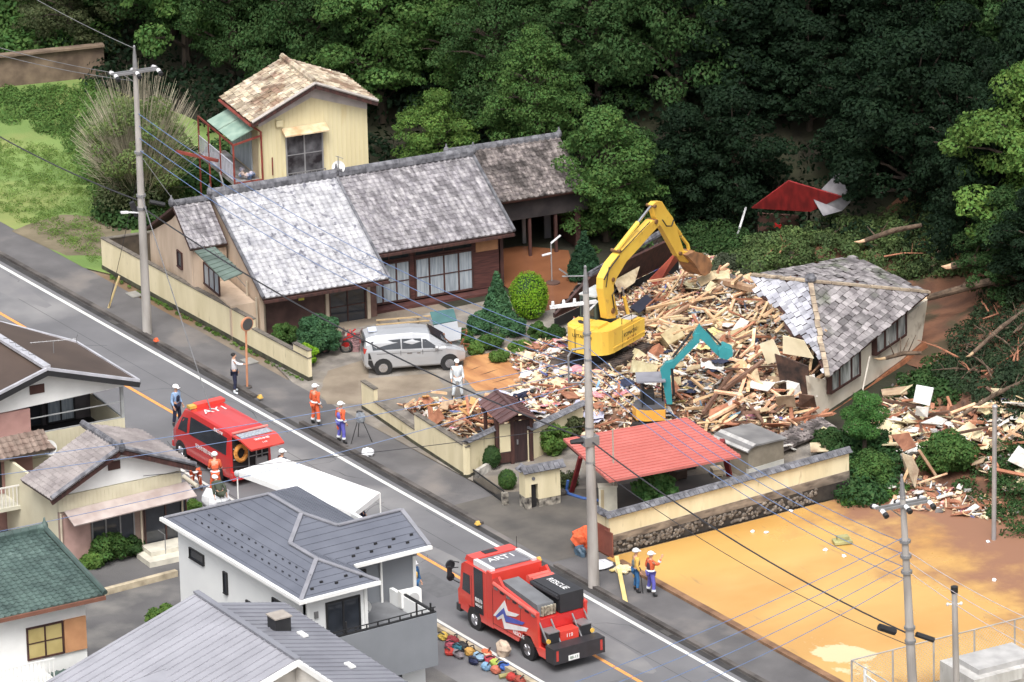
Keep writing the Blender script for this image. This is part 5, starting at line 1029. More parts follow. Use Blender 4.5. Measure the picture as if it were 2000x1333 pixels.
# ---- rescue truck
def truck():
    F = Fr((24.75, -16.75), .5); t = thing('rescue_truck', 'red rescue truck with white and blue zigzag stripe parked on the road', 'fire truck', F.p(3.2, 0, 0)); Hw = 1.08
    M_bk = mat('black_gear', (.03, .03, .034), rough=.4); M_lt = mat('lettering_white', (0, 0, 0)); M_wh = mat('stripe_white', (.8, .78, .78)); M_bl = mat('stripe_blue', lin(84, 96, 190))
    # cab: front at a=0
    mb = MB(); sil = [(0.02, .55), (-.02, 1.25), (.12, 1.4), (.28, 2.35), (.5, 2.5), (2.0, 2.5), (2.0, .45), (1.45, .45), (1.45, .75), (.75, .85), (.7, .5)]; mb.prism(F, sil[::-1], -Hw, Hw); mb.build('cab', M_redt, t)
    mb = MB(); mb.prism(F, [(.3, 2.5), (.45, 2.72), (1.0, 2.72), (1.0, 2.5)][::-1], -.95, .95); mb.build('cab_roof_hood', M_redt, t); mb = MB(); mb.box(F, .5, .8, -.2, .35, 2.72, 2.74); mb.build('roof_hatch', M_bk, t)
    mb = MB(); mb.prism(F, [(-.03, 1.35), (.1, 1.42), (.27, 2.3), (.2, 2.3)][::-1], -.98, .98); mb.build('windscreen', C_glass, t)
    g = MB(); g.slab([F.p(.3, Hw+.01, 1.35), F.p(.85, Hw+.01, 1.3), F.p(.85, Hw+.01, 2.05), F.p(.4, Hw+.01, 2.05)], .02); g.build('side_window', C_glass, t)
    g = MB(); g.box(F, 1.15, 1.75, Hw, Hw+.02, .75, 2.5); g.box(F, .35, 1.75, -Hw-.02, -Hw, 1.3, 2.05); g.build('rear_door_window', C_glass, t)
    solid(t, F, -.12, .15, -Hw-.02, Hw+.02, .4, .68, M_bk, 'front_bumper'); 
    mb = MB(); mb.bar(F.p(.1, 1.1, 2.15), F.p(-.15, 1.35, 2.1), .03); mb.box(F, -.2, -.14, 1.26, 1.42, 1.75, 2.15); mb.build('mirror', M_bk, t)
    # crew section roof and body
    mb = MB(); mb.box(F, 2.01, 2.4, -Hw, Hw, .45, 2.62); mb.build('crew_box', M_redt, t)
    mb = MB(); mb.box(F, 1.0, 2.1, -.8, .8, 2.63, 2.67); mb.build('roof_deck', mat('deck_grey_roof', lin(120, 120, 128), rough=.7), t)
    mb = MB(); mb.box(F, 1.0, 2.2, .82, 1.0, 2.51, 2.72); mb.box(F, 1.0, 2.2, -1.0, -.82, 2.51, 2.72); mb.build('roof_rail', mat('pale_rail_metal', lin(215, 215, 218)), t)
    sil = [(2.41, .5), (2.41, 2.4), (2.8, 2.62), (3.1, 2.35), (5.45, 2.05), (5.45, 1.15), (5.5, .75), (6.2, .75), (6.2, .42), (5.5, .42), (5.4, .55), (4.95, .98), (4.45, .98), (4.1, .5)]
    for b0, b1 in ((Hw-.1, Hw), (-Hw, -Hw+.1)):
        mb = MB(); mb.prism(F, sil[::-1], b0, b1); mb.build('body_side', M_redt, t)
    solid(t, F, 2.42, 5.4, -Hw+.11, Hw-.11, .55, 1.75, M_red, 'body_core')
    mb = MB(); mb.tube([F.p(2.5, Hw-.02, 2.28), F.p(5.4, Hw-.02, 1.98)], .09, 8); mb.tube([F.p(2.5, -Hw+.02, 2.28), F.p(5.4, -Hw+.02, 1.98)], .09, 8); mb.build_each('side_tube', mat('pink_red_tube', lin(236, 100, 88), rough=.3), t)
    # long equipment boxes on the deck
    mb = MB(); mb.hexa([F.p(2.75, .85, 2.0), F.p(5.2, .85, 1.78), F.p(5.2, .15, 1.78), F.p(2.75, .15, 2.0), F.p(2.75, .85, 2.42), F.p(5.1, .85, 2.2), F.p(5.1, .15, 2.2), F.p(2.75, .15, 2.42)]); mb.build('tarp_box', mat('grey_cover', lin(116, 118, 122), rough=.7), t)
    mb = MB(); mb.box(F, 3.5, 5.35, -1.0, .02, 1.78, 2.5); mb.tube([F.p(3.5, .06, 2.4), F.p(5.3, .06, 2.4)], .09, 8); mb.build('gear_locker', M_bk, t)
    text('ＲＥＳＣＵＥ'.translate({ord(c): chr(ord(c)-0xFEE0) for c in 'ＲＥＳＣＵＥ'}), F.p(4.4, -.5, 2.515), F.d, -F.n, .36, M_lt, t)
    mb = MB(); mb.tube([F.p(3.0, -.1, 2.35), F.p(3.0, -1.0, 2.35)], .14, 8); mb.tube([F.p(3.3, -.1, 2.35), F.p(3.3, -1.0, 2.35)], .14, 8); mb.build('roll', mat('pink_red_tube', (0, 0, 0)), t)
    mb = MB()
    for i in range(5): mb.tube([F.p(5.22, .2+i*.13, 1.8), F.p(5.25, .2+i*.13, 2.15)], .06, 6)
    mb.build('rope_bundle', mat('rope', lin(180, 172, 150), c2=lin(110, 100, 84), sc=8), t)
    # steps with grey treads at the rear
    for sd in (1, -1):
        mb = MB(); mb.box(F, 5.45, 5.95, sd*.7-.22, sd*.7+.22, .9, 1.35); mb.build('step_box', M_bk, t); mb = MB(); mb.box(F, 5.42, 5.98, sd*.7-.24, sd*.7+.24, 1.36, 1.4); mb.bar(F.p(5.35, sd*.98, 1.75), F.p(6.0, sd*.98, .95), .05); mb.bar(F.p(5.35, sd*.46, 1.7), F.p(6.0, sd*.46, .95), .05); mb.build('step_tread', C_alu, t)
    mb = MB(); mb.box(F, 5.45, 5.9, -.4, .4, .75, 1.3); mb.build('centre_locker', M_redt, t)
    text('119', F.p(5.905, 0, 1.1), -F.n, (0, 0, 1), .2, M_lt, t)
    mb = MB(); mb.box(F, 6.0, 6.55, -Hw-.03, Hw+.03, .38, .98); mb.build('rear_bumper', mat('black_bumper', (.035, .032, .036), rough=.5, sc=4), t)
    mb = MB(); mb.box(F, 6.551, 6.57, .02, .48, .42, .62); pl = mb.build('number_plate', C_white, t)
    text('88-13', F.p(6.573, .25, .52), -F.n, (0, 0, 1), .15, mat('plate_green', lin(60, 100, 70)), t)
    for sd in (1, -1): g = MB(); g.box(F, 6.551, 6.56, sd*.95-.05, sd*.95+.05, .5, .9); g.build('tail_lamp', mat('red_lens', lin(190, 60, 50), rough=.2), t); g = MB(); g.disc(F.p(5.96, sd*.95, 1.08), F.d, .09, .05, 10); g.build('amber_lamp', M_orange_l, t)
    # zigzag stripe
    def zz(pts, m, off, nm):
        mb = MB(); mb.slab([F.p(a, Hw+off, z) for a, z in pts], .012); return mb.build(nm, m, t)
    zz([(2.45, .95), (3.35, 2.02), (3.42, 1.62), (3.9, 1.72), (4.15, 1.88), (3.3, 1.48), (3.2, 1.55)], M_wh, .012, 'stripe') if False else None
    zz([(2.45, 1.0), (3.25, 1.85), (3.45, 1.5), (4.25, 1.62), (4.0, 1.45), (3.35, 1.3), (3.2, 1.55), (2.6, 1.02)], M_wh, .012, 'stripe')
    zz([(2.6, 1.02), (3.2, 1.55), (3.37, 1.28), (4.6, 1.42), (4.45, 1.28), (3.3, 1.02), (3.15, 1.3), (2.7, .98)], M_bl, .015, 'stripe')
    zz([(2.7, .98), (3.12, 1.28), (3.28, .98), (4.85, 1.28), (4.7, 1.1), (3.2, .72), (3.05, 1.08), (2.75, .92)], M_wh, .012, 'stripe')
    text('RESCUE', F.p(4.15, Hw+.012, .8), F.d, (0, 0, 1), .22, M_lt, t); text('救助隊', F.p(1.45, Hw+.025, 1.25), F.d, (0, 0, 1), .17, M_lt, t); text('RESCUE', F.p(1.45, Hw+.025, 1.05), F.d, (0, 0, 1), .13, M_lt, t)
    text('ART1', F.p(1.35, 0, 2.68), -F.n, -F.d, .5, M_lt, t)
    for i in range(7): mb = MB(); a = 2.65+i*.42; z = 2.12-i*.04; mb.box(F, a-.12, a+.12, Hw, Hw+.02, z-.05, z+.04); mb.build('latch', M_bk if i % 2 else C_alu, t)
    mb = MB()      # panel gaps and shutter handles on both sides
    for sd in (1, -1):
        for a in (.95, 2.4, 3.35, 4.3): z1 = 2.3 if a < 2 else 2.25-(a-2.4)*.1; mb.box(F, a-.008, a+.008, sd*Hw-.004, sd*Hw+.006, .6, z1-.2)
        mb.box(F, 2.42, 5.4, sd*Hw-.004, sd*Hw+.006, .66, .675)
    mb.build_each('panel_gap', C_black, t)
    for a in (1.1, 4.7):
        for sd in (1, -1): mb = MB(); mb.tube([F.p(a, sd*(Hw-.15), .42), F.p(a, sd*(Hw+.004), .42)], .47, 16); mb.build('wheel_arch', C_black, t)
    mb = MB(); mb.tube([F.p(.05, 1.05, 1.5), F.p(-.35, 1.12, 1.55), F.p(-.38, 1.12, 2.25), F.p(0, 1.02, 2.3)], .025, 5); mb.build('mirror_arm', M_bk, t)
    for z, r_ in ((1.62, .16), (2.1, .19)): mb = MB(); mb.disc(F.p(-.4, 1.15, z), F.d, r_, .07, 12); mb.build('round_mirror', M_bk, t)
    for sd in (1, -1):
        wheel(t, F, 1.1, sd*(Hw+.0), .38, .26, side=sd); wheel(t, F, 4.7, sd*(Hw+.0), .38, .3, side=sd)
    mb = MB(); mb.tube([F.p(1.0, -.9, 2.6), F.p(1.0, -.9, 3.2)], .012, 4); mb.build('aerial', C_black, t)
    solid(t, F, .6, 6.0, -.8, .8, .35, .54, C_dark, 'chassis')
truck()
# ---- silver minivan among the rubble
def minivan():
    q0, q1 = G(749, 733), G(877, 724); d = (q1-q0).normalized(); n = Vector((d.y, -d.x, 0)); dg = math.degrees(math.atan2(d.y, d.x))
    c = q0-d*.75-n*.82; F = Fr((c.x, c.y), dg); t = thing('minivan', 'silver minivan standing in the yard with a crushed muddy nose', 'car', F.p(2.1, 0, 0)); L = 4.15
    st = [(0, .4, .74, .95, .62, 1.2), (.1, .3, .8, 1.0, .62, 1.55), (.5, .25, .83, 1.02, .64, 1.66), (2.0, .25, .83, 1.0, .64, 1.68), (2.7, .25, .83, .98, .62, 1.58), (3.35, .25, .82, .97, .6, 1.12), (3.8, .28, .78, .86, .5, .95), (L, .35, .66, .7, .4, .74)]
    B = Body(F, st); B.mesh(M_silv, t)
    g = MB(); B.panel(g, .35, 1.5, 1.12, 1.72, 1, skew=(-.05, 0)); B.panel(g, 1.55, 2.35, 1.1, 1.72, 1); B.panel(g, 2.4, 3.05, 1.1, 1.68, 1, skew=(0, -.5)); B.panel(g, .35, 2.35, 1.12, 1.72, -1); B.panel(g, 2.4, 3.05, 1.1, 1.68, -1, skew=(0, -.5)); g.build_each('side_window', C_glass, t)
    g = MB(); P = [F.p(3.38, .58, 1.13), F.p(2.75, .55, 1.56), F.p(2.75, -.55, 1.56), F.p(3.38, -.58, 1.13)]; g.slab([p+Vector((0, 0, .03)) for p in P], .02); g.build('windscreen', C_glass, t)
    g = MB(); P = [F.p(.06, -.55, 1.15), F.p(.1, -.55, 1.52), F.p(.1, .55, 1.52), F.p(.06, .55, 1.15)]; g.slab([p-F.d*.06 for p in P], .02); g.build('rear_window', C_glass, t)
    for sd in (1, -1):
        for a in (.75, 3.48):
            wheel(t, F, a, sd*.84, .31, .2, side=sd); mb = MB(); mb.tube([F.p(a, sd*.78, .34), F.p(a, sd*.836, .34)], .38, 16); mb.build('wheel_arch', C_black, t)
        g = MB(); g.box(F, -.02, .12, sd*.66-.1, sd*.66+.1, .95, 1.15); g.build('tail_lamp', mat('red_lens', (0, 0, 0)), t)
        g = MB(); g.slab([B.pt(.14, .3, sd, .01), B.pt(.3, .0, sd, .01), B.pt(.42, .0, sd, .01), B.pt(.22, .95, sd, .01), B.pt(.16, .95, sd, .01)][::sd], .02); g.build('rear_trim', C_black, t)
        g = MB(); g.ball(F.p(2.95, sd*.95, 1.08), .1, .08, .08, 8, 5); g.build('mirror', M_silv, t)
    mb = MB(); B.panel(mb, 1.48, 1.5, .1, 1, 1, off=.004); B.panel(mb, 2.38, 2.4, .1, 1, 1, off=.004); B.panel(mb, .5, 3.2, .86, .88, 1, off=.004); mb.build('door_seam', C_black, t)
    mb = MB(); B.panel(mb, 1.75, 1.95, .8, .86, 1, off=.02); B.panel(mb, 2.15, 2.3, .8, .86, 1, off=.02); mb.build('door_handle', M_chr, t)
    mb = MB(); mb.slab([F.p(3.4, .55, 1.15), F.p(4.0, .5, 1.22), F.p(4.15, -.4, 1.4), F.p(3.45, -.6, 1.3)], .03); mb.build('bent_bonnet', M_silv, t)
    mb = MB()
    for i in range(14): p = F.p(random.uniform(3.4, 4.3), random.uniform(-.7, .7), random.uniform(.5, 1.2)); mb.bar(p, p+Vector((random.uniform(-.4, .4), random.uniform(-.4, .4), random.uniform(-.2, .3))), .07, .05)
    mb.build('nose_debris', mat('mud_wood', lin(150, 100, 66), c2=lin(110, 72, 48), rough=.9, rnd=.3), t)
    mb = MB(); mb.box(F, .25, .6, -.2, .25, 1.69, 1.75); mb.build('roof_blister', mat('pale_blue_cap', lin(200, 208, 225)), t)
    return F
FCAR = minivan()
t = thing('wrecked_car', 'buried car of which only a green windscreen and bent silver bonnet show behind the minivan', 'car', G(880, 672)); c_ = G(870, 668); F = Fr(c_, -20)
mb = MB(); mb.slab([F.p(.1, .5, .8), F.p(.9, .45, .55), F.p(.95, -.4, .65), F.p(.1, -.5, .9)], .05); mb.box(F, -.8, .1, -.5, .5, .1, .7); mb.build('bonnet', M_silv, t)
mb = MB(); mb.slab([F.p(-.6, .5, 1.15), F.p(.05, .5, .82), F.p(.05, -.5, .9), F.p(-.6, -.5, 1.2)], .03); mb.build('windscreen', mat('green_glass', lin(70, 110, 110), rough=.15), t)
# ---- big yellow excavator
def excavator():
    RR = G(1183, 700, 1.15); hd = 115; F0 = Fr((RR.x, RR.y, .32), hd); F = F0.sub(0, -1.05); t = thing('excavator', 'large yellow excavator working on the rubble with its bucket raised', 'excavator', F.p(1.8, 0, .1))
    zb = .85
    # undercarriage
    U = F.sub(1.4, 0, -.32, 0)
    for sd in (1, -1):
        mb = MB(); k = 22; P = []; x0, x1, r = -1.7, 1.7, .36; c = sd*1.05
        pts = [(x0-r*math.sin(math.pi*i/8), .42-r*math.cos(math.pi*i/8)*-1) for i in range(9)]+[(x1+r*math.sin(math.pi*i/8), .42-r*math.cos(math.pi*i/8)) for i in range(9)]
        pts = [(x0-r*math.sin(math.pi*i/8), .42+r*math.cos(math.pi*i/8)) for i in range(9)]+[(x1+r*math.sin(math.pi*i/8), .42-r*math.cos(math.pi*i/8)) for i in range(9)]
        mb.prism(U, pts[::-1] if False else pts, c-.28, c+.28)
        for i in range(18): a = x0+i*(x1-x0)/17; mb.box(U, a-.03, a+.03, c-.3, c+.3, .78, .82); mb.box(U, a-.03, a+.03, c-.3, c+.3, .02, .06)
        mb.build('track', mat('muddy_track', lin(92, 78, 70), c2=lin(52, 46, 44), rough=.9, sc=3), t)
        mb = MB()
        for i in range(6): mb.disc(U.p(x0+.2+i*.6, c+sd*.28, .32), U.n, .14, .06, 10)
        mb.build('roller', C_black, t)
    solid(t, U, -1.3, 1.3, -.75, .75, .35, .7, C_black, 'undercarriage')
    mb = MB(); mb.tube([U.p(-.3, 0, .68), U.p(-.3, 0, zb+.32)], .7, 18); mb.build('slew_ring', C_black, t)
    # house with rounded counterweight
    out = [(3.0, 1.05), (3.0, -1.05), (.65, -1.05), (.35, -.98), (.12, -.82), (-.02, -.55), (-.09, -.25), (-.1, 0), (-.09, .25), (-.02, .55), (.12, .82), (.35, .98), (.65, 1.05)]
    def plan(pl, z0, z1, m, nm):
        mb = MB(); mb.slab([F.p(a, b, z1) for a, b in pl], z1-z0); return mb.build(nm, m, t)
    plan([(1.3, 1.05), (1.3, -1.05)]+out[2:], zb, 1.85, M_yel, 'counterweight')
    plan([(3.0, 1.05), (3.0, .3), (1.31, .3), (1.31, 1.05)], zb, 1.62, M_yel, 'side_housing')
    mb = MB(); mb.prism(F, [(2.2, 1.63), (2.2, 1.74), (2.8, 1.7), (3.0, 1.63)][::-1], .35, 1.0); mb.box(F, 1.32, 2.2, .4, 1.0, 1.63, 1.78); mb.build('tank_cover', M_yel, t)
    mb = MB(); mb.box(F, 2.1, 2.7, .45, .9, 1.75, 1.79); mb.build('grey_step', mat('pale_step_metal', lin(190, 186, 186)), t)
    plan([(3.0, .29), (3.0, -1.05), (1.31, -1.05), (1.31, .29)], zb, 1.2, C_black, 'platform')
    mb = MB(); mb.box(F, .3, 1.2, -.85, -.3, 1.851, 1.88); mb.box(F, .35, 1.1, .0, .5, 1.851, 1.96); mb.build('engine_hood', M_yel, t)
    mb = MB(); mb.ball(F.p(.7, -.55, 1.89), .22, .14, .05, 8, 4, jit=.3); mb.build('exhaust_stain', C_black, t)
    mb = MB(); mb.box(F, .6, 3.0, 1.05, 1.07, zb+.18, zb+.24); mb.build('lower_moulding', M_yel, t)
    # cab on the left of the boom
    C0, C1 = 1.4, 2.9
    mb = MB(); mb.prism(F, [(C0, 1.2), (C0, 2.75), (C1-.3, 2.75), (C1, 1.9), (C1, 1.2)][::-1], -1.04, -.25); cabo = mb.build('cab', mat('cab_dark', lin(70, 86, 82), rough=.4), t)
    g = MB(); g.slab([F.p(C0+.15, -.24, 1.75), F.p(C1-.2, -.24, 1.75), F.p(C1-.4, -.24, 2.6), F.p(C0+.15, -.24, 2.6)], .02); g.box(F, C0-.02, C0, -.98, -.35, 1.9, 2.6); g.build('cab_window', C_glass, cabo)
    mb = MB(); mb.box(F, C0-.02, C1-.28, -1.06, -.24, 2.76, 2.82); mb.build('cab_roof', mat('pale_cab_roof', lin(196, 200, 200)), cabo)
    # boom in its own vertical plane
    ft = G(1190, 622, 2.15); S = Fr((ft.x, ft.y), 113)
    def pk(x, y): return S.pk(x, y)
    side = lambda pts: [pk(x, y) for x, y in pts]
    boom = side([(1180, 622), (1171, 564), (1172, 543), (1187, 514), (1200, 498), (1237, 463), (1268, 430), (1280, 428), (1282, 438), (1264, 458), (1244, 481), (1217, 510), (1199, 540), (1192, 556), (1196, 620)])
    mb = MB(); mb.prism(S, boom, -.17, .17); mb.build('boom', M_yel, t)
    arm = side([(1270, 400), (1276, 394), (1288, 393), (1297, 408), (1309, 424), (1315, 440), (1331, 490), (1327, 500), (1319, 500), (1290, 448), (1276, 425)])
    mb = MB(); mb.prism(S, arm, -.13, .13); mb.build('arm', M_yel, t)
    def cyl(x0, y0, x1, y1, b, r0=.09, split=.6, body_first=True):
        a, c = S.p(pk(x0, y0)[0], b, pk(x0, y0)[1]), S.p(pk(x1, y1)[0], b, pk(x1, y1)[1]); m_ = a.lerp(c, split)
        mb = MB(); mb.tube([a, m_], r0, 8); mb.build('cylinder', M_yel, t); mb = MB(); mb.tube([m_, c], r0*.55, 8); mb.build('cylinder_rod', M_chr, t)
    cyl(1202, 491, 1272, 402, 0, .1, .62); cyl(1216, 616, 1203, 560, .3, .08, .7); cyl(1216, 616, 1203, 560, -.3, .08, .7); cyl(1307, 428, 1333, 464, 0, .08, .85)
    mb = MB()
    for pts in (((1190, 600), (1186, 575), (1195, 560)), ((1284, 428), (1292, 440), (1302, 440), (1306, 428)), ((1170, 545), (1182, 522), (1200, 498))):
        mb.tube([S.p(pk(*p)[0], .25, pk(*p)[1]) for p in pts], .03, 5)
    mb.build_each('hydraulic_hose', C_black, t)
    for x, y, r_ in ((1190, 545, .09), (1274, 432, .1), (1322, 494, .08), (1203, 490, .07), (1272, 402, .07), (1190, 606, .12), (1345, 490, .06)): mb = MB(); q = pk(x, y); mb.tube([S.p(q[0], .23, q[1]), S.p(q[0], -.23, q[1])], r_, 10); mb.build('pin', mat('pin_steel', lin(120, 84, 50), rough=.6), t)
    for s_, (x0, y0), (x1, y1) in ((1, (1205, 492), (1262, 432)), (1, (1182, 520), (1176, 560))): mb = MB(); a, c_ = pk(x0, y0), pk(x1, y1); mb.tube([S.p(a[0], .19, a[1]), S.p(c_[0], .19, c_[1])], .022, 5); mb.build('hydraulic_pipe', C_black, t)
    for y_ in (-.35, .35): mb = MB(); mb.box(F, -.105, 1.0, y_-.006, y_+.006, zb+.05, 1.853); mb.build('panel_gap', C_black, t)
    for a_ in (1.3, 2.15): mb = MB(); mb.box(F, a_-.008, a_+.008, 1.045, 1.056, zb+.05, 1.6); mb.build('panel_gap', C_black, t)
    mb = MB(); mb.tube([F.p(1.35, 1.0, 1.85), F.p(1.35, 1.0, 2.1), F.p(2.1, 1.0, 2.05), F.p(2.1, 1.0, 1.75)], .02, 5); mb.build('handrail', C_black, t)
    mb = MB(); mb.bar(S.p(*(pk(1331, 462)[0], 0, pk(1331, 462)[1])), S.p(pk(1343, 478)[0], 0, pk(1343, 478)[1]), .1); mb.bar(S.p(pk(1343, 478)[0], 0, pk(1343, 478)[1]), S.p(pk(1347, 496)[0], 0, pk(1347, 496)[1]), .1); mb.build('bucket_link', M_yel, t)
    bk = side([(1325, 496), (1340, 488), (1356, 492), (1370, 502), (1375, 516), (1370, 530), (1360, 536), (1352, 532), (1340, 512)])
    mb = MB(); mb.prism(S, bk, -.42, .42); mb.build('bucket', mat('dirty_bucket', lin(176, 122, 76), c2=lin(130, 92, 62), rough=.8, sc=3), t)
    mb = MB(); mb.prism(S, side([(1323, 492), (1348, 488), (1354, 500), (1335, 512)]), -.2, .2); mb.build('bucket_bracket', M_yel, t)
    text('KOMATSU', F.p(1.9, 1.056, 1.36), F.d, (0, 0, 1), .22, C_black, t); text('PC128US', F.p(2.0, 1.056, 1.12), F.d, (0, 0, 1), .18, mat('rust_letter', lin(176, 120, 40)), t)
    text('KOMATSU', F.p(-.115, -.0, 1.6), -F.n, (0, 0, 1), .2, C_black, t)
excavator()
# ---- small teal excavator
def mini():
    ft = G(1300, 788, 1.0); S = Fr((ft.x, ft.y), 60); F = S.sub(-.55, 0); t = thing('mini_excavator', 'small excavator with teal arm and yellow body behind the red carport roof', 'excavator', F.p(0, 0, 0))
    pk = lambda x, y: S.pk(x, y)
    for sd in (1, -1): mb = MB(); mb.prism(F, [(-.8, .0), (.8, 0), (.95, .2), (.8, .42), (-.8, .42), (-.95, .2)], sd*.55-.14, sd*.55+.14); mb.build('track', C_rub, t)
    mb = MB(); pl = [(.5, .62), (.55, 0), (.5, -.62), (-.3, -.66), (-.65, -.45), (-.78, 0), (-.65, .45), (-.3, .66)]; mb.slab([F.p(a, b, .95) for a, b in pl], .45); mb.build('body', mat('amber_body', lin(244, 176, 40), c2=lin(230, 158, 32), rough=.4), t)
    mb = MB(); mb.slab([F.p(a*.95, b*.95, 1.02) for a, b in pl], .069); mb.build('engine_top', mat('dark_hood', lin(84, 84, 90), rough=.5), t)
    mb = MB(); mb.box(F, -.35, .1, -.35, .2, 1.03, 1.5); mb.box(F, -.42, -.3, -.35, .2, 1.3, 1.85); mb.build('seat', C_black, t)
    mb = MB(); g_ = [( -.4, -.5), (-.4, .45), (.45, -.5), (.45, -.2)]
    for a, b in g_: mb.tube([F.p(a, b, 1.0), F.p(a, b, 2.0)], .03, 5)
    mb.build('canopy_post', C_black, t); mb = MB(); mb.slab([F.p(a, b, 2.08) for a, b in ((-.6, .35), (-.6, -.75), (.55, -.75), (.55, .35))][::-1], .07); mb.build('canopy', mat('grey_canopy', lin(140, 140, 150), rough=.5), t)
    sd = lambda pts: [pk(x, y) for x, y in pts]
    mb = MB(); mb.prism(S, sd([(1302, 788), (1291, 730), (1289, 722), (1300, 708), (1314, 704), (1352, 664), (1356, 650), (1366, 650), (1366, 666), (1320, 712), (1309, 730), (1313, 788)][::-1]), -.13, .13); mb.build('boom', M_teal, t)
    mb = MB(); mb.prism(S, sd([(1352, 655), (1366, 633), (1372, 642), (1384, 652), (1412, 690), (1404, 696), (1370, 662)][::-1]), -.1, .1); mb.build('arm', M_teal, t)
    mb = MB(); mb.prism(S, sd([(1402, 680), (1412, 672), (1430, 680), (1430, 690), (1420, 698), (1404, 694)]), -.32, .32); mb.build('bucket', M_teal, t)
    mb = MB(); a, c = pk(1314, 700), pk(1352, 650); mb.tube([S.p(a[0], 0, a[1]+.05), S.p(c[0], 0, c[1]+.05)], .05, 6); a, c = pk(1378, 648), pk(1408, 674); mb.tube([S.p(a[0], 0, a[1]+.12), S.p(c[0], 0, c[1])], .04, 6); a, c = pk(1316, 770), pk(1312, 718); mb.tube([S.p(a[0], .1, a[1]), S.p(c[0], .1, c[1])], .06, 6); mb.build('cylinder', C_black, t)
mini()
# ---- white tent
def tent():
    ze = 2.15; c = [G(463, 920, ze), G(548, 893, ze), G(742, 962, ze), G(690, 1003, ze)]; t = thing('canopy_tent', 'long white pop-up canopy tent beside the red van', 'tent', Vector(((c[0].x+c[2].x)/2, (c[0].y+c[2].y)/2, 0)))
    M_c = mat('white_canvas', (.88, .88, .88), c2=(.84, .84, .84), rough=.8, trans=.15)
    a1 = G(588, 884, 2.75); a0 = G(566, 886, 2.7); pk2 = c[2].lerp(c[3], .5)+(c[0]-c[3])*.22+Vector((0, 0, .5)); A = c[0].lerp(c[1], .5)+(c[3]-c[0])*.25+Vector((0, 0, .6)); Md = A.lerp(pk2, .5)-Vector((0, 0, .28)); s0 = c[0].lerp(c[3], .5)-Vector((0, 0, .05)); s1 = c[1].lerp(c[2], .5)-Vector((0, 0, .05))
    mb = MB(); th = .03
    for tri in ((c[0], A, c[1]), (c[0], s0, A), (s0, Md, A), (A, Md, s1), (A, s1, c[1]), (s0, pk2, Md), (s0, c[3], pk2), (Md, pk2, s1), (pk2, c[2], s1), (pk2, c[3], c[2])):
        P = list(tri); n = (P[1]-P[0]).cross(P[2]-P[0])
        if n.z < 0: P = P[::-1]
        mb.slab(P, th)
    for p, q in zip(c, c[1:]+c[:1]): d = Vector((0, 0, -.22)); mb.slab([p, q, q+d, p+d], .02)
    mb.build('canopy', M_c, t)
    for p in c+[s0, s1]: mb = MB(); b_ = Vector((p.x, p.y, 0)); mb.tube([b_, p-Vector((0, 0, .03))], .03, 6); mb.build('leg', C_white, t)
    mb = MB(); mb.ball(c[0]+Vector((.02, -.02, -.1)), .12, .12, .14, 8, 5); mb.build('rolled_flap', mat('grey_flap', lin(190, 192, 196)), t)
tent()
# ================================================================ PEOPLE
def bake(o):
    bpy.context.view_layer.update(); me = bpy.data.meshes.new_from_object(o.evaluated_get(bpy.context.evaluated_depsgraph_get())); old = o.data; o.modifiers.clear(); o.data = me; me.name = old.name; bpy.data.meshes.remove(old)
def skin(name, pts, edges, rad, m, root, sub=1, top=0):
    me = bpy.data.meshes.new(name); me.from_pydata([tuple(p) for p in pts], edges, []); o = bpy.data.objects.new(name, me); COL.objects.link(o)
    md = o.modifiers.new('s', 'SKIN'); md.use_smooth_shade = True
    for i, v in enumerate(me.skin_vertices[0].data): r = rad[i]; v.radius = (r, r) if not isinstance(r, tuple) else r; v.use_root = (i == top)
    sb = o.modifiers.new('d', 'SUBSURF'); sb.levels = sub; sb.render_levels = sub
    bake(o); o.data.materials.clear(); o.data.materials.append(m); o.parent = root; return o
M_skin = mat('skin', lin(214, 160, 128), c2=lin(200, 146, 116), rough=.6); M_hair = mat('black_hair', (.015, .013, .012), rough=.6)
M_or = mat('orange_uniform', lin(238, 100, 40), c2=lin(216, 82, 32), rough=.8, sc=8); M_nv = mat('navy_cloth', lin(38, 42, 70), c2=lin(26, 30, 52), rough=.8, sc=6)
M_bu = mat('blue_uniform', lin(40, 108, 160), c2=lin(30, 84, 134), rough=.8, sc=6); M_pu = mat('violet_blue_uniform', lin(98, 96, 190), c2=lin(80, 80, 168), rough=.8, sc=6)
M_wc = mat('white_cloth', lin(222, 230, 234), c2=lin(196, 206, 214), rough=.8, sc=6); M_lb = mat('light_blue_shirt', lin(150, 182, 220), c2=lin(126, 160, 204), rough=.8, sc=6)
M_rf = mat('reflective_band', (.75, .78, .8), rough=.4); M_boot = mat('black_boots', (.02, .02, .022), rough=.6); M_hel = mat('white_helmet', (.85, .85, .85), rough=.3); M_yl = mat('yellow_cloth', lin(236, 186, 70), rough=.8); M_gy = mat('grey_vest', lin(120, 128, 128), c2=lin(90, 98, 98), sc=8, rough=.8); M_gn = mat('olive_cloth', lin(70, 78, 62), rough=.8)
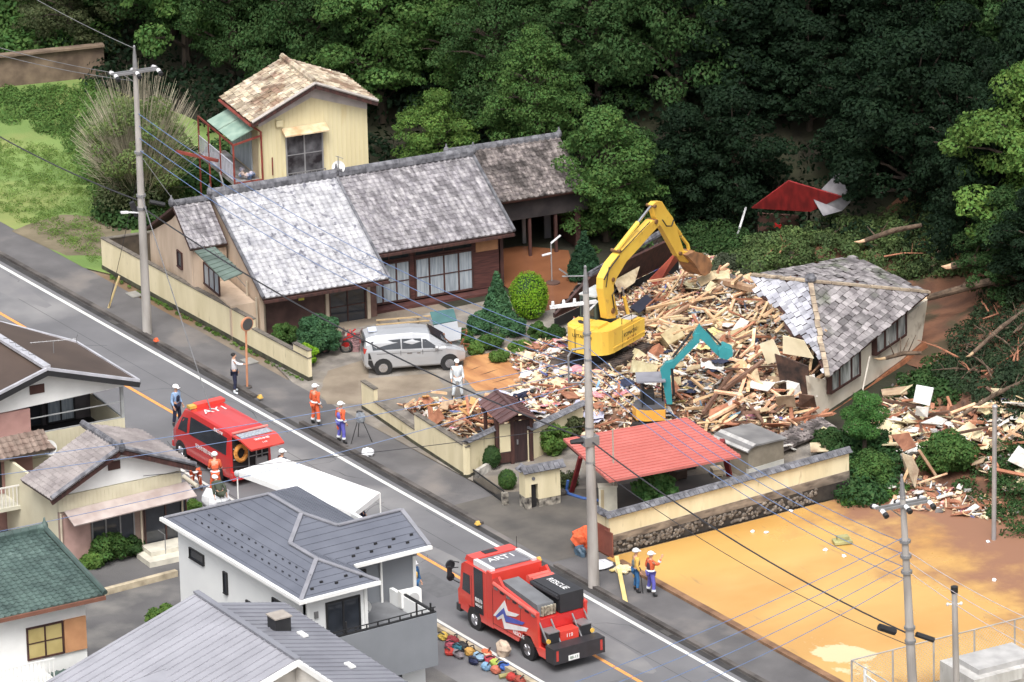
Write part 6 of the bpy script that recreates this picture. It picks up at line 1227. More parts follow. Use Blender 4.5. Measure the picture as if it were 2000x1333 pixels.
def person(label, x, y, face, top, bottom, h=1.7, helmet=True, bend=0, crouch=0, arms=None, spread=.1, boots=M_boot, bands=False, vest=None, patch=None, loc=None, cap=False, z=0):
    base = loc if loc is not None else G(x, y, z); t = thing('person', label, 'person', (0, 0, 0)); k = h/1.72
    kz = 1-.42*crouch; pz = .92*kz
    def B(v):      # bend the upper body about the pelvis
        v = Vector(v); d = v-Vector((0, 0, .92)); c, s_ = math.cos(bend), math.sin(bend); return Vector((d.x*c+d.z*s_, d.y, -d.x*s_+d.z*c+pz))
    hip = [Vector((0, s*.09, pz-.02)) for s in (1, -1)]; kn = [Vector((.03+.34*crouch, s*(.1+spread*.5), .48*kz+.02)) for s in (1, -1)]; an = [Vector((-.02+.02*crouch, s*(.1+spread), .09)) for s in (1, -1)]; to = [Vector((.14, s*(.12+spread), .045)) for s in (1, -1)]
    sh = [B((0, s*.18, 1.42)) for s in (1, -1)]
    if arms is None: arms = [((-.03, .24, 1.13), (.1, .25, .9)), ((-.03, -.24, 1.13), (.08, -.25, .9))]
    el = [B(arms[i][0]) for i in (0, 1)]; wr = [B(arms[i][1]) for i in (0, 1)]
    sc = lambda P: [p*k for p in P]
    V_ = [Vector((0, 0, pz)), B((.01, 0, 1.15)), B((0, 0, 1.36)), B((.0, 0, 1.48)), B((.015, 0, 1.57)), B((.02, 0, 1.65)), B((.0, 0, 1.71))]; E_ = [(i, i+1) for i in range(6)]; Rr = [(.14, .11), (.13, .1), (.15, .1), .05, .07, (.088, .078), .06]
    V_ += [B((.11, 0, 1.6))]; E_.append((5, 7)); Rr.append(.018)
    for i in (0, 1):
        n = len(V_); V_ += [hip[i], kn[i], an[i], to[i], sh[i], el[i], wr[i]]; E_ += [(0, n), (n, n+1), (n+1, n+2), (n+2, n+3), (2, n+4), (n+4, n+5), (n+5, n+6)]; Rr += [.085, .055, .038, .035, .06, .04, .026]
        d = (wr[i]-el[i]).normalized(); sd = Vector((0, 1 if i == 0 else -1, 0)); pm = wr[i]+d*.05; m_ = len(V_); V_.append(pm); E_.append((n+6, m_)); Rr.append((.036, .018))
        for f, (o_, L) in enumerate(((-.03, .075), (-.01, .085), (.01, .08), (.03, .065))):
            q = len(V_); V_ += [pm+Vector((o_, 0, 0))+d*.035, pm+Vector((o_*1.2, 0, 0))+d*(.035+L*.5)-sd*.004, pm+Vector((o_*1.25, 0, 0))+d*(.035+L)-sd*.018]; E_ += [(m_, q), (q, q+1), (q+1, q+2)]; Rr += [.01, .009, .008]
        q = len(V_); V_ += [pm+Vector((.035, 0, 0))-d*.01, pm+Vector((.06, 0, 0))+d*.03]; E_ += [(m_, q), (q, q+1)]; Rr += [.01, .009]
    def rs(R_): return [tuple(x*k for x in r) if isinstance(r, tuple) else r*k for r in R_]
    skin('body', sc(V_), E_, rs(Rr), M_skin, t)
    # jacket and trousers follow the limbs, a little thicker
    J = [B((0, 0, .92)), B((.01, 0, 1.15)), B((0, 0, 1.36)), B((0, 0, 1.46))]; JE = [(0, 1), (1, 2), (2, 3)]; JR = [(.16, .13), (.155, .125), (.18, .13), .085]
    for i in (0, 1): n = len(J); e2 = wr[i].lerp(el[i], .12); J += [sh[i], el[i], e2]; JE += [(2, n), (n, n+1), (n+1, n+2)]; JR += [.08, .062, .048]
    skin('jacket', sc(J), JE, rs(JR), top, t, top=2)
    T = [Vector((0, 0, pz+.02))]; TE = []; TR = [(.15, .125)]
    for i in (0, 1): n = len(T); a2 = an[i].lerp(kn[i], .25); T += [hip[i], kn[i], a2]; TE += [(0, n), (n, n+1), (n+1, n+2)]; TR += [.105, .08, .068]
    skin('trousers', sc(T), TE, rs(TR), bottom, t)
    for i in (0, 1):
        a2 = an[i].lerp(kn[i], .3); skin('boot', sc([a2, an[i], to[i]]), [(0, 1), (1, 2)], rs([.06, .056, .045]), boots, t)
    if bands:
        for i in (0, 1):
            a3, b3 = an[i].lerp(kn[i], .32), an[i].lerp(kn[i], .5); mb = MB(); mb.tube(sc([a3, b3]), .083*k, 10); mb.build('reflective_band', M_rf, t, org=(0, 0, 0))
            a3, b3 = wr[i].lerp(el[i], .35), wr[i].lerp(el[i], .6); mb = MB(); mb.tube(sc([a3, b3]), .068*k, 10); mb.build('reflective_band', M_rf, t)
        mb = MB(); c = B((0, 0, 1.02)); mb.ball(c*k, .17*k, .2*k, .045*k, 12, 4); mb.build('reflective_belt', M_rf, t)
    if vest: skin('vest', sc([B((0, 0, 1.02)), B((0, 0, 1.2)), B((0, 0, 1.38))]), [(0, 1), (1, 2)], rs([(.19, .15), (.185, .145), (.19, .14)]), vest, t)
    if patch: mb = MB(); c = kn[0].lerp(hip[0], .4); mb.ball((c+Vector((0, .03, 0)))*k, .11*k, .1*k, .16*k, 8, 6); mb.build('knee_patch', patch, t)
    hc = B((.01, 0, 1.665))*k
    if helmet or cap:
        mb = MB(); u = (B((0, 0, 1.8))-B((0, 0, 1.6))).normalized(); n = 12; vs = []; r0 = .135*k if helmet else .115*k
        for j in range(5): a = j*math.pi/8; vs += [hc+u*(r0*math.sin(a)+.0)+Vector((math.cos(q)*r0*1.12*math.cos(a), math.sin(q)*r0*math.cos(a), 0)) for q in [2*math.pi*i/n for i in range(n)]]
        vs.append(hc+u*r0); fs = [(j*n+i, j*n+(i+1) % n, (j+1)*n+(i+1) % n, (j+1)*n+i) for j in range(4) for i in range(n)]+[(4*n+i, 4*n+(i+1) % n, 5*n) for i in range(n)]+[tuple(range(n))[::-1]]
        mb.add(vs, fs); mb.box(Fr(hc, 0), r0*.8, r0*1.4, -r0*.6, r0*.6, -.01, .015); mb.build('helmet' if helmet else 'cap', M_hel, t, smooth=True)
    else: mb = MB(); mb.ball(B((-.015, 0, 1.675))*k, .1*k, .092*k, .085*k, 10, 7, jit=.05); mb.build('hair', M_hair, t)
    for s in (1, -1): mb = MB(); mb.ball(B((.085, s*.032, 1.635))*k, .012, .014, .01, 6, 4); mb.build('eye', M_hair, t)
    t.location = base; t.rotation_euler = (0, 0, R(face)); return t
RA_ = [((-.03, .24, 1.13), (.1, .25, .9)), ((.12, -.25, 1.28), (.3, -.18, 1.45))]
person('officer in light blue shirt, navy vest and white helmet standing behind the red van', 346, 832, 20, M_lb, M_nv, vest=M_nv)
person('man in white shirt and dark trousers with one hand on the orange mirror post', 459, 768, 60, mat('white_shirt', lin(240, 240, 245)), M_nv, helmet=False, boots=M_wc, arms=[((-.03, .24, 1.13), (.1, .25, .9)), ((.2, -.2, 1.32), (.42, -.16, 1.3))])
person('rescuer in full orange uniform standing in the driveway mouth beside the kerb', 617, 831, 100, M_or, M_or, bands=True)
person('rescuer with orange shoulders and blue trousers standing alone near the tripod', 667, 866, 95, M_or, M_pu, bands=True, vest=M_pu, patch=M_or)
person('worker in white coveralls and white cap standing behind the stepped wall rubble', 894, 781, -20, M_wc, M_wc, helmet=False, cap=True)
person('rescuer in blue trousers and grey vest holding a stick beside the mud field', 1243, 1157, 75, M_yl, M_bu, vest=M_gy, spread=.06, patch=M_yl)
person('rescuer in orange and violet uniform raising an arm at the mud field edge', 1272, 1163, 85, M_or, M_pu, arms=[((-.05, .26, 1.15), (.05, .28, .95)), ((.16, -.3, 1.3), (.28, -.32, 1.56))], vest=mat('maroon_vest', lin(70, 40, 50)), spread=.14, bands=True)
person('rescuer in orange bending far over beside the red van holding a roll', 384, 958, -30, M_or, M_or, bend=1.25, crouch=.2, helmet=True, bands=True, arms=[((.1, .2, 1.3), (.3, .15, 1.35)), ((.1, -.2, 1.3), (.3, -.15, 1.35))])
person('rescuer in orange leaning against the open rear corner of the red van', 422, 968, 150, M_or, M_or, bend=.25, bands=True, arms=[((.1, .24, 1.18), (.3, .2, 1.1)), ((.1, -.24, 1.18), (.3, -.2, 1.1))])
person('rescuer in olive clothes and white helmet crouching by the white plastic bag', 432, 990, 170, M_gn, M_gn, bend=.9, crouch=.9)
person('person hidden by the white tent with only a white helmet showing', 553, 960, 90, M_nv, M_nv)
person('person in dark blue clothes standing under the far end of the white tent', 708, 1050, 60, M_nv, M_nv)
person('person in orange jacket reaching out under the end of the white tent', 690, 1062, 30, M_or, M_nv, bend=.35)
person('rescuer in blue and yellow with white helmet behind the modern house corner', 810, 1180, 10, M_bu, M_bu, vest=M_yl)
person('person in dark navy clothes bending down on the rubble behind the wooden gate', 1008, 812, 40, M_nv, M_nv, bend=1.2, crouch=.3, helmet=False, z=.5, arms=[((.05, .22, 1.25), (.25, .2, 1.35)), ((.05, -.22, 1.25), (.25, -.2, 1.35))])
b0 = G(1256, 1160); mb = MB(); mb.tube([b0, b0+Vector((-.1, -.06, 1.05))], .018, 5); tag(mb.build('walking_stick', C_black), 'thin black stick standing between the two rescuers at the mud field', 'stick')
# ================================================================ POLES
M_pole = mat('pole_concrete', lin(178, 172, 166), c2=lin(142, 136, 130), rough=.85, sc=.8, bump=.1, stretch=(2, 2, .5))
M_ins = mat('insulator_white', (.75, .75, .76), rough=.25)
def tall(x, y, tx, ty): b_ = G(x, y); tp = V(tx, ty, b_, 58.44); return b_, tp
POL = {}
def pole(key, label, base, top, r0, r1, arms=(), spike=True):
    t = thing('utility_pole', label, 'utility pole', base); mb = MB(); mb.tube([base-Vector((0, 0, .1)), base.lerp(top, .5), base.lerp(top, .93)], [r0, (r0+r1)/2, r1], 14); mb.build('shaft', M_pole, t)
    if spike: mb = MB(); mb.tube([base.lerp(top, .92), base.lerp(top, .97), top], [r1*1.1, r1*.8, .04], 8); mb.ball(top, .06, .06, .08, 8, 5); mb.build('top_cap', C_alu, t)
    POL[key] = (base, top, t); return t
b_, tp = tall(288, 652, 262, 92); PL = pole('L', 'tall concrete utility pole on the sidewalk by the long cream wall', b_, tp, .2, .1)
b_, tp = tall(1160, 1147, 1143, 522); PM = pole('M', 'tall concrete utility pole on the sidewalk beside the rescue truck', b_, tp, .22, .11)
b_, tp = tall(1790, 1482, 1761, 930); PR = pole('R', 'grey utility pole with crossarm in front of the flooded muddy field', b_, tp, .2, .1)
def at(key, s): a, c, _ = POL[key]; return a.lerp(c, s)
def crossarm(key, y, L0, L1, hd, n=3, dz=.12):
    base, top, t = POL[key]; s = 0
    for i in range(200):
        s = i/200; 
        q = base.lerp(top, s); v = q-CAM; py = 666.5-FPX*v.dot(CU)/v.dot(FW)
        if py <= y: break
    c = base.lerp(top, s); d = Vector((math.cos(R(hd)), math.sin(R(hd)), 0)); n_ = Vector((-d.y, d.x, 0))
    mb = MB()
    for k in (-1, 1): mb.bar(c+n_*k*.12-d*L0, c+n_*k*.12+d*L1, .07, .09)
    mb.bar(c-d*L0*.6+n_*.12, c-Vector((0, 0, .5))+n_*.12, .04); mb.build('crossarm', C_alu, t)
    for i in range(n):
        a = -L0+.08+(L0+L1-.16)*i/max(1, n-1); p = c+d*a
        for k in (-1, 1):
            mb = MB(); mb.tube([p+n_*k*.2, p+n_*k*.42+Vector((0, 0, -.04))], .085, 8); mb.build('insulator', M_ins, t); mb = MB(); mb.tube([p+n_*k*.42+Vector((0, 0, -.04)), p+n_*k*.56+Vector((0, 0, -.1))], .1, 8); mb.build('insulator_cap', C_black, t)
    return c
cL = crossarm('L', 143, 1.0, 1.0, 80, 3); cR = crossarm('R', 988, 1.0, 1.0, 82, 3)
# middle pole: single arm reaching back over the yard
def atpx(key, y):
    base, top, _ = POL[key]
    for i in range(400):
        q = base.lerp(top, i/400); v = q-CAM
        if 666.5-FPX*v.dot(CU)/v.dot(FW) <= y: return q
    return top
c = atpx('M', 592); d = Vector((-.25, -.97, 0)); mb = MB(); mb.bar(c+d*1.4, c-d*.4, .1, .12); mb.bar(c+d*.1-Vector((0, 0, .5)), c-d*.45-Vector((0, 0, -.02)), .06); mb.build('crossarm', M_ins, PM)
for i in range(3): mb = MB(); q = c+d*(.45+i*.42)+Vector((0, 0, .06)); mb.tube([q, q+Vector((0, 0, .16))], [.07, .05], 8); mb.build('insulator', M_ins, PM)
c = atpx('M', 540); mb = MB(); mb.tube([c, c+d*.9+Vector((0, 0, .1))], .03, 6); mb.bar(c+d*.7+Vector((0, 0, .15)), c+d*1.0+Vector((0, 0, .4)), .1, .05); mb.build('street_lamp_arm', C_alu, PM)
c = atpx('M', 680); mb = MB(); mb.tube([c, c+d*.6-Vector((0, 0, .02)), c+d*.75-Vector((0, 0, .25)), c+d*.75-Vector((0, 0, 1.3)), c+d*.3-Vector((0, 0, 1.35)), c-Vector((0, 0, 1.1))], .045, 6); mb.build('wire_rack', C_alu, PM)
for y_, r_ in ((655, .16), (705, .15), (775, .15), (838, .17), (905, .18)): mb = MB(); c = atpx('M', y_); mb.tube([c, c+Vector((0, 0, .08))], r_, 12); mb.build('steel_band', C_alu, PM)
c = atpx('M', 860); mb = MB(); mb.tube([c+d*.2, c+d*.75], [.14, .09], 8); mb.build('cable_joint', C_black, PM)
mb = MB(); mb.box(Fr(c, 84), -.3, .3, -.16, .2, -.2, .15); mb.build('terminal_box', C_alu, PM)
for key, ys in (('L', (300, 385, 410)), ('R', (1060, 1090, 1120, 1230, 1255))):
    for y_ in ys: mb = MB(); c = atpx(key, y_); mb.tube([c, c+Vector((0, 0, .1))], .2, 10); mb.build('steel_band', C_alu, POL[key][2])
c = atpx('L', 400); mb = MB(); mb.tube([c+Vector((-.2, -.35, .1)), c+Vector((-.15, -.15, -.5))], .12, 8); mb.tube([c+Vector((.15, .3, .1)), c+Vector((.35, .9, -.1))], .09, 6); mb.build_each('cable_joint', C_black, PL)
c = atpx('L', 417); mb = MB(); mb.bar(c, c+Vector((-.1, -.6, .12)), .07, .05); mb.bar(c+Vector((-.1, -.6, .12)), c+Vector((-.15, -.9, .15)), .14, .08); mb.build('street_lamp_arm', M_ins, PL)
c = atpx('R', 1240); mb = MB(); mb.tube([c+Vector((-.2, -.5, .15)), c+Vector((-.3, -1.1, .45))], .13, 8); mb.tube([c+Vector((.1, .2, 0)), c+Vector((.3, .8, -.3))], .1, 8); mb.build_each('cable_joint', C_black, PR)
b_, tp = tall(1941, 1055, 1943, 795); t = thing('steel_pole', 'smooth grey steel pole standing in the landslide debris at the right edge', 'pole', b_); mb = MB(); mb.tube([b_-Vector((0, 0, .2)), tp], .09, 10); mb.build('shaft', C_steel, t); mb = MB(); mb.ball(tp, .12, .12, .1, 8, 5); mb.build('cap', C_steel, t)
b_, tp = tall(1870, 1430, 1864, 1150); t = thing('utility_pole', 'short dark topped concrete pole behind the chain link fence', 'pole', b_); mb = MB(); mb.tube([b_-Vector((0, 0, .1)), tp], [.13, .1], 10); mb.build('shaft', M_pole, t); mb = MB(); mb.tube([tp-Vector((0, 0, .15)), tp+Vector((0, 0, .08))], .13, 10); mb.build('cap', C_black, t)
for k in (-1, 1): mb = MB(); q = tp-Vector((0, 0, .6)); mb.tube([q, q+Vector((.1*k, .2*k, .02))], .03, 5); mb.ball(q+Vector((.1*k, .22*k, .02)), .06, .06, .07, 6, 4); mb.build('insulator', M_ins, t)
# ---- wires
M_wb = mat('blue_wire', lin(96, 122, 168), rough=.5); M_wg = mat('grey_wire', lin(120, 120, 122), rough=.6); M_wk = mat('black_cable', (.03, .03, .035), rough=.6); M_wp = mat('pale_wire', lin(180, 170, 176), rough=.5)
def wire(p, q, m, r, label, group=None, sag=.5, n=14, name='overhead_wire'):
    pts = [p.lerp(q, i/n)-Vector((0, 0, sag*4*(i/n)*(1-i/n))) for i in range(n+1)]; mb = MB(); mb.tube(pts, r, 5, cap=False); return tag(mb.build(name, m, org=p), label, 'wire', group)
ORD = ['topmost', 'second', 'third', 'lowest']
gl = 'blue wires strung along the street between the concrete poles'
for i in range(4):
    a = atpx('L', 222+i*24); m_ = atpx('M', 680+i*20); r_ = atpx('R', 1062+i*24)
    wire(a, m_, M_wb, .015, ORD[i]+' blue overhead wire from the sidewalk pole over the tiled roof to the middle pole', gl, sag=.9+.05*i)
    wire(m_, r_, M_wb, .014, ORD[i]+' blue overhead wire from the middle pole over the red carport to the field pole', gl+' on the right', sag=.7)
gl = 'grey wires leading off the top of the left pole'
for (x0, y0), yy in (((-40, 82), 150), ((-40, 97), 160), ((-30, -60), 96)):
    p = V(x0, y0, G(-60, 560), 58.44); wire(p, atpx('L', yy), M_wg, .014, 'thin grey overhead wire leaving the top of the left pole for the picture edge', gl, sag=.15)
p = V(-40, 245, G(-60, 560), 58.44); wire(p, atpx('L', 395), M_wk, .03, 'thick black cable from the left picture edge to the first pole', sag=.2, name='overhead_cable')
wire(atpx('L', 405), atpx('M', 862), M_wk, .032, 'thick black cable sagging from the left pole past the minivan to the middle pole', sag=.75, name='overhead_cable')
wire(atpx('M', 862), atpx('R', 1240), M_wk, .03, 'thick dark cable sagging from the middle pole across the mud field', sag=.5, name='overhead_cable')
wire(atpx('M', 905), atpx('R', 1262), M_wk, .014, 'thin dark cable running just below the thick one over the mud field', sag=.55, name='overhead_cable')
wire(atpx('L', 300), V(480, 560, FH.p(.1, -.5, 2), 81), M_wg, .014, 'thin wire dropping from the left pole to the tiled house gable', sag=.2)
wire(atpx('L', 380), G(412, 802, 2.3), M_wg, .022, 'grey service cable dropping from the left pole across the road', sag=.05, name='overhead_cable')
gl = 'blue wires crossing the road above the red van'
for i, (y1, y2) in enumerate(((905, 700), (935, 722), (1050, 745))): wire(V(-60, y1, G(-60, 1290), 58.44), atpx('M', y2), M_wb, .013, ORD[i]+' blue wire crossing the road above the red van to the middle pole', gl, sag=.35)
gl = 'blue wires fanning from the field pole over the lower road'
for i in range(4): wire(atpx('R', 1050+i*26), V(1090+i*60, 1345+i*10, G(1000, 1500), 58.44), M_wb, .013, ORD[i]+' blue wire fanning down from the field pole over the lower road', gl, sag=.25)
gl = 'pale wires leaving the field pole to the right edge'
for i in range(3): wire(atpx('R', 1075+i*20), V(2060, 1230+i*30, G(2060, 1500), 58.44), M_wp, .014, ORD[i]+' pale wire leaving the field pole for the lower right edge', gl, sag=.2)
wire(atpx('M', 832), V(280, 930, G(250, 1100), 58.44), M_wk, .014, 'thin black wire crossing above the tent to the grey tiled house', sag=.1)
# stay of the left pole with a yellow sleeve
p, q = G(212, 602), atpx('L', 330); wire(p, q, M_wk, .012, 'thin stay wire of the left pole anchored in the sidewalk', sag=0, name='stay_wire'); mb = MB(); mb.tube([p, p.lerp(V(233, 540, p, 58.44), 1)], .05, 6); tag(mb.build('stay_guard', mat('yellow_sleeve', lin(214, 190, 130), c2=lin(190, 166, 110))), 'pale yellow guard sleeve leaning on the sidewalk near the left pole', 'stay guard')
# ================================================================ STREET FURNITURE AND SMALL THINGS
c = G(483, 758); tp = V(480, 632, c, 58.44); t = thing('traffic_mirror', 'round traffic mirror with orange rim on an orange post', 'traffic mirror', c); mb = MB(); mb.tube([c, tp], .045, 8); mb.build('post', mat('faded_orange', lin(220, 146, 104), rough=.6), t)
n = Vector((.82, .1, -.05)).normalized(); mb = MB(); mb.disc(tp+Vector((.1, 0, .0)), n, .3, .08, 20); mb.build('rim', mat('faded_orange', (0, 0, 0)), t); mb = MB(); mb.disc(tp+Vector((.1, 0, 0))+n*.035, n, .25, .04, 20); mb.build('mirror_face', mat('mirror_glass', lin(110, 112, 116), rough=.1, metal=.6), t); mb = MB(); mb.disc(c+Vector((0, 0, .03)), (0, 0, 1), .2, .07, 8); mb.build('base', M_kerb, t)
for x, y, cl, lb in ((508, 775, M_yl, 'yellow reflector on the kerb end below the mirror post'), (305, 664, M_or, 'orange reflector on the kerb right of the left pole'), (933, 1022, M_yl, 'yellow reflector on the kerb end near the gate pillar'), (1052, 1092, M_yl, 'yellow reflector on the kerb start behind the rescue truck')):
    p = G(x, y+3, .12); mb = MB(); mb.box(Fr(p, 0), -.1, .1, -.09, .09, 0, .05); mb.prism(Fr(p, 0), [(-.08, .05), (.08, .05), (.04, .14), (-.04, .14)], -.07, .07); tag(mb.build('kerb_reflector', cl), lb, 'reflector')
for x, y in ((262, 576), (487, 706)): c = G(x, y, .02); mb = MB(); mb.box(Fr(c, 0), -.35, .35, -.25, .25, 0, .03); mb.box(Fr(c, 0), -.3, .3, -.2, .2, .03, .04); o = mb.build('drain_cover', mat('pale_cover', lin(150, 148, 142), rough=.8)); tag(o, 'pale drain cover in the sidewalk near the left pole' if x < 300 else 'pale drain cover in the sidewalk behind the mirror post', 'drain cover')
c = G(704, 862); t = thing('tripod', 'black camera tripod with a grey bag hanging on it beside the stepped wall', 'tripod', c); hp = c+Vector((0, 0, 1.15))
for a in (0, 120, 240): mb = MB(); mb.tube([hp, c+Vector((.5*math.cos(R(a+40)), .5*math.sin(R(a+40)), 0))], .018, 5); mb.build('leg', C_black, t)
mb = MB(); mb.ball(hp-Vector((-.05, 0, .12)), .22, .2, .24, 9, 7, jit=.15); mb.build('bag', mat('grey_plastic', lin(150, 156, 162), c2=lin(110, 116, 124), rough=.4, sc=6), t); mb = MB(); mb.box(Fr(hp, 30), -.1, .1, -.07, .07, 0, .12); mb.build('camera', C_black, t)
def crumple(name, label, cat, c, s, m, n=3, sq=.6):
    mb = MB()
    for i in range(n): mb.ball(c+Vector((random.uniform(-.3, .3)*s*(n > 1), random.uniform(-.3, .3)*s*(n > 1), s*sq*.5)), s*random.uniform(.4, .6), s*random.uniform(.35, .55), s*sq*random.uniform(.5, .8), 8, 6, jit=.22)
    return tag(mb.build(name, m), label, cat)
M_wpl = mat('white_plastic', (.78, .78, .8), c2=(.6, .62, .66), rough=.4, sc=5)
crumple('plastic_bag', 'white plastic bag lying on the sidewalk near the tripod', 'bag', G(718, 890), .42, M_wpl)
crumple('plastic_bag', 'large white plastic bag on the ground behind the red van', 'bag', G(425, 985), .8, M_wpl, 4)
crumple('plastic_bag', 'blue grey bag beside the orange heap at the middle pole', 'bag', G(1130, 1086), .5, mat('blue_grey_bag', lin(70, 96, 116), rough=.5), 2)
crumple('rescue_gear', 'bright orange heap of gear leaning at the brown board by the middle pole', 'gear', G(1139, 1070), .7, M_or, 4, 1.0)
crumple('plastic_sheet', 'white sheet spread on the ground behind the middle pole', 'sheet', G(1178, 1106), .75, M_wpl, 3, .25)
crumple('crumpled_paper', 'cream crumpled sheet under the crossed yellow planks', 'paper', G(1218, 1120), .6, mat('cream_paper', lin(238, 224, 176), c2=lin(220, 200, 150), sc=5), 3, .4)
t_ = mat('yellow_plank', lin(226, 200, 120), c2=lin(206, 176, 100), rough=.8)
for (x0, y0, x1, y1, lb) in ((1204, 1087, 1223, 1183, 'long yellow plank lying on the sidewalk left of the two rescuers'), (1193, 1115, 1216, 1108, 'short yellow plank crossing the long one on the sidewalk')):
    mb = MB(); mb.bar(G(x0, y0, .25 if y0 < 1100 else .1), G(x1, y1, .05), .16, .05); tag(mb.build('plank', t_), lb, 'plank')
mb = MB(); p, q = G(360, 932, .9), G(385, 950, .8); mb.tube([p, q], .09, 10); mb.tube([p, p+(p-q).normalized()*.03], .11, 10); tag(mb.build('rolled_mat', mat('pale_roll', lin(200, 190, 170))), 'pale rolled mat carried by the bending rescuer', 'roll')
# equipment laid out along the near kerb
cols = [('yellow', lin(228, 190, 60), 866, 1250), ('dark red', lin(150, 40, 50), 885, 1258), ('pink', lin(210, 90, 110), 878, 1266), ('red', lin(214, 60, 44), 878, 1280), ('teal', lin(50, 130, 150), 893, 1272), ('black', (.03, .03, .03), 905, 1270), ('grey', lin(150, 140, 145), 895, 1285), ('amber', lin(214, 160, 60), 918, 1280), ('light blue', lin(150, 190, 220), 935, 1290), ('orange', lin(226, 110, 60), 950, 1283), ('navy', lin(40, 50, 90), 925, 1298), ('crimson', lin(190, 50, 70), 957, 1296), ('sky blue', lin(130, 180, 220), 950, 1310), ('salmon', lin(226, 120, 90), 968, 1316), ('lime', lin(190, 210, 70), 968, 1304), ('blue', lin(50, 100, 190), 984, 1308), ('scarlet', lin(200, 50, 40), 1000, 1330), ('brick red', lin(170, 70, 50), 1015, 1336)]
for nm, cl, x, y in cols:
    c = G(x, y); t = thing('backpack', '%s rescue bag lying in the row along the near kerb' % nm, 'bag', c); m_ = mat('bag_'+nm.replace(' ', '_'), cl, rough=.7, sc=6, var=.2); F = Fr(c, random.uniform(0, 180)); mb = MB(); mb.ball(c+Vector((0, 0, .15)), random.uniform(.22, .34), random.uniform(.15, .22), .16, 9, 6, jit=.15); mb.build('sack', m_, t); mb = MB(); mb.tube([F.p(-.15, .1, .28), F.p(0, .16, .36), F.p(.15, .1, .28)], .025, 5); mb.build('strap', C_black, t)
crumple('stone', 'pale conical boulder standing on the near kerb beside the row of bags', 'stone', G(983, 1282), .5, mat('pale_stone', lin(206, 184, 160), c2=lin(170, 150, 130), sc=4), 1, 1.2)
mb = MB(); mb.tube([G(975, 1322, .1), G(995, 1318, .12), G(1010, 1328, .1)], .09, 7); tag(mb.build('rolled_hose', mat('olive_hose', lin(160, 150, 90))), 'olive rolled hose at the end of the row of bags', 'hose')
# lamp in the back yard
c = G(1078, 552); t = thing('garden_lamp', 'thin steel lamp post with tilted arm standing in the brown flooded back yard', 'lamp post', c); mb = MB(); mb.tube([c, c+Vector((0, 0, 1.75))], .028, 6); mb.build('post', C_steel, t); mb = MB(); q = c+Vector((0, 0, 1.75)); mb.bar(q, q+Vector((.1, .42, .3)), .1, .04); mb.build('lamp_head', M_ins, t); mb = MB(); mb.tube([c+Vector((0, 0, 1.3)), c+Vector((-.1, -.4, 1.25))], .05, 6); mb.build('sensor_arm', M_ins, t)
mb = MB(); mb.disc(G(1080, 553, .03), (0, 0, 1), .3, .08, 14); tag(mb.build('manhole_cover', mat('dark_cover', lin(96, 70, 60))), 'round dark cover in the mud at the lamp post foot', 'cover')
mb = MB(); mb.tube([G(1136, 540), G(1134, 478)+Vector((0, 0, .02))], .01, 4) if False else None
# wrecked moped and clutter by the minivan
c = G(655, 690); t = thing('moped', 'muddy brown moped and parts tangled beside the bush left of the minivan', 'moped', c); F = Fr(c, 60); mm = mat('muddy_metal', lin(120, 96, 92), c2=lin(70, 56, 54), rough=.8, sc=8)
for a in (-.45, .45): mb = MB(); k = 14; mb.tube([F.p(a+.24*math.cos(2*math.pi*i/k), 0, .26+.24*math.sin(2*math.pi*i/k)) for i in range(k+1)], .05, 5); mb.build('wheel', C_rub, t)
mb = MB(); mb.prism(F, [(-.5, .45), (-.1, .3), (.25, .35), (.45, .95), (.35, .95), (.1, .5), (-.1, .75), (-.55, .72)], -.14, .14); mb.build('frame', mm, t); mb = MB(); mb.tube([F.p(.38, -.3, 1.0), F.p(.4, .3, 1.0)], .025, 5); mb.build('handlebar', mm, t); mb = MB(); mb.box(F, -.5, -.1, -.13, .13, .75, .82); mb.build('saddle', C_black, t)
cl_ = mat('muddy_clutter', lin(150, 110, 110), c2=lin(90, 70, 72), rough=.8, sc=6, rnd=.5)
for i in range(16):
    p = G(random.uniform(635, 712), random.uniform(662, 690)); F = Fr(p, random.uniform(0, 180)); mb = MB(); mb.box(F, -.18, .18, -.1, .1, 0, random.uniform(.12, .3)); mb.bar(F.p(-.2, .1, .2), F.p(.2, -.1, .4), .04); tag(mb.build('scrap_piece', cl_ if i % 4 else M_red), 'muddy scrap piece in the heap between the bush and the minivan', 'scrap', 'scrap beside the minivan')
for i in range(3):
    y0 = 618+i*9; mb = MB(); mb.bar(G(735, y0+8, .3), G(858, y0-2, .3), .06, .05); [mb.bar(G(740+k*38, y0+8-k*3), G(740+k*38, y0+8-k*3, .3), .05) for k in range(4)]; tag(mb.build('bench_rail', mat('pale_bamboo', lin(196, 166, 120))), 'pale wooden rail bench before the tall windows, number by distance' if False else ('front' if i == 2 else 'middle' if i == 1 else 'rear')+' pale wooden rail standing before the tall windows', 'rail')
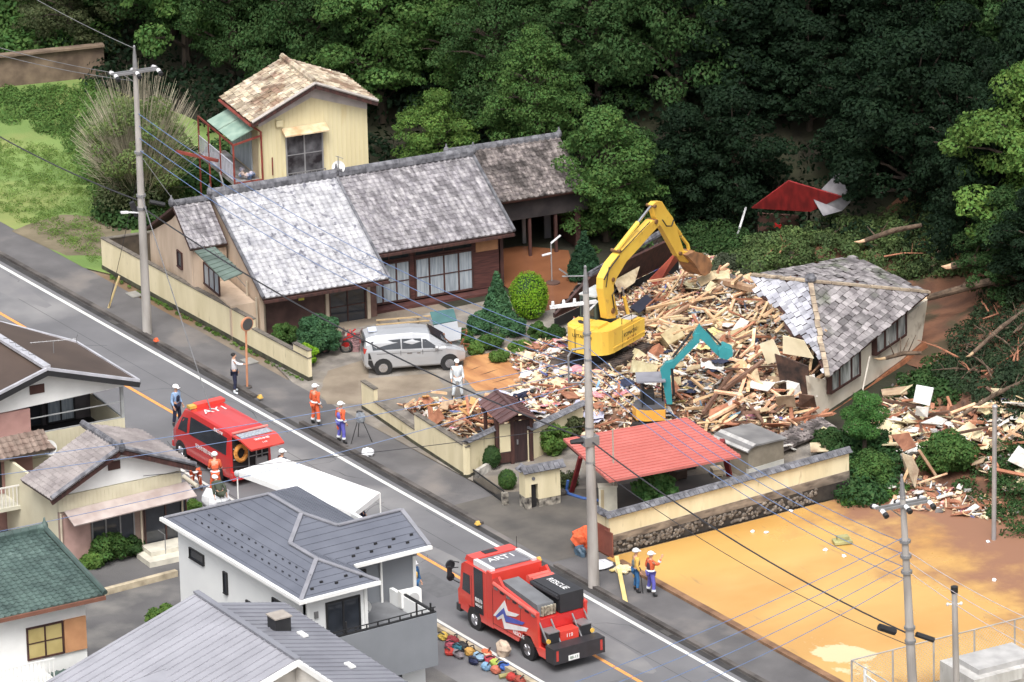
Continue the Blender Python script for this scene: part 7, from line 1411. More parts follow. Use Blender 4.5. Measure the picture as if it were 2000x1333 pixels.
# chain link fence and gate at the lower right
def fence():
    t = thing('chain_link_fence', 'grey chain link fence with steel posts closing the mud field at the lower right', 'fence', G(1850, 1345)); M_f = mat('galvanised', lin(176, 172, 168), rough=.5)
    A, B_ = G(1664, 1378), G(2060, 1278); L = (B_-A).length; F = Fr(A, math.degrees(math.atan2(B_.y-A.y, B_.x-A.x))); h = 1.75
    n = 6
    for i in range(n): a = i*L/(n-1); mb = MB(); mb.tube([F.p(a, 0, 0), F.p(a, 0, h)], .035, 8); mb.build('post', M_f, t)
    mb = MB(); mb.tube([F.p(0, 0, h), F.p(L, 0, h)], .025, 6); mb.tube([F.p(0, 0, .08), F.p(L, 0, .08)], .015, 5); mb.tube([F.p(0, 0, h), F.p(0, 4, h)], .025, 6); mb.build('rail', M_f, t)
    mb = MB(); s = .14
    for i in range(int(L/s)+12):
        a = i*s
        for k in (1, -1):
            a0, a1 = (a, a-h*k*.9); z0, z1 = .08, h
            if k == 1: p, q = (a, .08), (a-1.6, h)
            else: p, q = (a-1.6, .08), (a, h)
            # clip to the span
            def cl(p, q):
                if p[0] < 0: f = (0-p[0])/(q[0]-p[0]); p = (0, p[1]+(q[1]-p[1])*f)
                if q[0] < 0: f = (0-q[0])/(p[0]-q[0]); q = (0, q[1]+(p[1]-q[1])*f)
                if p[0] > L: f = (L-p[0])/(q[0]-p[0]); p = (L, p[1]+(q[1]-p[1])*f)
                if q[0] > L: f = (L-q[0])/(p[0]-q[0]); q = (L, q[1]+(p[1]-q[1])*f)
                return p, q
            if (p[0] < 0 and q[0] < 0) or (p[0] > L and q[0] > L): continue
            p, q = cl(p, q)
            if abs(p[0]-q[0]) < .02: continue
            mb.bar(F.p(p[0], 0, p[1]), F.p(q[0], 0, q[1]), .006)
    mb.build('mesh_wire', M_f, t)
    solid(t, F, 0, L, -.1, .1, -.01, .07, M_kerb, 'footing')
fence()
c = G(1690, 1385); t = thing('mesh_gate', 'white barred gate in front of the chain link fence', 'gate', c); F = Fr(c, -6); mb = MB(); mb.tube([F.p(0, 0, 0), F.p(0, 0, 1.6)], .06, 8); mb.build('post', C_white, t); mb = MB(); mb.box(F, .05, 2.8, -.02, .02, 1.3, 1.35); mb.box(F, .05, 2.8, -.02, .02, .1, .15); [mb.box(F, .1+i*.12, .125+i*.12, -.01, .01, .1, 1.3) for i in range(22)]; mb.build('bars', C_white, t)
C_pale = mat('pale_concrete', lin(196, 194, 190), c2=lin(168, 165, 160), rough=.8, sc=1.2, c3=lin(130, 126, 120), sc3=2.0, t3=(.6, .8), stretch=(2, 2, .6)); c = G(1962, 1400); t = thing('concrete_structure', 'pale concrete machine base at the lower right corner', 'concrete block', c); F = Fr(c, 88); solid(t, F, -1.3, 1.8, -2.2, 0, 0, 1.7, C_pale, 'block'); solid(t, F, -1.5, -.4, -1.0, .4, .9, 1.2, C_pale, 'ledge'); solid(t, F, .2, 1.2, .001, .03, .3, 1.3, C_concrete, 'door_panel'); solid(t, F, -.9, 1.5, -1.8, -.3, 1.7, 1.9, mat('pale_block', lin(180, 178, 176)), 'slab')
ground_sheet('paved_corner', [(40.5, -10), (70, -10), (70, 8), (40.2, 8)], .016, mat('olive_ground', lin(140, 130, 88), c2=lin(120, 110, 76), sc=.5))
# bits lying in the mud field
p = G(1645, 1062); mb = MB(); F = Fr(p, 70); mb.box(F, -.35, .35, -.25, .25, .05, .15); mb.box(F, -.2, .25, -.18, .12, .15, .3); tag(mb.build('green_crate', mat('olive_crate', lin(176, 172, 110), c2=lin(140, 136, 90))), 'small olive crate stranded in the middle of the mud field', 'crate')
for i, (x, y) in enumerate(((1497, 1042), (1648, 1088), (1612, 1076), (1470, 1040), (1942, 1135), (1930, 1060), (1545, 1000))):
    crumple('paper_scrap', 'small white scrap lying on the wet mud field', 'scrap', G(x, y), .2, M_wpl, 1, .4)['group'] = 'white scraps on the mud field'
# ================================================================ RUBBLE
HEAPS = [(7.5, 3.2, 1.3, 4.0, 3.6), (11.5, 4.2, 1.2, 2.6, 2.6), (9.0, -5.8, .75, 2.6, 1.5), (5.0, -2.2, .45, 3.0, 2.4), (1.5, 7.5, .9, 2.6, 2.6), (3.2, 9.5, .8, 3, 2), (14.6, 2.2, .5, 2.0, 1.8), (10, -1.5, .6, 2.5, 2.5)]
AREA = [tuple(G(*p))[:2] for p in ((985, 690), (1040, 668), (1110, 655), (1120, 600), (1260, 500), (1400, 500), (1500, 560), (1560, 660), (1600, 830), (1520, 880), (1400, 850), (1350, 830), (1110, 870), (1060, 855), (940, 862), (900, 855), (780, 795), (850, 782), (930, 792), (1000, 778), (1020, 745))]
def edge(x, y):
    if not inpoly(x, y, AREA): return 0
    d = 9
    for (x0, y0), (x1, y1) in zip(AREA, AREA[1:]+AREA[:1]):
        L2 = (x1-x0)**2+(y1-y0)**2; t = max(0, min(1, ((x-x0)*(x1-x0)+(y-y0)*(y1-y0))/L2)); d = min(d, math.hypot(x-x0-t*(x1-x0), y-y0-t*(y1-y0)))
    return min(1, d/1.1)
def hz(x, y):
    e = edge(x, y)
    if e <= 0: return 0
    z = sum(a*math.exp(-((x-cx)/sx)**2-((y-cy)/sy)**2) for cx, cy, a, sx, sy in HEAPS)+.12
    z = min(z, 1.9)
    for ex, ey, r_ in ((5.2, 1.2, 3.0), (7.0, 3.2, 2.1), (12.0, -.6, 1.1)):
        d = math.hypot(x-ex, y-ey)
        if d < r_: z *= .15+.85*(d/r_)**2
    return z*e+.05*e*noise.noise(Vector((x*1.1, y*1.1, 3)))*3
M_w1 = C_timber; M_w2 = mat('dark_timber', lin(124, 92, 74), c2=lin(92, 66, 52), rough=.85, sc=4, rnd=.35); M_w3 = mat('red_brown_timber', lin(176, 116, 84), c2=lin(142, 88, 62), rough=.85, sc=4, rnd=.3)
M_crm = mat('cream_fragment', lin(226, 210, 170), c2=lin(194, 174, 134), rough=.85, sc=3, rnd=.3, hue=.02, c3=lin(140, 108, 80), sc3=1.3, t3=(.48, .7)); M_wht = mat('white_fragment', lin(228, 226, 220), c2=lin(196, 190, 182), rough=.75, sc=4, rnd=.2, c3=lin(158, 132, 108), sc3=1.6, t3=(.52, .74))
M_gry = mat('grey_fragment', lin(140, 134, 130), c2=lin(100, 96, 94), rough=.85, sc=4, rnd=.4); M_pnk = mat('pink_fragment', lin(222, 150, 150), c2=lin(200, 110, 110), rough=.8, rnd=.3, hue=.05); M_blf = mat('blue_fragment', lin(120, 150, 190), c2=lin(84, 104, 150), rough=.7, rnd=.4, hue=.05)
M_rub = mat('rubble_soil', lin(122, 88, 66), c2=lin(74, 54, 44), rough=.95, sc=1.5, bump=.8, bsc=5, c3=lin(176, 140, 108), sc3=2.5, t3=(.52, .66))
PAL = [M_w1, M_w2, M_w3, M_crm, M_wht, M_gry, M_pnk, M_blf]; WTS = [20, 10, 15, 24, 19, 8, 2, 2]
b = MB(); xs = np.arange(-6, 20, .35); ys = np.arange(-10, 16, .35); idx = {}
for i, x in enumerate(xs):
    for j, y in enumerate(ys): idx[i, j] = len(b.v); z = hz(x, y); b.v.append((x, y, z-.04 if z > 0 else -.04))
for i in range(len(xs)-1):
    for j in range(len(ys)-1):
        if any(inpoly(xs[i+a], ys[j+c], AREA) for a in (0, 1) for c in (0, 1)): b.f.append((idx[i, j], idx[i+1, j], idx[i+1, j+1], idx[i, j+1])); b.r.append(random.random()); b.m.append(0)
o = b.build('rubble_mound', M_rub, org=(0, 0, 0)); stuff(o, 'brown earth and dust of the rubble heap under the broken timber', 'rubble')
SL = [(15.8, 8.0), (19, 10.5), (23, 9.0), (26, 8.2), (23, 5), (19.5, 4.2), (17, 5.5)]
def slide(x, y):
    d = y-foot(x); return hillz(x, y) if d > 0 else 0
def heapz(x, y): return max(hz(x, y), slide(x, y)+.0)
def rpoly(poly):
    x0, x1 = min(p[0] for p in poly), max(p[0] for p in poly); y0, y1 = min(p[1] for p in poly), max(p[1] for p in poly)
    while True:
        x, y = random.uniform(x0, x1), random.uniform(y0, y1)
        if inpoly(x, y, poly): return x, y
RB = [tuple(G(*p, 1.0))[:2] for p in ((1700, 790), (1760, 740), (1860, 790), (1950, 790), (2010, 830), (2010, 930), (1960, 930), (1900, 880), (1790, 880), (1720, 850))]
RB2 = [tuple(G(*p, .3))[:2] for p in ((1740, 940), (1800, 920), (1930, 960), (2000, 985), (1960, 1010), (1820, 985), (1740, 985))]
def mound2(x, y): return slide(x, y)+(.35 if inpoly(x, y, RB) else 0)
# fragments nobody could count
b = MB()
def frag(b, x, y, z, s):
    c = Vector((x, y, z)); q = Matrix.Rotation(random.uniform(0, 6.28), 3, 'Z') @ Matrix.Rotation(random.gauss(0, .5), 3, 'X') @ Matrix.Rotation(random.gauss(0, .4), 3, 'Y')
    k = random.random()
    if k < .45: l, w_, h = s*random.uniform(1.2, 3.2), s*random.uniform(.15, .35), s*random.uniform(.08, .2)
    elif k < .85: l, w_, h = s*random.uniform(.6, 1.5), s*random.uniform(.4, 1.1), s*.07
    else: l, w_, h = s*.6, s*.5, s*.45
    a, c2 = l/2, w_/2; m_ = random.choices(range(8), WTS)[0]
    cs = [(-a, -c2), (a*random.uniform(.7, 1), -c2), (a, c2*random.uniform(.5, 1)), (-a*random.uniform(.6, 1), c2)]
    b.hexa([c+q@Vector((u, v, -h/2)) for u, v in cs]+[c+q@Vector((u, v, h/2)) for u, v in cs], mi=m_)
for i in range(10500):
    x, y = rpoly(AREA); frag(b, x, y, hz(x, y)+random.uniform(0, .12), random.uniform(.12, .3))
o = b.build('rubble_fragments', PAL, org=(0, 0, 0)); stuff(o, 'countless small splinters, plaster bits and scraps covering the rubble heap', 'rubble')
b = MB()
for i in range(1500): x, y = rpoly(RB if random.random() < .75 else RB2); frag(b, x, y, mound2(x, y)+random.uniform(0, .12), random.uniform(.12, .3))
o = b.build('rubble_fragments', PAL, org=(0, 0, 0)); stuff(o, 'small broken pieces strewn on the landslide right of the collapsed house', 'rubble')
# countable pieces: copied prototypes
def proto(kind, m, name):
    mb = MB(); F = W0
    if kind == 'beam': mb.hexa([F.p(-.5, .05, 0), F.p(.5, .045, .01), F.p(.47, -.05, .0), F.p(-.5, -.05, 0), F.p(-.48, .05, .09), F.p(.46, .05, .085), F.p(.5, -.045, .08), F.p(-.5, -.05, .09)]); mb.add([F.p(.5, .04, .02), F.p(.56, .0, .04), F.p(.5, -.04, .07), F.p(.49, .0, .05)], [(0, 1, 2, 3), (3, 2, 1, 0)])
    elif kind == 'board': mb.hexa([F.p(-.5, .3, 0), F.p(.42, .34, .03), F.p(.5, -.2, .05), F.p(-.35, -.32, 0), F.p(-.5, .3, .035), F.p(.42, .34, .065), F.p(.5, -.2, .085), F.p(-.35, -.32, .035)])
    elif kind == 'cloth':
        n = 7; vs = [F.p(-.5+i/(n-1)+random.uniform(-.05, .05), -.4+.8*j/(n-1)+random.uniform(-.05, .05), .1+.16*noise.noise(Vector((i*.7, j*.7, random.random()*.4+hash(name) % 7)))) for i in range(n) for j in range(n)]
        fs = [(i*n+j, i*n+j+1, (i+1)*n+j+1, (i+1)*n+j) for i in range(n-1) for j in range(n-1)]; mb.add(vs+[v-Vector((0, 0, .03)) for v in vs], fs+[tuple(k+n*n for k in f[::-1]) for f in fs])
    elif kind == 'box': mb.box(F, -.5, .5, -.32, .32, 0, .55); mb.box(F, -.47, -.03, .32, .34, .05, .5); mb.box(F, .03, .47, .32, .34, .05, .5)
    return mb
def scatter(name, kind, mats, label, cat, group, n, poly, zf, smin, smax, hd=None, sp=40, tilt=.25, lift=.12, thick=(1, 1)):
    base = []
    for m_ in mats: mb = proto(kind, m_, name); base.append(mb)
    objs = []
    for i in range(n):
        k = i % len(base)
        if i < len(base): o = base[k].build(name, mats[k], org=(0, 0, 0)); objs.append(o)
        else: o = objs[k].copy(); COL.objects.link(o)
        tag(o, label, cat, group); x, y = rpoly(poly); s = random.uniform(smin, smax); h = random.uniform(0, 360) if hd is None else random.gauss(hd, sp)
        w_ = random.uniform(*thick); z = zf(x, y)+random.uniform(.02, lift)
        o.location = (x, y, z); o.rotation_euler = (random.gauss(0, tilt), random.gauss(0, tilt), R(h)); o.scale = (s, s*w_ if kind != 'beam' else w_, s*.6 if kind == 'cloth' else (w_ if kind == 'beam' else 1 if kind == 'board' else s))
A_up = [tuple(G(*p, 1.0))[:2] for p in ((1230, 590), (1400, 520), (1480, 560), (1500, 620), (1380, 650), (1280, 680))]
A_lo = [tuple(G(*p, .8))[:2] for p in ((1360, 790), (1440, 690), (1560, 700), (1600, 800), (1530, 860), (1400, 850))]
A_md = [tuple(G(*p, .7))[:2] for p in ((1180, 740), (1290, 660), (1450, 620), (1480, 700), (1380, 800), (1210, 800))]
A_lf = [tuple(G(*p, .4))[:2] for p in ((1000, 690), (1120, 660), (1160, 720), (1230, 800), (1180, 850), (1040, 850), (930, 770), (1020, 740))]
A_wl = [tuple(G(*p, .5))[:2] for p in ((800, 790), (870, 775), (960, 790), (1000, 830), (905, 850), (840, 825))]
g_ = 'pieces of timber sticking out of the rubble heap'
scatter('broken_timber', 'beam', [M_w1, M_w1, M_w3], 'long pale orange timber thrown on the upper rubble heap behind the excavator arm', 'timber', g_+' upper part', 55, A_up, heapz, .8, 2.6, 105, 30, .18, .45, (.7, 1.3))
scatter('broken_timber', 'beam', [M_w1, M_w3, M_w1, M_w2], 'splintered orange brown timber leaning before the collapsed house corner', 'timber', g_+' lower right part', 62, A_lo, heapz, .8, 2.7, 110, 35, .25, .5, (.7, 1.5))
scatter('broken_timber', 'beam', [M_w1, M_w2, M_w3], 'broken timber among plaster in the middle of the rubble heap', 'timber', g_+' middle part', 45, A_md, heapz, .6, 1.9, 100, 60, .25, .35, (.5, 1.1))
scatter('broken_timber', 'beam', [M_w3, M_w1], 'short broken timber in the flat left part of the rubble', 'timber', g_+' left part', 40, A_lf, heapz, .5, 1.5, 90, 50, .15, .25, (.6, 1.1))
scatter('broken_timber', 'beam', [M_w3, M_w1], 'short timber piled behind the stepped cream wall', 'timber', g_+' behind the wall', 26, A_wl, lambda x, y: max(.35, hz(x, y)), .5, 1.3, None, 0, .35, .4, (.7, 1.2))
g_ = 'loose boards lying on the rubble heap'
scatter('broken_board', 'board', [C_board, M_crm, M_w1], 'pale torn wall board lying on the upper rubble heap', 'board', g_+' upper part', 55, A_up, heapz, .2, .95, None, 0, .3, .35, (.4, 1.1))
scatter('broken_board', 'board', [M_crm, M_wht, C_board], 'cream torn wall board in the middle of the rubble heap', 'board', g_+' middle part', 80, A_md, heapz, .2, .9, None, 0, .3, .35, (.4, 1.1))
scatter('broken_board', 'board', [M_wht, M_crm, C_board, M_w3], 'whitish board fragment in the flat left part of the rubble', 'board', g_+' left part', 60, A_lf, heapz, .3, .85, None, 0, .2, .25, (.7, 1.2))
scatter('broken_board', 'board', [C_board, M_w3, M_wht], 'ochre board fragment before the collapsed house corner', 'board', g_+' lower right part', 36, A_lo, heapz, .35, 1.1, None, 0, .35, .4, (.6, 1.1))
scatter('broken_board', 'board', [mat('ochre_card', lin(226, 170, 96), rough=.85), C_board, M_w3], 'ochre cardboard piece piled behind the stepped cream wall', 'board', g_+' behind the wall', 22, A_wl, lambda x, y: max(.4, hz(x, y)), .3, .75, None, 0, .4, .35, (.7, 1.2))
scatter('broken_board', 'board', [M_wht, M_crm, C_board, M_w3], 'pale board fragment strewn on the landslide right of the collapsed house', 'board', g_+' on the landslide', 46, RB, mound2, .35, 1.3, None, 0, .3, .35, (.6, 1.2))
scatter('broken_board', 'board', [M_w3, M_wht], 'board fragment at the landslide foot beside the mud field', 'board', g_+' at the landslide foot', 16, RB2, mound2, .3, 1.0, None, 0, .2, .2, (.5, 1.1))
scatter('broken_timber', 'beam', [M_w3, M_w1, M_w2], 'orange brown timber sticking out of the landslide right of the collapsed house', 'timber', 'timber on the landslide', 38, RB, mound2, .6, 2.0, None, 0, .4, .5, (.8, 1.6))
g_ = 'crumpled household textiles in the rubble'
scatter('crumpled_cloth', 'cloth', [M_wht, mat('pink_cloth', lin(226, 150, 156), c2=lin(200, 110, 120), rough=.9, sc=5), mat('lilac_cloth', lin(190, 190, 214), rough=.9)], 'crumpled pale cloth in the left part of the rubble', 'cloth', g_+' left part', 36, A_lf, heapz, .4, .95, None, 0, .2, .2)
scatter('crumpled_cloth', 'cloth', [M_wht, mat('navy_bedding', lin(50, 56, 80), rough=.9), mat('yellow_bedding', lin(228, 208, 130), rough=.9)], 'crumpled cloth in the middle of the rubble', 'cloth', g_+' middle part', 26, A_md, heapz, .4, .95, None, 0, .25, .3)
scatter('crumpled_cloth', 'cloth', [M_wht, M_crm], 'crumpled white cloth on the landslide right of the house', 'cloth', g_+' on the landslide', 24, RB, mound2, .4, 1.0, None, 0, .3, .3)
scatter('broken_cabinet', 'box', [M_w3, M_crm, C_board], 'small broken cabinet lying in the rubble heap', 'cabinet', 'broken cabinets in the rubble', 12, A_md, heapz, .45, .9, None, 0, .5, .2)
# single large pieces one can point at
def sheet(name, label, cat, px, m, z=None, th=.05, zs=None):
    P = [G(x, y, zz) for (x, y), zz in zip(px, zs)]; mb = MB(); n = (P[1]-P[0]).cross(P[-1]-P[0]); P = P if n.z > 0 else P[::-1]; mb.slab(P, th); return tag(mb.build(name, m), label, cat)
sheet('tan_board', 'large tan cardboard panel leaning upright in the rubble before the collapsed house', 'panel', ((1430, 715), (1452, 700), (1480, 742), (1460, 755)), mat('tan_card', lin(228, 184, 130), sc=1), zs=(1.9, 1.95, 1.15, 1.1))
sheet('white_sheet', 'pointed white sheet standing in the timber below the collapsed house', 'sheet', ((1415, 790), (1440, 772), (1436, 792), (1420, 805)), M_wht, zs=(.9, 1.5, .9, .7))
sheet('white_board', 'bright white door panel standing up in the debris on the right', 'panel', ((1783, 785), (1790, 752), (1823, 758), (1815, 793)), mat('bright_white_panel', (.85, .85, .86)), zs=(1.5, 2.2, 2.2, 1.5))
sheet('white_board', 'smaller white panel under the bright standing one on the right', 'panel', ((1788, 810), (1790, 794), (1815, 796), (1812, 815)), M_wht, zs=(1.0, 1.4, 1.4, 1.0))
sheet('white_sheet', 'torn flat white sheet lying across the debris on the right', 'sheet', ((1798, 826), (1830, 812), (1850, 820), (1840, 830)), M_wht, zs=(1.1, 1.3, 1.3, 1.1))
sheet('ceiling_panel', 'big cream ceiling panel propped between orange beams at the landslide foot', 'panel', ((1762, 885), (1782, 892), (1795, 918), (1788, 952), (1768, 915)), M_crm, zs=(1.5, 1.5, .9, .3, .8))
sheet('ceiling_panel', 'cracked white panel lying at the far right edge of the debris', 'panel', ((1968, 900), (1990, 870), (2015, 890), (2000, 915)), M_wht, zs=(1.0, 1.4, 1.4, 1.0))
sheet('wooden_box_side', 'orange red wooden cabinet side hanging over the landslide edge', 'cabinet', ((1740, 850), (1775, 845), (1790, 872), (1765, 882)), M_w3, zs=(1.5, 1.7, 1.2, 1.1))
for (x0, y0, z0, x1, y1, z1, w_, lb) in ((1786, 890, 1.5, 1762, 945, .3, .16, 'thick orange beam leaning left of the propped cream panel'), (1795, 880, 1.5, 1828, 930, .3, .14, 'orange beam leaning right of the propped cream panel'), (1790, 945, .3, 1850, 925, .4, .07, 'thin pale batten lying across the landslide foot'), (1850, 775, 1.5, 1858, 795, 1.2, .1, 'short red beam standing in the leaves right of the white panel'),
    (1210, 600, .6, 1290, 640, .5, .2, 'grey brown beam lying right of the yellow excavator'), (1205, 745, .6, 1270, 700, .9, .3, 'thick brown beam lying left of the small excavator arm'), (1385, 820, .7, 1475, 770, 1.2, .16, 'long pale yellow beam across the timber below the collapsed house'), (1395, 545, 1.5, 1470, 565, 1.7, .3, 'wide orange plank reaching the collapsed roof edge'), (1385, 745, 1.2, 1400, 800, .6, .12, 'red painted post standing in the rubble right of the small excavator'), (1270, 640, .8, 1410, 560, 1.5, .14, 'long orange beam running up the rubble behind the big excavator'), (1260, 625, .7, 1330, 575, 1.2, .12, 'orange beam beside the black panel behind the excavator')):
    mb = MB(); mb.bar(G(x0, y0, z0), G(x1, y1, z1), w_, w_*.7); tag(mb.build('fallen_beam', M_w3 if 'red' in lb else M_w2 if 'brown' in lb else M_w1), lb, 'beam')
sheet('black_panel', 'black ribbed panel lying on the rubble right of the excavator boom', 'panel', ((1230, 600), (1262, 575), (1278, 588), (1248, 612)), mat('black_ribbed', lin(44, 46, 62), rough=.5), zs=(1.2, 1.4, 1.2, 1.0))
sheet('cream_wall_piece', 'large cream wall piece lying behind the yellow boom', 'wall piece', ((1198, 548), (1250, 520), (1240, 552), (1210, 572)), M_crm, zs=(1.2, 1.5, 1.0, .8))
sheet('grey_wall_piece', 'grey wall piece lying left of the yellow boom', 'wall piece', ((1148, 578), (1180, 558), (1184, 582), (1160, 592)), M_gry, zs=(1.0, 1.2, .8, .7))
sheet('rust_sheet', 'curved rust red sheet standing under the excavator bucket', 'sheet', ((1268, 548), (1322, 492), (1328, 505), (1282, 562)), mat('rust_red_sheet', lin(172, 76, 50), c2=lin(136, 56, 40), rough=.6), zs=(1.1, 2.4, 1.9, .8))
sheet('pink_mattress', 'pink cushion lying beside the middle pole in the rubble', 'cushion', ((1104, 776), (1144, 772), (1146, 788), (1108, 792)), mat('pink_cushion', lin(236, 170, 168)), zs=(.7, .7, .65, .65), th=.14)
sheet('white_cabinet', 'white fridge door lying in the rubble left of the middle pole', 'panel', ((992, 772), (1018, 764), (1026, 784), (998, 790)), mat('bright_white_panel', (0, 0, 0)), zs=(.7, .75, .5, .5), th=.2)
# fallen roof behind the excavator
def fallen_roof():
    a, b_, c_, d_ = G(1082, 612, .7), G(1322, 498, 1.0), G(1300, 452, 2.1), G(1150, 540, 2.0); t = thing('fallen_roof', 'fallen grey tiled roof with dark eaves lying behind the yellow excavator', 'roof', Vector((a.x*.5+b_.x*.5, a.y*.5+b_.y*.5, 0)))
    ud = (b_-a).normalized(); u_ = (d_-a).dot(ud); vd = (d_-a)-ud*u_; v = vd.length; vd.normalize(); L = (b_-a).length
    roofplane(t, a, b_, vd, v, C_tiled, poly=[(0, 0), (L, 0), (L-.8, v), (u_, v)], style='flat', tw=.3, th=.25, jit=.05, h=.03, miss=.08)
    mb = MB(); n = Vector((0, 0, -.25)); mb.bar(a+n*.4, b_+n*.4, .1, .2); mb.build('eaves_board', C_wood, t)
    g = MB(); o = -vd*.1; g.slab([a+n, b_+n, b_+Vector((0, 0, -.95)), a+Vector((0, 0, -.6))], .1); g.build('gable_wall', C_dark, t); ridge(t, d_, c_, w=.24, h=.18, ends=(0, 0))  # near-black strip stands for the dark underside of the roof
fallen_roof()
# ruined red hut under the trees
def hut():
    z = slide(-5, 16); c = [G(1468, 405, 1.5), G(1583, 412, 1.35), G(1648, 342, 2.6), G(1540, 352, 2.9)]; t = thing('ruined_hut', 'ruined hut with red tin roof and white tarpaulin under the dark trees', 'hut', Vector((c[0].x*.5+c[2].x*.5, c[0].y*.5+c[2].y*.5, 0)))
    ud = (c[1]-c[0]).normalized(); L = (c[1]-c[0]).length; n = ud.cross(c[3]-c[0]).normalized(); up = n.cross(ud); up = up if up.z > 0 else -up
    ribroof(t, c[0], c[1], up, 1, mat('rusty_red_tin', lin(150, 30, 30), c2=lin(110, 24, 26), rough=.6, sc=1.5, stretch=(3, 3, .5)), poly=[((q-c[0]).dot(ud), (q-c[0]).dot(up)) for q in c], pitch=.25, rw=.03, rh=.04)
    mb = MB(); q = [G(1588, 388, 2.0), G(1638, 336, 3.2), G(1664, 392, 1.9), G(1645, 412, 1.4), G(1608, 422, 1.3)]; k = len(q)
    for i in range(1, k-1): mb.slab([q[0], q[i+1], q[i]], .06)
    mb.build('tarpaulin', mat('shaded_tarp', lin(150, 148, 152), c2=lin(110, 108, 114), rough=.7, sc=1.5), t)  # white tarpaulin greyed, shade under the trees put into its colour
    for x0, y0, z0, x1, y1, z1 in ((1437, 472, 0, 1457, 405, 1.4), (1500, 440, .2, 1520, 405, 1.3), (1580, 430, .3, 1580, 412, 1.2)): mb = MB(); mb.tube([G(x0, y0, z0), G(x1, y1, z1)], .05, 6); mb.build('post', M_ins if x0 < 1450 else C_wood, t)
    mb = MB(); mb.slab([G(1480, 415, 1.1), G(1560, 420, 1.0), G(1560, 448, .2), G(1480, 452, .2)], .08); mb.build('wall', mat('hut_wall', lin(96, 66, 56)), t)
    for i, (x, y, m_) in enumerate(((1505, 436, M_blf), (1518, 440, M_red), (1532, 434, M_wht))): mb = MB(); mb.ball(G(x, y, .5), .25, .2, .18, 8, 5, jit=.2); mb.build('bundle', m_, t)
    crumple('white_rag', 'white rag lying right of the tarpaulin under the dark trees', 'rag', G(1678, 392, .6), .5, M_wpl, 1)
hut()
# landslide earth over the slope foot
b = MB(); xs = np.arange(-4, 46, .8); ys = np.arange(2, 40, .8); idx = {}
for i, x in enumerate(xs):
    for j, y in enumerate(ys): idx[i, j] = len(b.v); e_ = min(1, max(0, (y-foot(x)+2.5)/3)); b.v.append((x, y, (hillz(x, y) if y > foot(x) else -.03)+e_*(.16+.35*noise.noise(Vector((x*.5, y*.5, 7)))+.12*noise.noise(Vector((x*1.7, y*1.7, 2))))))
for i in range(len(xs)-1):
    for j in range(len(ys)-1):
        x, y = xs[i], ys[j]; d = y-foot(x)
        if d > -2.5 and d < 15 and x > -3: b.f.append((idx[i, j], idx[i+1, j], idx[i+1, j+1], idx[i, j+1])); b.r.append(.5); b.m.append(0)
struct('landslide_soil', b, mat('landslide_earth', lin(132, 88, 62), c2=lin(92, 62, 46), rough=.95, sc=.7, bump=.8, bsc=4, c3=lin(78, 66, 46), sc3=.5), smooth=True)
M_log = mat('fallen_trunk', lin(112, 92, 74), c2=lin(76, 62, 50), rough=.95, sc=4, stretch=(1, 1, 1), bump=.4)
for (x0, y0, z0, x1, y1, z1, r_, lb) in ((1812, 582, 1.3, 2020, 535, 2.6, .17, 'longest fallen tree trunk beside the collapsed roof with an orange broken end'), (1860, 520, 2.4, 2020, 490, 3.4, .2, 'thick fallen trunk lying on the red earth near the right edge'), (1900, 690, 1.6, 2010, 600, 2.4, .1, 'thin fallen trunk sloping up to the right edge'), (1730, 700+0, 1.0, 1800, 690, 1.2, .1, 'short fallen trunk behind the collapsed wall corner'), (1880, 810, 1.5, 2010, 740, 2.2, .09, 'slim fallen trunk among dark leaves on the right'), (1690, 470, 2.2, 1800, 440, 3.0, .12, 'fallen trunk across the leaves above the collapsed roof')):
    p, q = G(x0, y0, z0), G(x1, y1, z1); m_ = p.lerp(q, .5)+Vector((0, 0, .1)); t = thing('fallen_tree', lb, 'trunk', p); mb = MB(); mb.tube([p, m_, q], [r_*.8, r_, r_*.7], 9); mb.build('trunk', M_log, t); mb = MB(); d = (p-q).normalized(); mb.tube([p, p+d*.25, p+d*.5+Vector((0, 0, .08))], [r_*.7, r_*.55, .01], 7); mb.build('broken_end', M_w1, t)
    for k in range(4): mb = MB(); c = p.lerp(q, random.uniform(.2, .95)); mb.tube([c, c+Vector((random.uniform(-.6, .6), random.uniform(-.6, .6), random.uniform(.3, .9)))], [r_*.3, .012], 5); mb.build('branch', M_log, t)

# timbers and boards leaning against the torn end of the collapsed house
for i in range(34):
    x, y = random.uniform(1490, 1600), random.uniform(700, 800); p = G(x, y+15, .5+random.uniform(0, .3)); a = R(random.gauss(105, 35)); L = random.uniform(.7, 1.9); q = p+Vector((math.cos(a), math.sin(a), random.uniform(.1, .75)))*L; mb = MB(); mb.bar(p, q, random.uniform(.05, .12), .06); tag(mb.build('leaning_timber', (M_w1, M_w3, M_w1, M_w2)[i % 4]), 'broken timber leaning against the torn end wall of the collapsed house', 'timber', 'timbers leaning on the torn end of the collapsed house')
for i, (x, y, w_, h_) in enumerate(((1500, 735, 34, 30), (1535, 742, 26, 34), (1560, 770, 30, 26), (1515, 775, 36, 20), (1490, 700, 24, 30), (1575, 735, 16, 40), (1548, 718, 30, 16))):
    q = [(x, y), (x+w_, y+random.uniform(-8, 8)), (x+w_+random.uniform(-8, 6), y+h_), (x+random.uniform(-6, 8), y+h_+random.uniform(-6, 6))]; zt_ = 1.5; P = [G(*q[0], zt_), G(*q[1], zt_), G(*q[2], .9), G(*q[3], .9)]; mb = MB(); mb.slab(P[::-1], .04); tag(mb.build('hanging_board', (C_board, M_wht, M_w2, M_crm)[i % 4]), 'torn board hanging before the dark opening under the collapsed roof', 'board', 'torn boards under the collapsed roof')
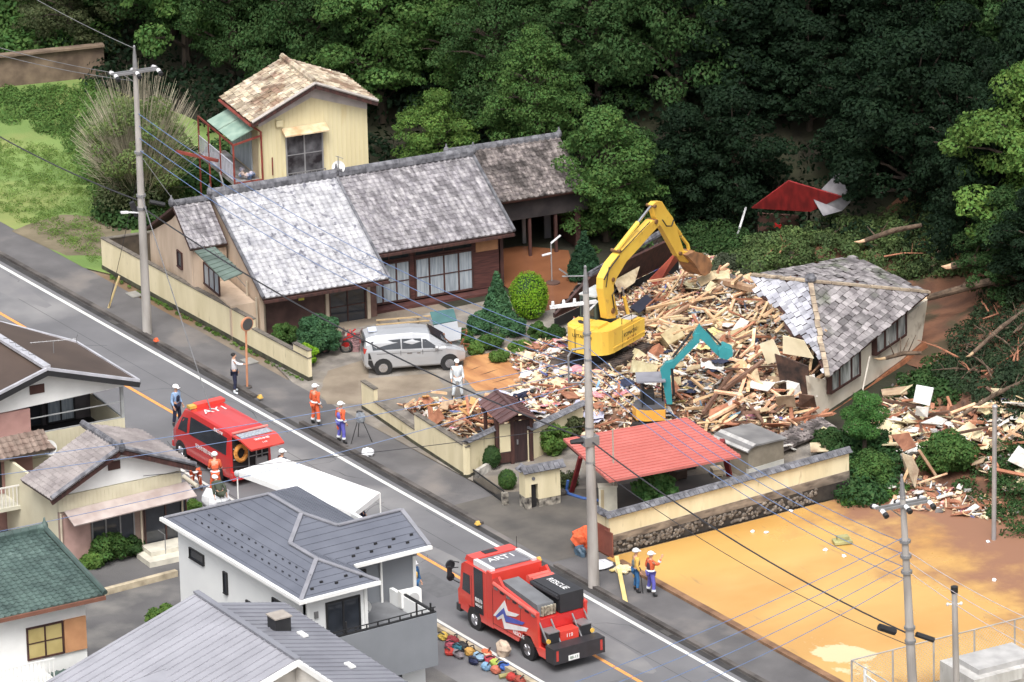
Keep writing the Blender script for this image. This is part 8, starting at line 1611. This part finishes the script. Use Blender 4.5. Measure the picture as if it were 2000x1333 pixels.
# dark tile strip and pale boards between shed and pine
mb = MB(); a, b_, c_ = G(1522, 884, .2), G(1635, 835, .25), G(1520, 850, .45); ud = (b_-a).normalized(); n_ = ud.cross(c_-a).normalized(); vd = n_.cross(ud); vd = vd if vd.z > 0 else -vd; tiles(mb, a, ud, vd, [(0, 0), ((b_-a).length, 0), ((b_-a).length, .8), (0, .8)], .26, .22, jit=.03); mb.slab([a, b_, b_+vd*.8, a+vd*.8], .06); tag(mb.build('fallen_tiles', C_tiled), 'strip of dark fallen roof tiles between the grey shed and the collapsed wall', 'roof tiles')
for i, (x, y) in enumerate(((1600, 878), (1622, 868), (1645, 862), (1612, 850))): mb = MB(); F = Fr(G(x, y, .35), 60+i*20); mb.slab([F.p(-.35, .25, 0), F.p(.35, .25, 0), F.p(.35, -.25, .2), F.p(-.35, -.25, .2)], .04); tag(mb.build('cream_slab', M_crm), 'cream wall slab lying beside the dark fallen tiles left of the pine', 'slab', 'cream slabs left of the pine')

b = MB(); RC = [tuple(G(*q, .2))[:2] for q in ((1640, 850), (1700, 790), (1760, 735), (1830, 690), (1850, 740), (1780, 800), (1720, 840), (1660, 880))]
for i in range(420): x, y = rpoly(RC); frag(b, x, y, slide(x, y)+random.uniform(0, .2), random.uniform(.1, .25))
o = b.build('rubble_fragments', [M_w2, M_w2, M_w3, M_crm, M_gry, M_gry, M_w3, M_w2], org=(0, 0, 0)); stuff(o, 'dark broken wood and dirt strewn below the collapsed house wall', 'rubble')
blob('brown_mud', RC, .03, mat('landslide_earth', (0, 0, 0)))
# ================================================================ VEGETATION
def leafmat(name, c, c2, tr=.3, hue=.02, rnd=.35): return mat(name, c, c2=c2, rough=.7, sc=.9, rnd=rnd, hue=hue, trans=tr, spec=.12)
L_dark = leafmat('leaf_dark', (.05, .1, .032), (.032, .068, .022)); L_mid = leafmat('leaf_mid', (.085, .16, .042), (.055, .115, .032)); L_light = leafmat('leaf_light', (.13, .225, .05), (.09, .165, .04)); L_blue = leafmat('leaf_bluegreen', (.075, .17, .075), (.05, .12, .055)); L_lime = leafmat('leaf_lime', (.22, .4, .03), (.15, .29, .025)); L_shade = leafmat('leaf_shade', (.013, .03, .013), (.008, .019, .009)); L_olive = leafmat('leaf_olive', (.085, .1, .045), (.05, .066, .03)); L_pale = leafmat('twig_pale', (.5, .45, .34), (.38, .34, .25), .1)  # the near-black leaf has the deep forest shade put into its colour
M_bark = mat('bark', lin(84, 72, 60), c2=lin(56, 48, 42), rough=.95, sc=4, stretch=(1, 1, .3))
def leaves(name, blobs, n, size, m, parent, up=.35, shell=(.72, 1.06), drop=0.0, aspect=.6, extra=None):
    B = np.array(blobs, float); w_ = (B[:, 3]**2); w_ /= w_.sum(); k = rng.choice(len(B), n, p=w_)
    d = rng.normal(size=(n, 3)); d[:, 2] += .25; d /= np.linalg.norm(d, axis=1)[:, None]
    r = B[k, 3]*rng.uniform(shell[0], shell[1], n); sq = B[k, 4] if B.shape[1] > 4 else np.full(n, .8)
    p = B[k, :3]+d*r[:, None]*np.stack([np.ones(n), np.ones(n), sq], 1)
    nn = d+rng.normal(size=(n, 3))*.55; nn[:, 2] += up; nn /= np.linalg.norm(nn, axis=1)[:, None]
    a = rng.normal(size=(n, 3)); a -= (a*nn).sum(1)[:, None]*nn; a[:, 2] -= drop; a /= np.linalg.norm(a, axis=1)[:, None]; b_ = np.cross(nn, a)
    s = size*rng.uniform(.6, 1.35, n)[:, None]; P = np.stack([p-a*s*.5, p+b_*s*aspect*.5, p+a*s*.5, p-b_*s*aspect*.5], 1).reshape(-1, 3)
    me = bpy.data.meshes.new(name); me.vertices.add(4*n); me.vertices.foreach_set('co', P.ravel()); me.loops.add(4*n); me.loops.foreach_set('vertex_index', np.arange(4*n)); me.polygons.add(n); me.polygons.foreach_set('loop_start', np.arange(n)*4); me.polygons.foreach_set('loop_total', np.full(n, 4)); me.update(calc_edges=True)
    cl = rng.uniform(0, 1, len(B))[k]*.6+rng.uniform(0, 1, n)*.4; at_ = me.attributes.new('rnd', 'FLOAT', 'FACE'); at_.data.foreach_set('value', cl.astype(np.float32)); me.materials.append(m)
    o = bpy.data.objects.new(name, me); COL.objects.link(o); o.parent = parent; return o
def crown_blobs(k, rx, rz, zc, r0, r1, flat=.7):
    out = []
    for i in range(k):
        z = 1-2*(i+.5)/k; ph = i*2.399963+random.uniform(-.3, .3); q = math.sqrt(1-z*z); s = random.uniform(.55, .95); out.append((rx*q*math.cos(ph)*s, rx*q*math.sin(ph)*s, zc+rz*z*s, random.uniform(r0, r1), random.uniform(flat-.12, flat+.12)))
    return out
def tree_proto(name, H_, rx, rz, m, n=9000, size=.24, k=34, label='', cat='tree', lay=.5):
    t = thing(name, label, cat, (0, 0, 0)); zc = H_-rz
    tr = MB(); tr.tube([(0, 0, -.5), (.05, .02, zc*.5), (.1, -.05, zc), (.05, .05, zc+rz*.6)], [.24, .19, .13, .04], 8)
    bl = []
    for i in range(k):      # boughs in loose tiers, longest in the lower third, tips uneven
        f = (i+.5)/k; z = H_-2*rz*(1-f)**.9+random.uniform(-.3, .3); env = math.sin(math.pi*min(1, (.18+.82*f)))**.6*(1 if f < .85 else .7); a = i*2.399963+random.uniform(-.5, .5); q = rx*env*random.uniform(.35, 1.08); r_ = rx*random.uniform(.16, .36)
        bl.append((q*math.cos(a), q*math.sin(a), z-.12*q, r_, lay*random.uniform(.7, 1.3)))
        if random.random() < .6: bl.append(((q+r_*.9)*math.cos(a+.15), (q+r_*.9)*math.sin(a+.15), z-.12*q-.25, r_*.55, lay))
    bl += [(0, 0, zc+rz*u, rx*.42, .9) for u in (-.5, -.1, .3)]
    for b_ in bl[::3]: c = Vector(b_[:3]); s_ = Vector((.07, 0, max(1, min(zc, c.z-1)))); tr.tube([s_, s_.lerp(c, .55)+Vector((0, 0, .2)), c], [.09, .05, .02], 5)
    tr.build('trunk', M_bark, t); leaves('crown', bl, n, size, m, t); return t
PROT = [tree_proto('broadleaf_tree', 8.5, 3.0, 3.4, mm, n=nn, size=sz, k=kk) for mm, nn, sz, kk in ((L_mid, 26000, .19, 60), (L_mid, 26000, .17, 75), (L_dark, 24000, .2, 56), (L_shade, 18000, .22, 50), (L_light, 26000, .18, 66), (L_dark, 26000, .17, 75), (L_olive, 20000, .18, 56))]
used = set()
def put(i, x, y, s, label, group=None, z=None, sz=1):
    if i in used: t = copy_tree(PROT[i])
    else: t = PROT[i]; used.add(i)
    t.location = (x, y, hillz(x, y)-.2 if z is None else z); t.rotation_euler = (0, 0, random.uniform(0, 6.28)); t.scale = (s, s, s*sz); tag(t, label, 'tree', group)
    if not group and 'group' in t: del t['group']
    return t
def gp(x, y, z=0): p = G(x, y, z); return p.x, p.y
# trees one can tell apart
put(0, *gp(1185, 470), .82, 'dense round green tree standing between the barn and the excavator arm', z=-1.2)
put(5, *gp(1250, 440), .62, 'lower round green tree right behind the excavator arm tip', z=-1.0)
put(4, *gp(2015, 600), 1.05, 'bright green tree overhanging the landslide at the right edge', z=1.5)
put(4, *gp(860, 335), .62, 'pale green tree rising between the yellow house and the barn', z=-1.6)
put(3, *gp(1345, 430), .7, 'green tree with shade-dark leaves behind the excavator bucket', z=-1.0)
put(3, *gp(1430, 430), .8, 'drooping tree with shade-dark leaves left of the ruined red hut', z=-1.0)
placed = [(gp(1185, 470)), (gp(1255, 440)), (gp(860, 335)), gp(1330, 430), gp(1420, 430)]
g_ = 'trees of the forest on the hillside'; TW = ['tall', 'slender', 'broad', 'low', 'round', 'loose']
def proj(p): v = Vector(p)-CAM; k = v.dot(FW); return 1000+FPX*v.dot(CR)/k, 666.5-FPX*v.dot(CU)/k
cnt = 0; random.seed(23)
for it in range(16000):
    x, y = random.uniform(-62, 14), random.uniform(0, 62); d = y-foot(x)
    if d < 1.2: continue
    px, py = proj((x, y, hillz(x, y)+4))
    if px < -160 or px > 2160 or py < -330 or py > 470: continue
    if px > 1400 and d < 3 and px < 1990: continue
    if 1060 < px < 1680 and d < 5.5: continue
    if px < 330 and py > 40: continue
    if 180 < px < 760 and d < 3: continue
    if any(math.hypot(x-a, y-b_) < 2.7 for a, b_ in placed): continue
    placed.append((x, y)); cnt += 1
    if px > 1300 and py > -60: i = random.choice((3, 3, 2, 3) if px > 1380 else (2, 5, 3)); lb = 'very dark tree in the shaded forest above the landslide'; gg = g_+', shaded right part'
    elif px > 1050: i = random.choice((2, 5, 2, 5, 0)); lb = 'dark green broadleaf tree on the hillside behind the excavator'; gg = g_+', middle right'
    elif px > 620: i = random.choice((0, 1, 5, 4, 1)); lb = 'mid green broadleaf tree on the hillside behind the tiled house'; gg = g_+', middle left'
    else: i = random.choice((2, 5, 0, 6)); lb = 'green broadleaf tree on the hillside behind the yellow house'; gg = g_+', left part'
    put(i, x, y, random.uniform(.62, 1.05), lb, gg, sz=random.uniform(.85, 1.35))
print('forest trees', cnt)
# undergrowth and vines: nobody could count it
def patch(name, label, poly, n, r0, r1, nl, size, m, zf=None, h=.3):
    bl = []
    for i in range(n): x, y = rpoly(poly); z = (zf(x, y) if zf else 0)+random.uniform(0, h); bl.append((x, y, z, random.uniform(r0, r1), .7))
    o = leaves(name, bl, nl, size, m, None); stuff(o, label, 'undergrowth'); return o
gpoly = lambda pts, z=0: [tuple(G(x, y, z))[:2] for x, y in pts]
patch('undergrowth', 'green vines and weeds covering the bank at the upper left', gpoly(((-40, 40), (260, -20), (300, 60), (200, 130), (-40, 130))), 220, .6, 1.3, 26000, .26, L_mid, hillz, 1.0)
patch('undergrowth', 'bright weeds along the foot of the concrete bank at the upper left', gpoly(((-40, 185), (200, 165), (260, 240), (250, 400), (200, 420), (120, 270), (-40, 225))), 420, .2, .5, 52000, .11, leafmat('weed', (.11, .2, .05), (.085, .155, .04)), None, .15)
patch('undergrowth', 'dark undergrowth between the feathery tree and the tiled house', gpoly(((200, 420), (330, 330), (460, 300), (470, 360), (330, 400), (300, 440), (240, 450))), 90, .5, 1.0, 15000, .22, L_dark, None, .4)
patch('forest_floor', 'dark low foliage filling the forest floor behind the buildings', [(x, foot(x)+a) for x, a in ((-50, 0), (-30, 0), (-12, -.5), (0, -.5), (4, 0))]+[(x, foot(x)+16) for x in (12, 0, -12, -30, -50)], 520, .7, 1.7, 60000, .26, L_shade, hillz, .8)
patch('leafy_debris', 'torn leafy branches heaped above the collapsed house', gpoly(((1380, 500), (1480, 460), (1620, 420), (1900, 430), (1960, 520), (1840, 540), (1690, 500), (1560, 500), (1440, 530)), .8), 210, .2, .6, 42000, .13, leafmat('torn_leaf', (.11, .165, .055), (.065, .1, .04), rnd=.6), slide, .8)
patch('leafy_debris', 'grey green wilted leaves heaped right of the excavator bucket', gpoly(((1370, 510), (1450, 480), (1480, 520), (1400, 560)), .6), 40, .2, .5, 9000, .12, leafmat('wilted_leaf', (.1, .12, .075), (.065, .08, .05)), slide, .6)
patch('leafy_debris', 'dark wet foliage swept over the landslide at the right edge', gpoly(((1880, 600), (2040, 560), (2040, 900), (1960, 860), (1900, 760), (1830, 700)), 1.0), 160, .25, .65, 26000, .14, leafmat('wet_leaf', (.045, .075, .035), (.028, .048, .026)), slide, .6)
patch('leafy_debris', 'thin foliage and stalks lying behind the collapsed wall', gpoly(((1760, 720), (1850, 680), (1890, 760), (1800, 770)), .8), 40, .3, .55, 5000, .18, L_dark, slide, .3)
patch('weeds', 'tall green weeds between the tile capped wall and the landslide', gpoly(((1620, 880), (1700, 860), (1760, 900), (1765, 950), (1700, 985), (1640, 985), (1655, 930))), 75, .3, .7, 11000, .17, leafmat('weed_mid', (.055, .12, .04), (.03, .075, .028)), slide, .5)
patch('weeds', 'bright grass at the corner of the mud field below the tile capped wall', gpoly(((1655, 985), (1700, 965), (1790, 950), (1740, 975), (1680, 990))), 40, .15, .3, 3500, .14, leafmat('weed_bright', (.1, .2, .045), (.07, .15, .035)), None, .1)
patch('grass', 'short grass tufts along the lawn and sidewalk edge at the left', gpoly(((-40, 260), (140, 300), (200, 440), (195, 520), (170, 505), (60, 445), (-40, 400))), 900, .1, .3, 45000, .06, leafmat('grass_blade', (.16, .25, .06), (.13, .21, .05)), None, .02)
patch('moss', 'green moss line at the foot of the long cream wall', [(-17, -9.62), (-1, -9.52), (-1, -9.4), (-17, -9.48)], 120, .05, .11, 3000, .07, L_light, None, .03)
# retaining wall in the upper left
a, b_ = G(-60, 178), G(205, 150); t = thing('retaining_wall', 'stained brown concrete retaining wall under the vines at the upper left', 'wall', a); mb = MB(); mb.slab([a, b_, b_+Vector((0, 0, 1.5)), a+Vector((0, 0, 1.5))], .4); mb.build('face', mat('stained_retaining', lin(132, 112, 92), c2=lin(92, 76, 64), rough=.95, sc=1.2), t); mb = MB(); mb.bar(a+Vector((0, 0, 1.55)), b_+Vector((0, 0, 1.55)), .45, .1); mb.build('coping', mat('stained_retaining', (0, 0, 0)), t)
# feathery pale tree by the left pole
c = G(275, 420); t = thing('feathery_tree', 'round feathery tree with pale bare twig tips and green heart beside the left pole', 'tree', c); cc = Vector((0, 0, 3.5)); mb = MB(); tw = MB()
for i in range(1100):
    d = Vector(rng.normal(size=3)); d.z = abs(d.z)*.9-.35; d.normalize(); L = random.uniform(1.7, 2.75); p = cc*random.uniform(.35, .7)+d*random.uniform(.6, 1.3); q = cc*.9+Vector((d.x*L, d.y*L, d.z*L*1.3)); e = q+Vector((d.x*.25, d.y*.25, .35))
    n_ = 3; w_ = .0085
    tw.tube([c+p, c+p.lerp(q, .5)+Vector((0, 0, .06)), c+e], [w_*1.6, w_, w_*.6], 3, cap=False)
tw.build('twigs', L_pale, t); mb.tube([c, c+Vector((.1, 0, 1.5)), c+Vector((.1, .1, 3))], [.2, .15, .08], 7); mb.build('trunk', M_bark, t)
leaves('crown', crown_blobs(52, 2.3, 2.4, 3.2, .35, .7), 20000, .12, leafmat('feather_leaf', (.16, .22, .07), (.11, .16, .055)), t); leaves('lower_crown', crown_blobs(24, 1.9, 1.2, 1.4, .5, .8), 6000, .15, L_olive, t)
# garden plants
def bush(name, label, x, y, rx, h, m, n=2500, size=.1, clip=False, cat='bush', trunk=True, z=0, k=14):
    c = G(x, y, z); t = thing(name, label, cat, c); rz = h*.5
    if clip: bl = [(0, 0, rz, rx, rz/rx)]; leaves('crown', bl+[(rx*.75*math.cos(i*2.4)*.5, rx*.75*math.sin(i*2.4)*.5, rz*(.7+.06*i), rx*random.uniform(.62, .72), .9*rz/rx) for i in range(9)], n, size, m, t, shell=(.88, 1.04))
    else: leaves('crown', crown_blobs(k, rx, rz*.95, rz, rx*.3, rx*.5, .8), n, size, m, t)
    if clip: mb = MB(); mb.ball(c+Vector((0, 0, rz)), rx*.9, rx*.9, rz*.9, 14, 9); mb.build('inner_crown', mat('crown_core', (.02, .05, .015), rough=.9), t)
    mb = MB(); mb.tube([c, c+Vector((.02, 0, rz))], [.06, .03], 6); mb.build('trunk', M_bark, t); return t
bush('topiary_ball', 'bright lime green clipped ball tree in the front garden', 1034, 622, .8, 2.05, L_lime, 16000, .075, True, 'topiary')
def conifer(name, label, x, y, r_, h, m, n=6000, size=.13, lean=0):
    c = G(x, y); t = thing(name, label, 'conifer', c); bl = []
    for i in range(46): f = (i+.5)/46; a = i*2.4; q = r_*(1-f)**.8; bl.append((q*.6*math.cos(a)+lean*f, q*.6*math.sin(a), .15+f*(h-.25), max(.1, q*.55), .9))
    leaves('crown', bl, n, size, m, t, drop=.3); mb = MB(); mb.tube([c, c+Vector((lean*.5, 0, h*.6))], [.07, .03], 6); mb.build('trunk', M_bark, t)
conifer('conifer', 'blue green pointed conifer left of the lime green ball tree', 972, 630, .68, 2.3, L_blue, 10000)
conifer('conifer', 'dark slim conifer at the edge of the brown flooded back yard', 1142, 545, .75, 2.2, leafmat('leaf_conifer_dark', (.03, .075, .035), (.02, .05, .025)), 9000)
for i, (x, y, rx, h, m_, nm) in enumerate(((905, 672, .5, .6, L_mid, 'small clipped green dome nearest the minivan'), (935, 650, .55, .75, L_blue, 'clipped green dome below the conifer'), (960, 680, .5, .6, L_mid, 'low clipped dome in front of the conifer'), (1000, 655, .6, .8, L_blue, 'blue green dome between conifer and ball tree'), (1052, 668, .42, .9, L_mid, 'egg shaped clipped bush below the ball tree'), (1018, 690, .45, .5, L_light, 'light green low bush at the edge of the rubble'), (1085, 672, .45, .8, L_dark, 'dark bush beside the yellow excavator'), (975, 705, .4, .4, L_light, 'lowest pale bush at the orange mud edge'), (930, 690, .35, .45, L_light, 'light green bush near the wrecked car'))): bush('garden_bush', nm, x, y, rx, h, m_, 4200, .09)
bush('garden_bush', 'large green bush in front of the brown entrance wall', 622, 692, .85, 1.7, L_blue, 9000, .12, k=22); bush('garden_bush', 'rounded green bush left of the entrance bush', 555, 672, .55, .9, L_mid, 4000, .1); bush('garden_bush', 'yellowish green bush at the end of the long cream wall', 598, 715, .45, .9, L_lime, 3500, .1)
bush('gate_bush', 'dark round clipped bush beside the wooden gate', 958, 915, .42, .95, L_dark, 6000, .07, True); bush('gate_bush', 'small bright clipped bush behind the gate pillar', 991, 955, .35, .8, L_mid, 4500, .07, True)
bush('leafy_shrub', 'loose green shrub behind the wooden gate near the carport', 1078, 885, .7, 1.2, L_light, 2600, .15); bush('leafy_shrub', 'yellow green shrub at the left corner of the carport roof', 1115, 862, .6, 1.0, L_olive, 2200, .13)
bush('leafy_shrub', 'fresh green leafy shrub before the carport opening inside the wall', 1282, 985, .75, 1.25, leafmat('fresh_leaf', (.13, .27, .09), (.09, .2, .06)), 2400, .2, k=18)
bush('rock_garden', 'low yellowish plants among stones left of the carport post', 1090, 950, .7, .45, L_olive, 1800, .12)
for i, (x, y) in enumerate(((1070, 955), (1083, 968), (1098, 962), (1065, 940))): mb = MB(); mb.ball(G(x, y, .1), .2, .16, .15, 8, 6, jit=.15); tag(mb.build('garden_stone', M_kerb), 'grey brown garden stone at the foot of the low yellowish plants', 'stone', 'garden stones left of the carport')
def pine():
    c = G(1690, 900); t = thing('garden_pine', 'cloud shaped bright green pine before the collapsed house wall', 'pine', c); bl = [(0, 0, 2.2, .55, .7), (.35, .35, 2.0, .5, .6), (-.4, -.3, 1.9, .5, .6), (.2, -.5, 1.6, .55, .6), (-.2, .5, 1.55, .5, .6), (.45, -.1, 1.35, .45, .6), (-.3, .1, 2.5, .4, .7), (-.1, -.2, 1.2, .45, .6), (.15, .3, 2.5, .35, .7)]
    leaves('crown', bl, 12000, .1, leafmat('pine_needle', (.085, .2, .05), (.05, .13, .035)), t, aspect=.35); mb = MB(); mb.tube([c, c+Vector((.1, -.1, .6)), c+Vector((-.1, .05, 1.3)), c+Vector((0, 0, 2.2))], [.11, .09, .07, .03], 7); mb.build('trunk', M_bark, t)
pine()
bush('hedge_bush', 'dark green bush under the cloud shaped pine', 1700, 945, .9, 1.3, L_mid, 6500, .13, k=20); bush('hedge_bush', 'bushy green shrub right of the propped cream panel', 1850, 920, 1.0, 1.4, L_mid, 7500, .15, k=22, z=.2); bush('hedge_bush', 'dim green shrub behind the grey shed', 1625, 885, .7, .9, L_dark, 4000, .12)
bush('front_hedge', 'wide dark green hedge before the windows of the grey tiled house', 205, 1092, .85, 1.15, L_mid, 8000, .13, k=22); bush('front_hedge', 'right end of the hedge, a rounder darker bush below the step', 255, 1085, .55, .8, L_dark, 3500, .12); bush('front_hedge', 'bright green low bush below the hedge of the grey tiled house', 180, 1108, .5, .6, L_light, 3500, .12)
bush('street_shrub', 'light green shrub at the left wall of the modern white house', 320, 1225, .6, .8, L_light, 4500, .12); bush('street_shrub', 'small light shrub beside the white plastic bag', 372, 1005, .45, .5, L_light, 2500, .1)
bush('balcony_plant', 'leafy climbing plant at the left end of the pale deck railing', 8, 905, .35, 1.0, L_light, 1500, .12, z=2.2)

# torn branches tangled in the leaf debris
for i in range(70):
    zone = random.choice((((1400, 540), (1450, 480), (1640, 430), (1900, 440), (1940, 520), (1700, 500)), ((1830, 620), (2010, 560), (2010, 880), (1900, 780)), ((1840, 700), (1990, 640), (2000, 760), (1900, 760))))
    x, y = rpoly(gpoly(zone, 1.0)); z = slide(x, y)+random.uniform(.3, .7); L = random.uniform(.8, 2.6); a = random.gauss(1.9, .7); d = Vector((math.cos(a), math.sin(a), random.uniform(-.15, .35)))*L; p = Vector((x, y, z)); mb = MB(); mb.tube([p, p+d*.5+Vector((0, 0, .08)), p+d], [.045, .035, .012], 5)
    for k in (.4, .7): mb.tube([p+d*k, p+d*k+Vector((random.uniform(-.4, .4), random.uniform(-.4, .4), random.uniform(.1, .4)))], [.02, .006], 4)
    tag(mb.build('torn_branch', M_log if i % 3 else M_w3), 'torn bare branch tangled in the leaves on the landslide', 'branch', 'torn branches on the landslide')

patch('leafy_debris', 'dark tangled vines and leaves behind the steel pole at the right edge', gpoly(((1860, 930), (1960, 880), (2040, 900), (2040, 1040), (1980, 1040), (1930, 990)), .4), 60, .25, .55, 8000, .13, L_dark, mound2, .3)

patch('undergrowth', 'dark weeds between the fallen tiled roof and the forest edge', gpoly(((1300, 450), (1440, 430), (1480, 480), (1390, 510), (1310, 490))), 60, .25, .6, 8000, .13, L_dark, None, .3)
patch('leafy_debris', 'thin dark foliage mixed into the dirt below the collapsed wall', gpoly(((1690, 800), (1780, 720), (1850, 690), (1850, 740), (1760, 790))), 34, .15, .35, 3500, .11, L_dark, slide, .2)
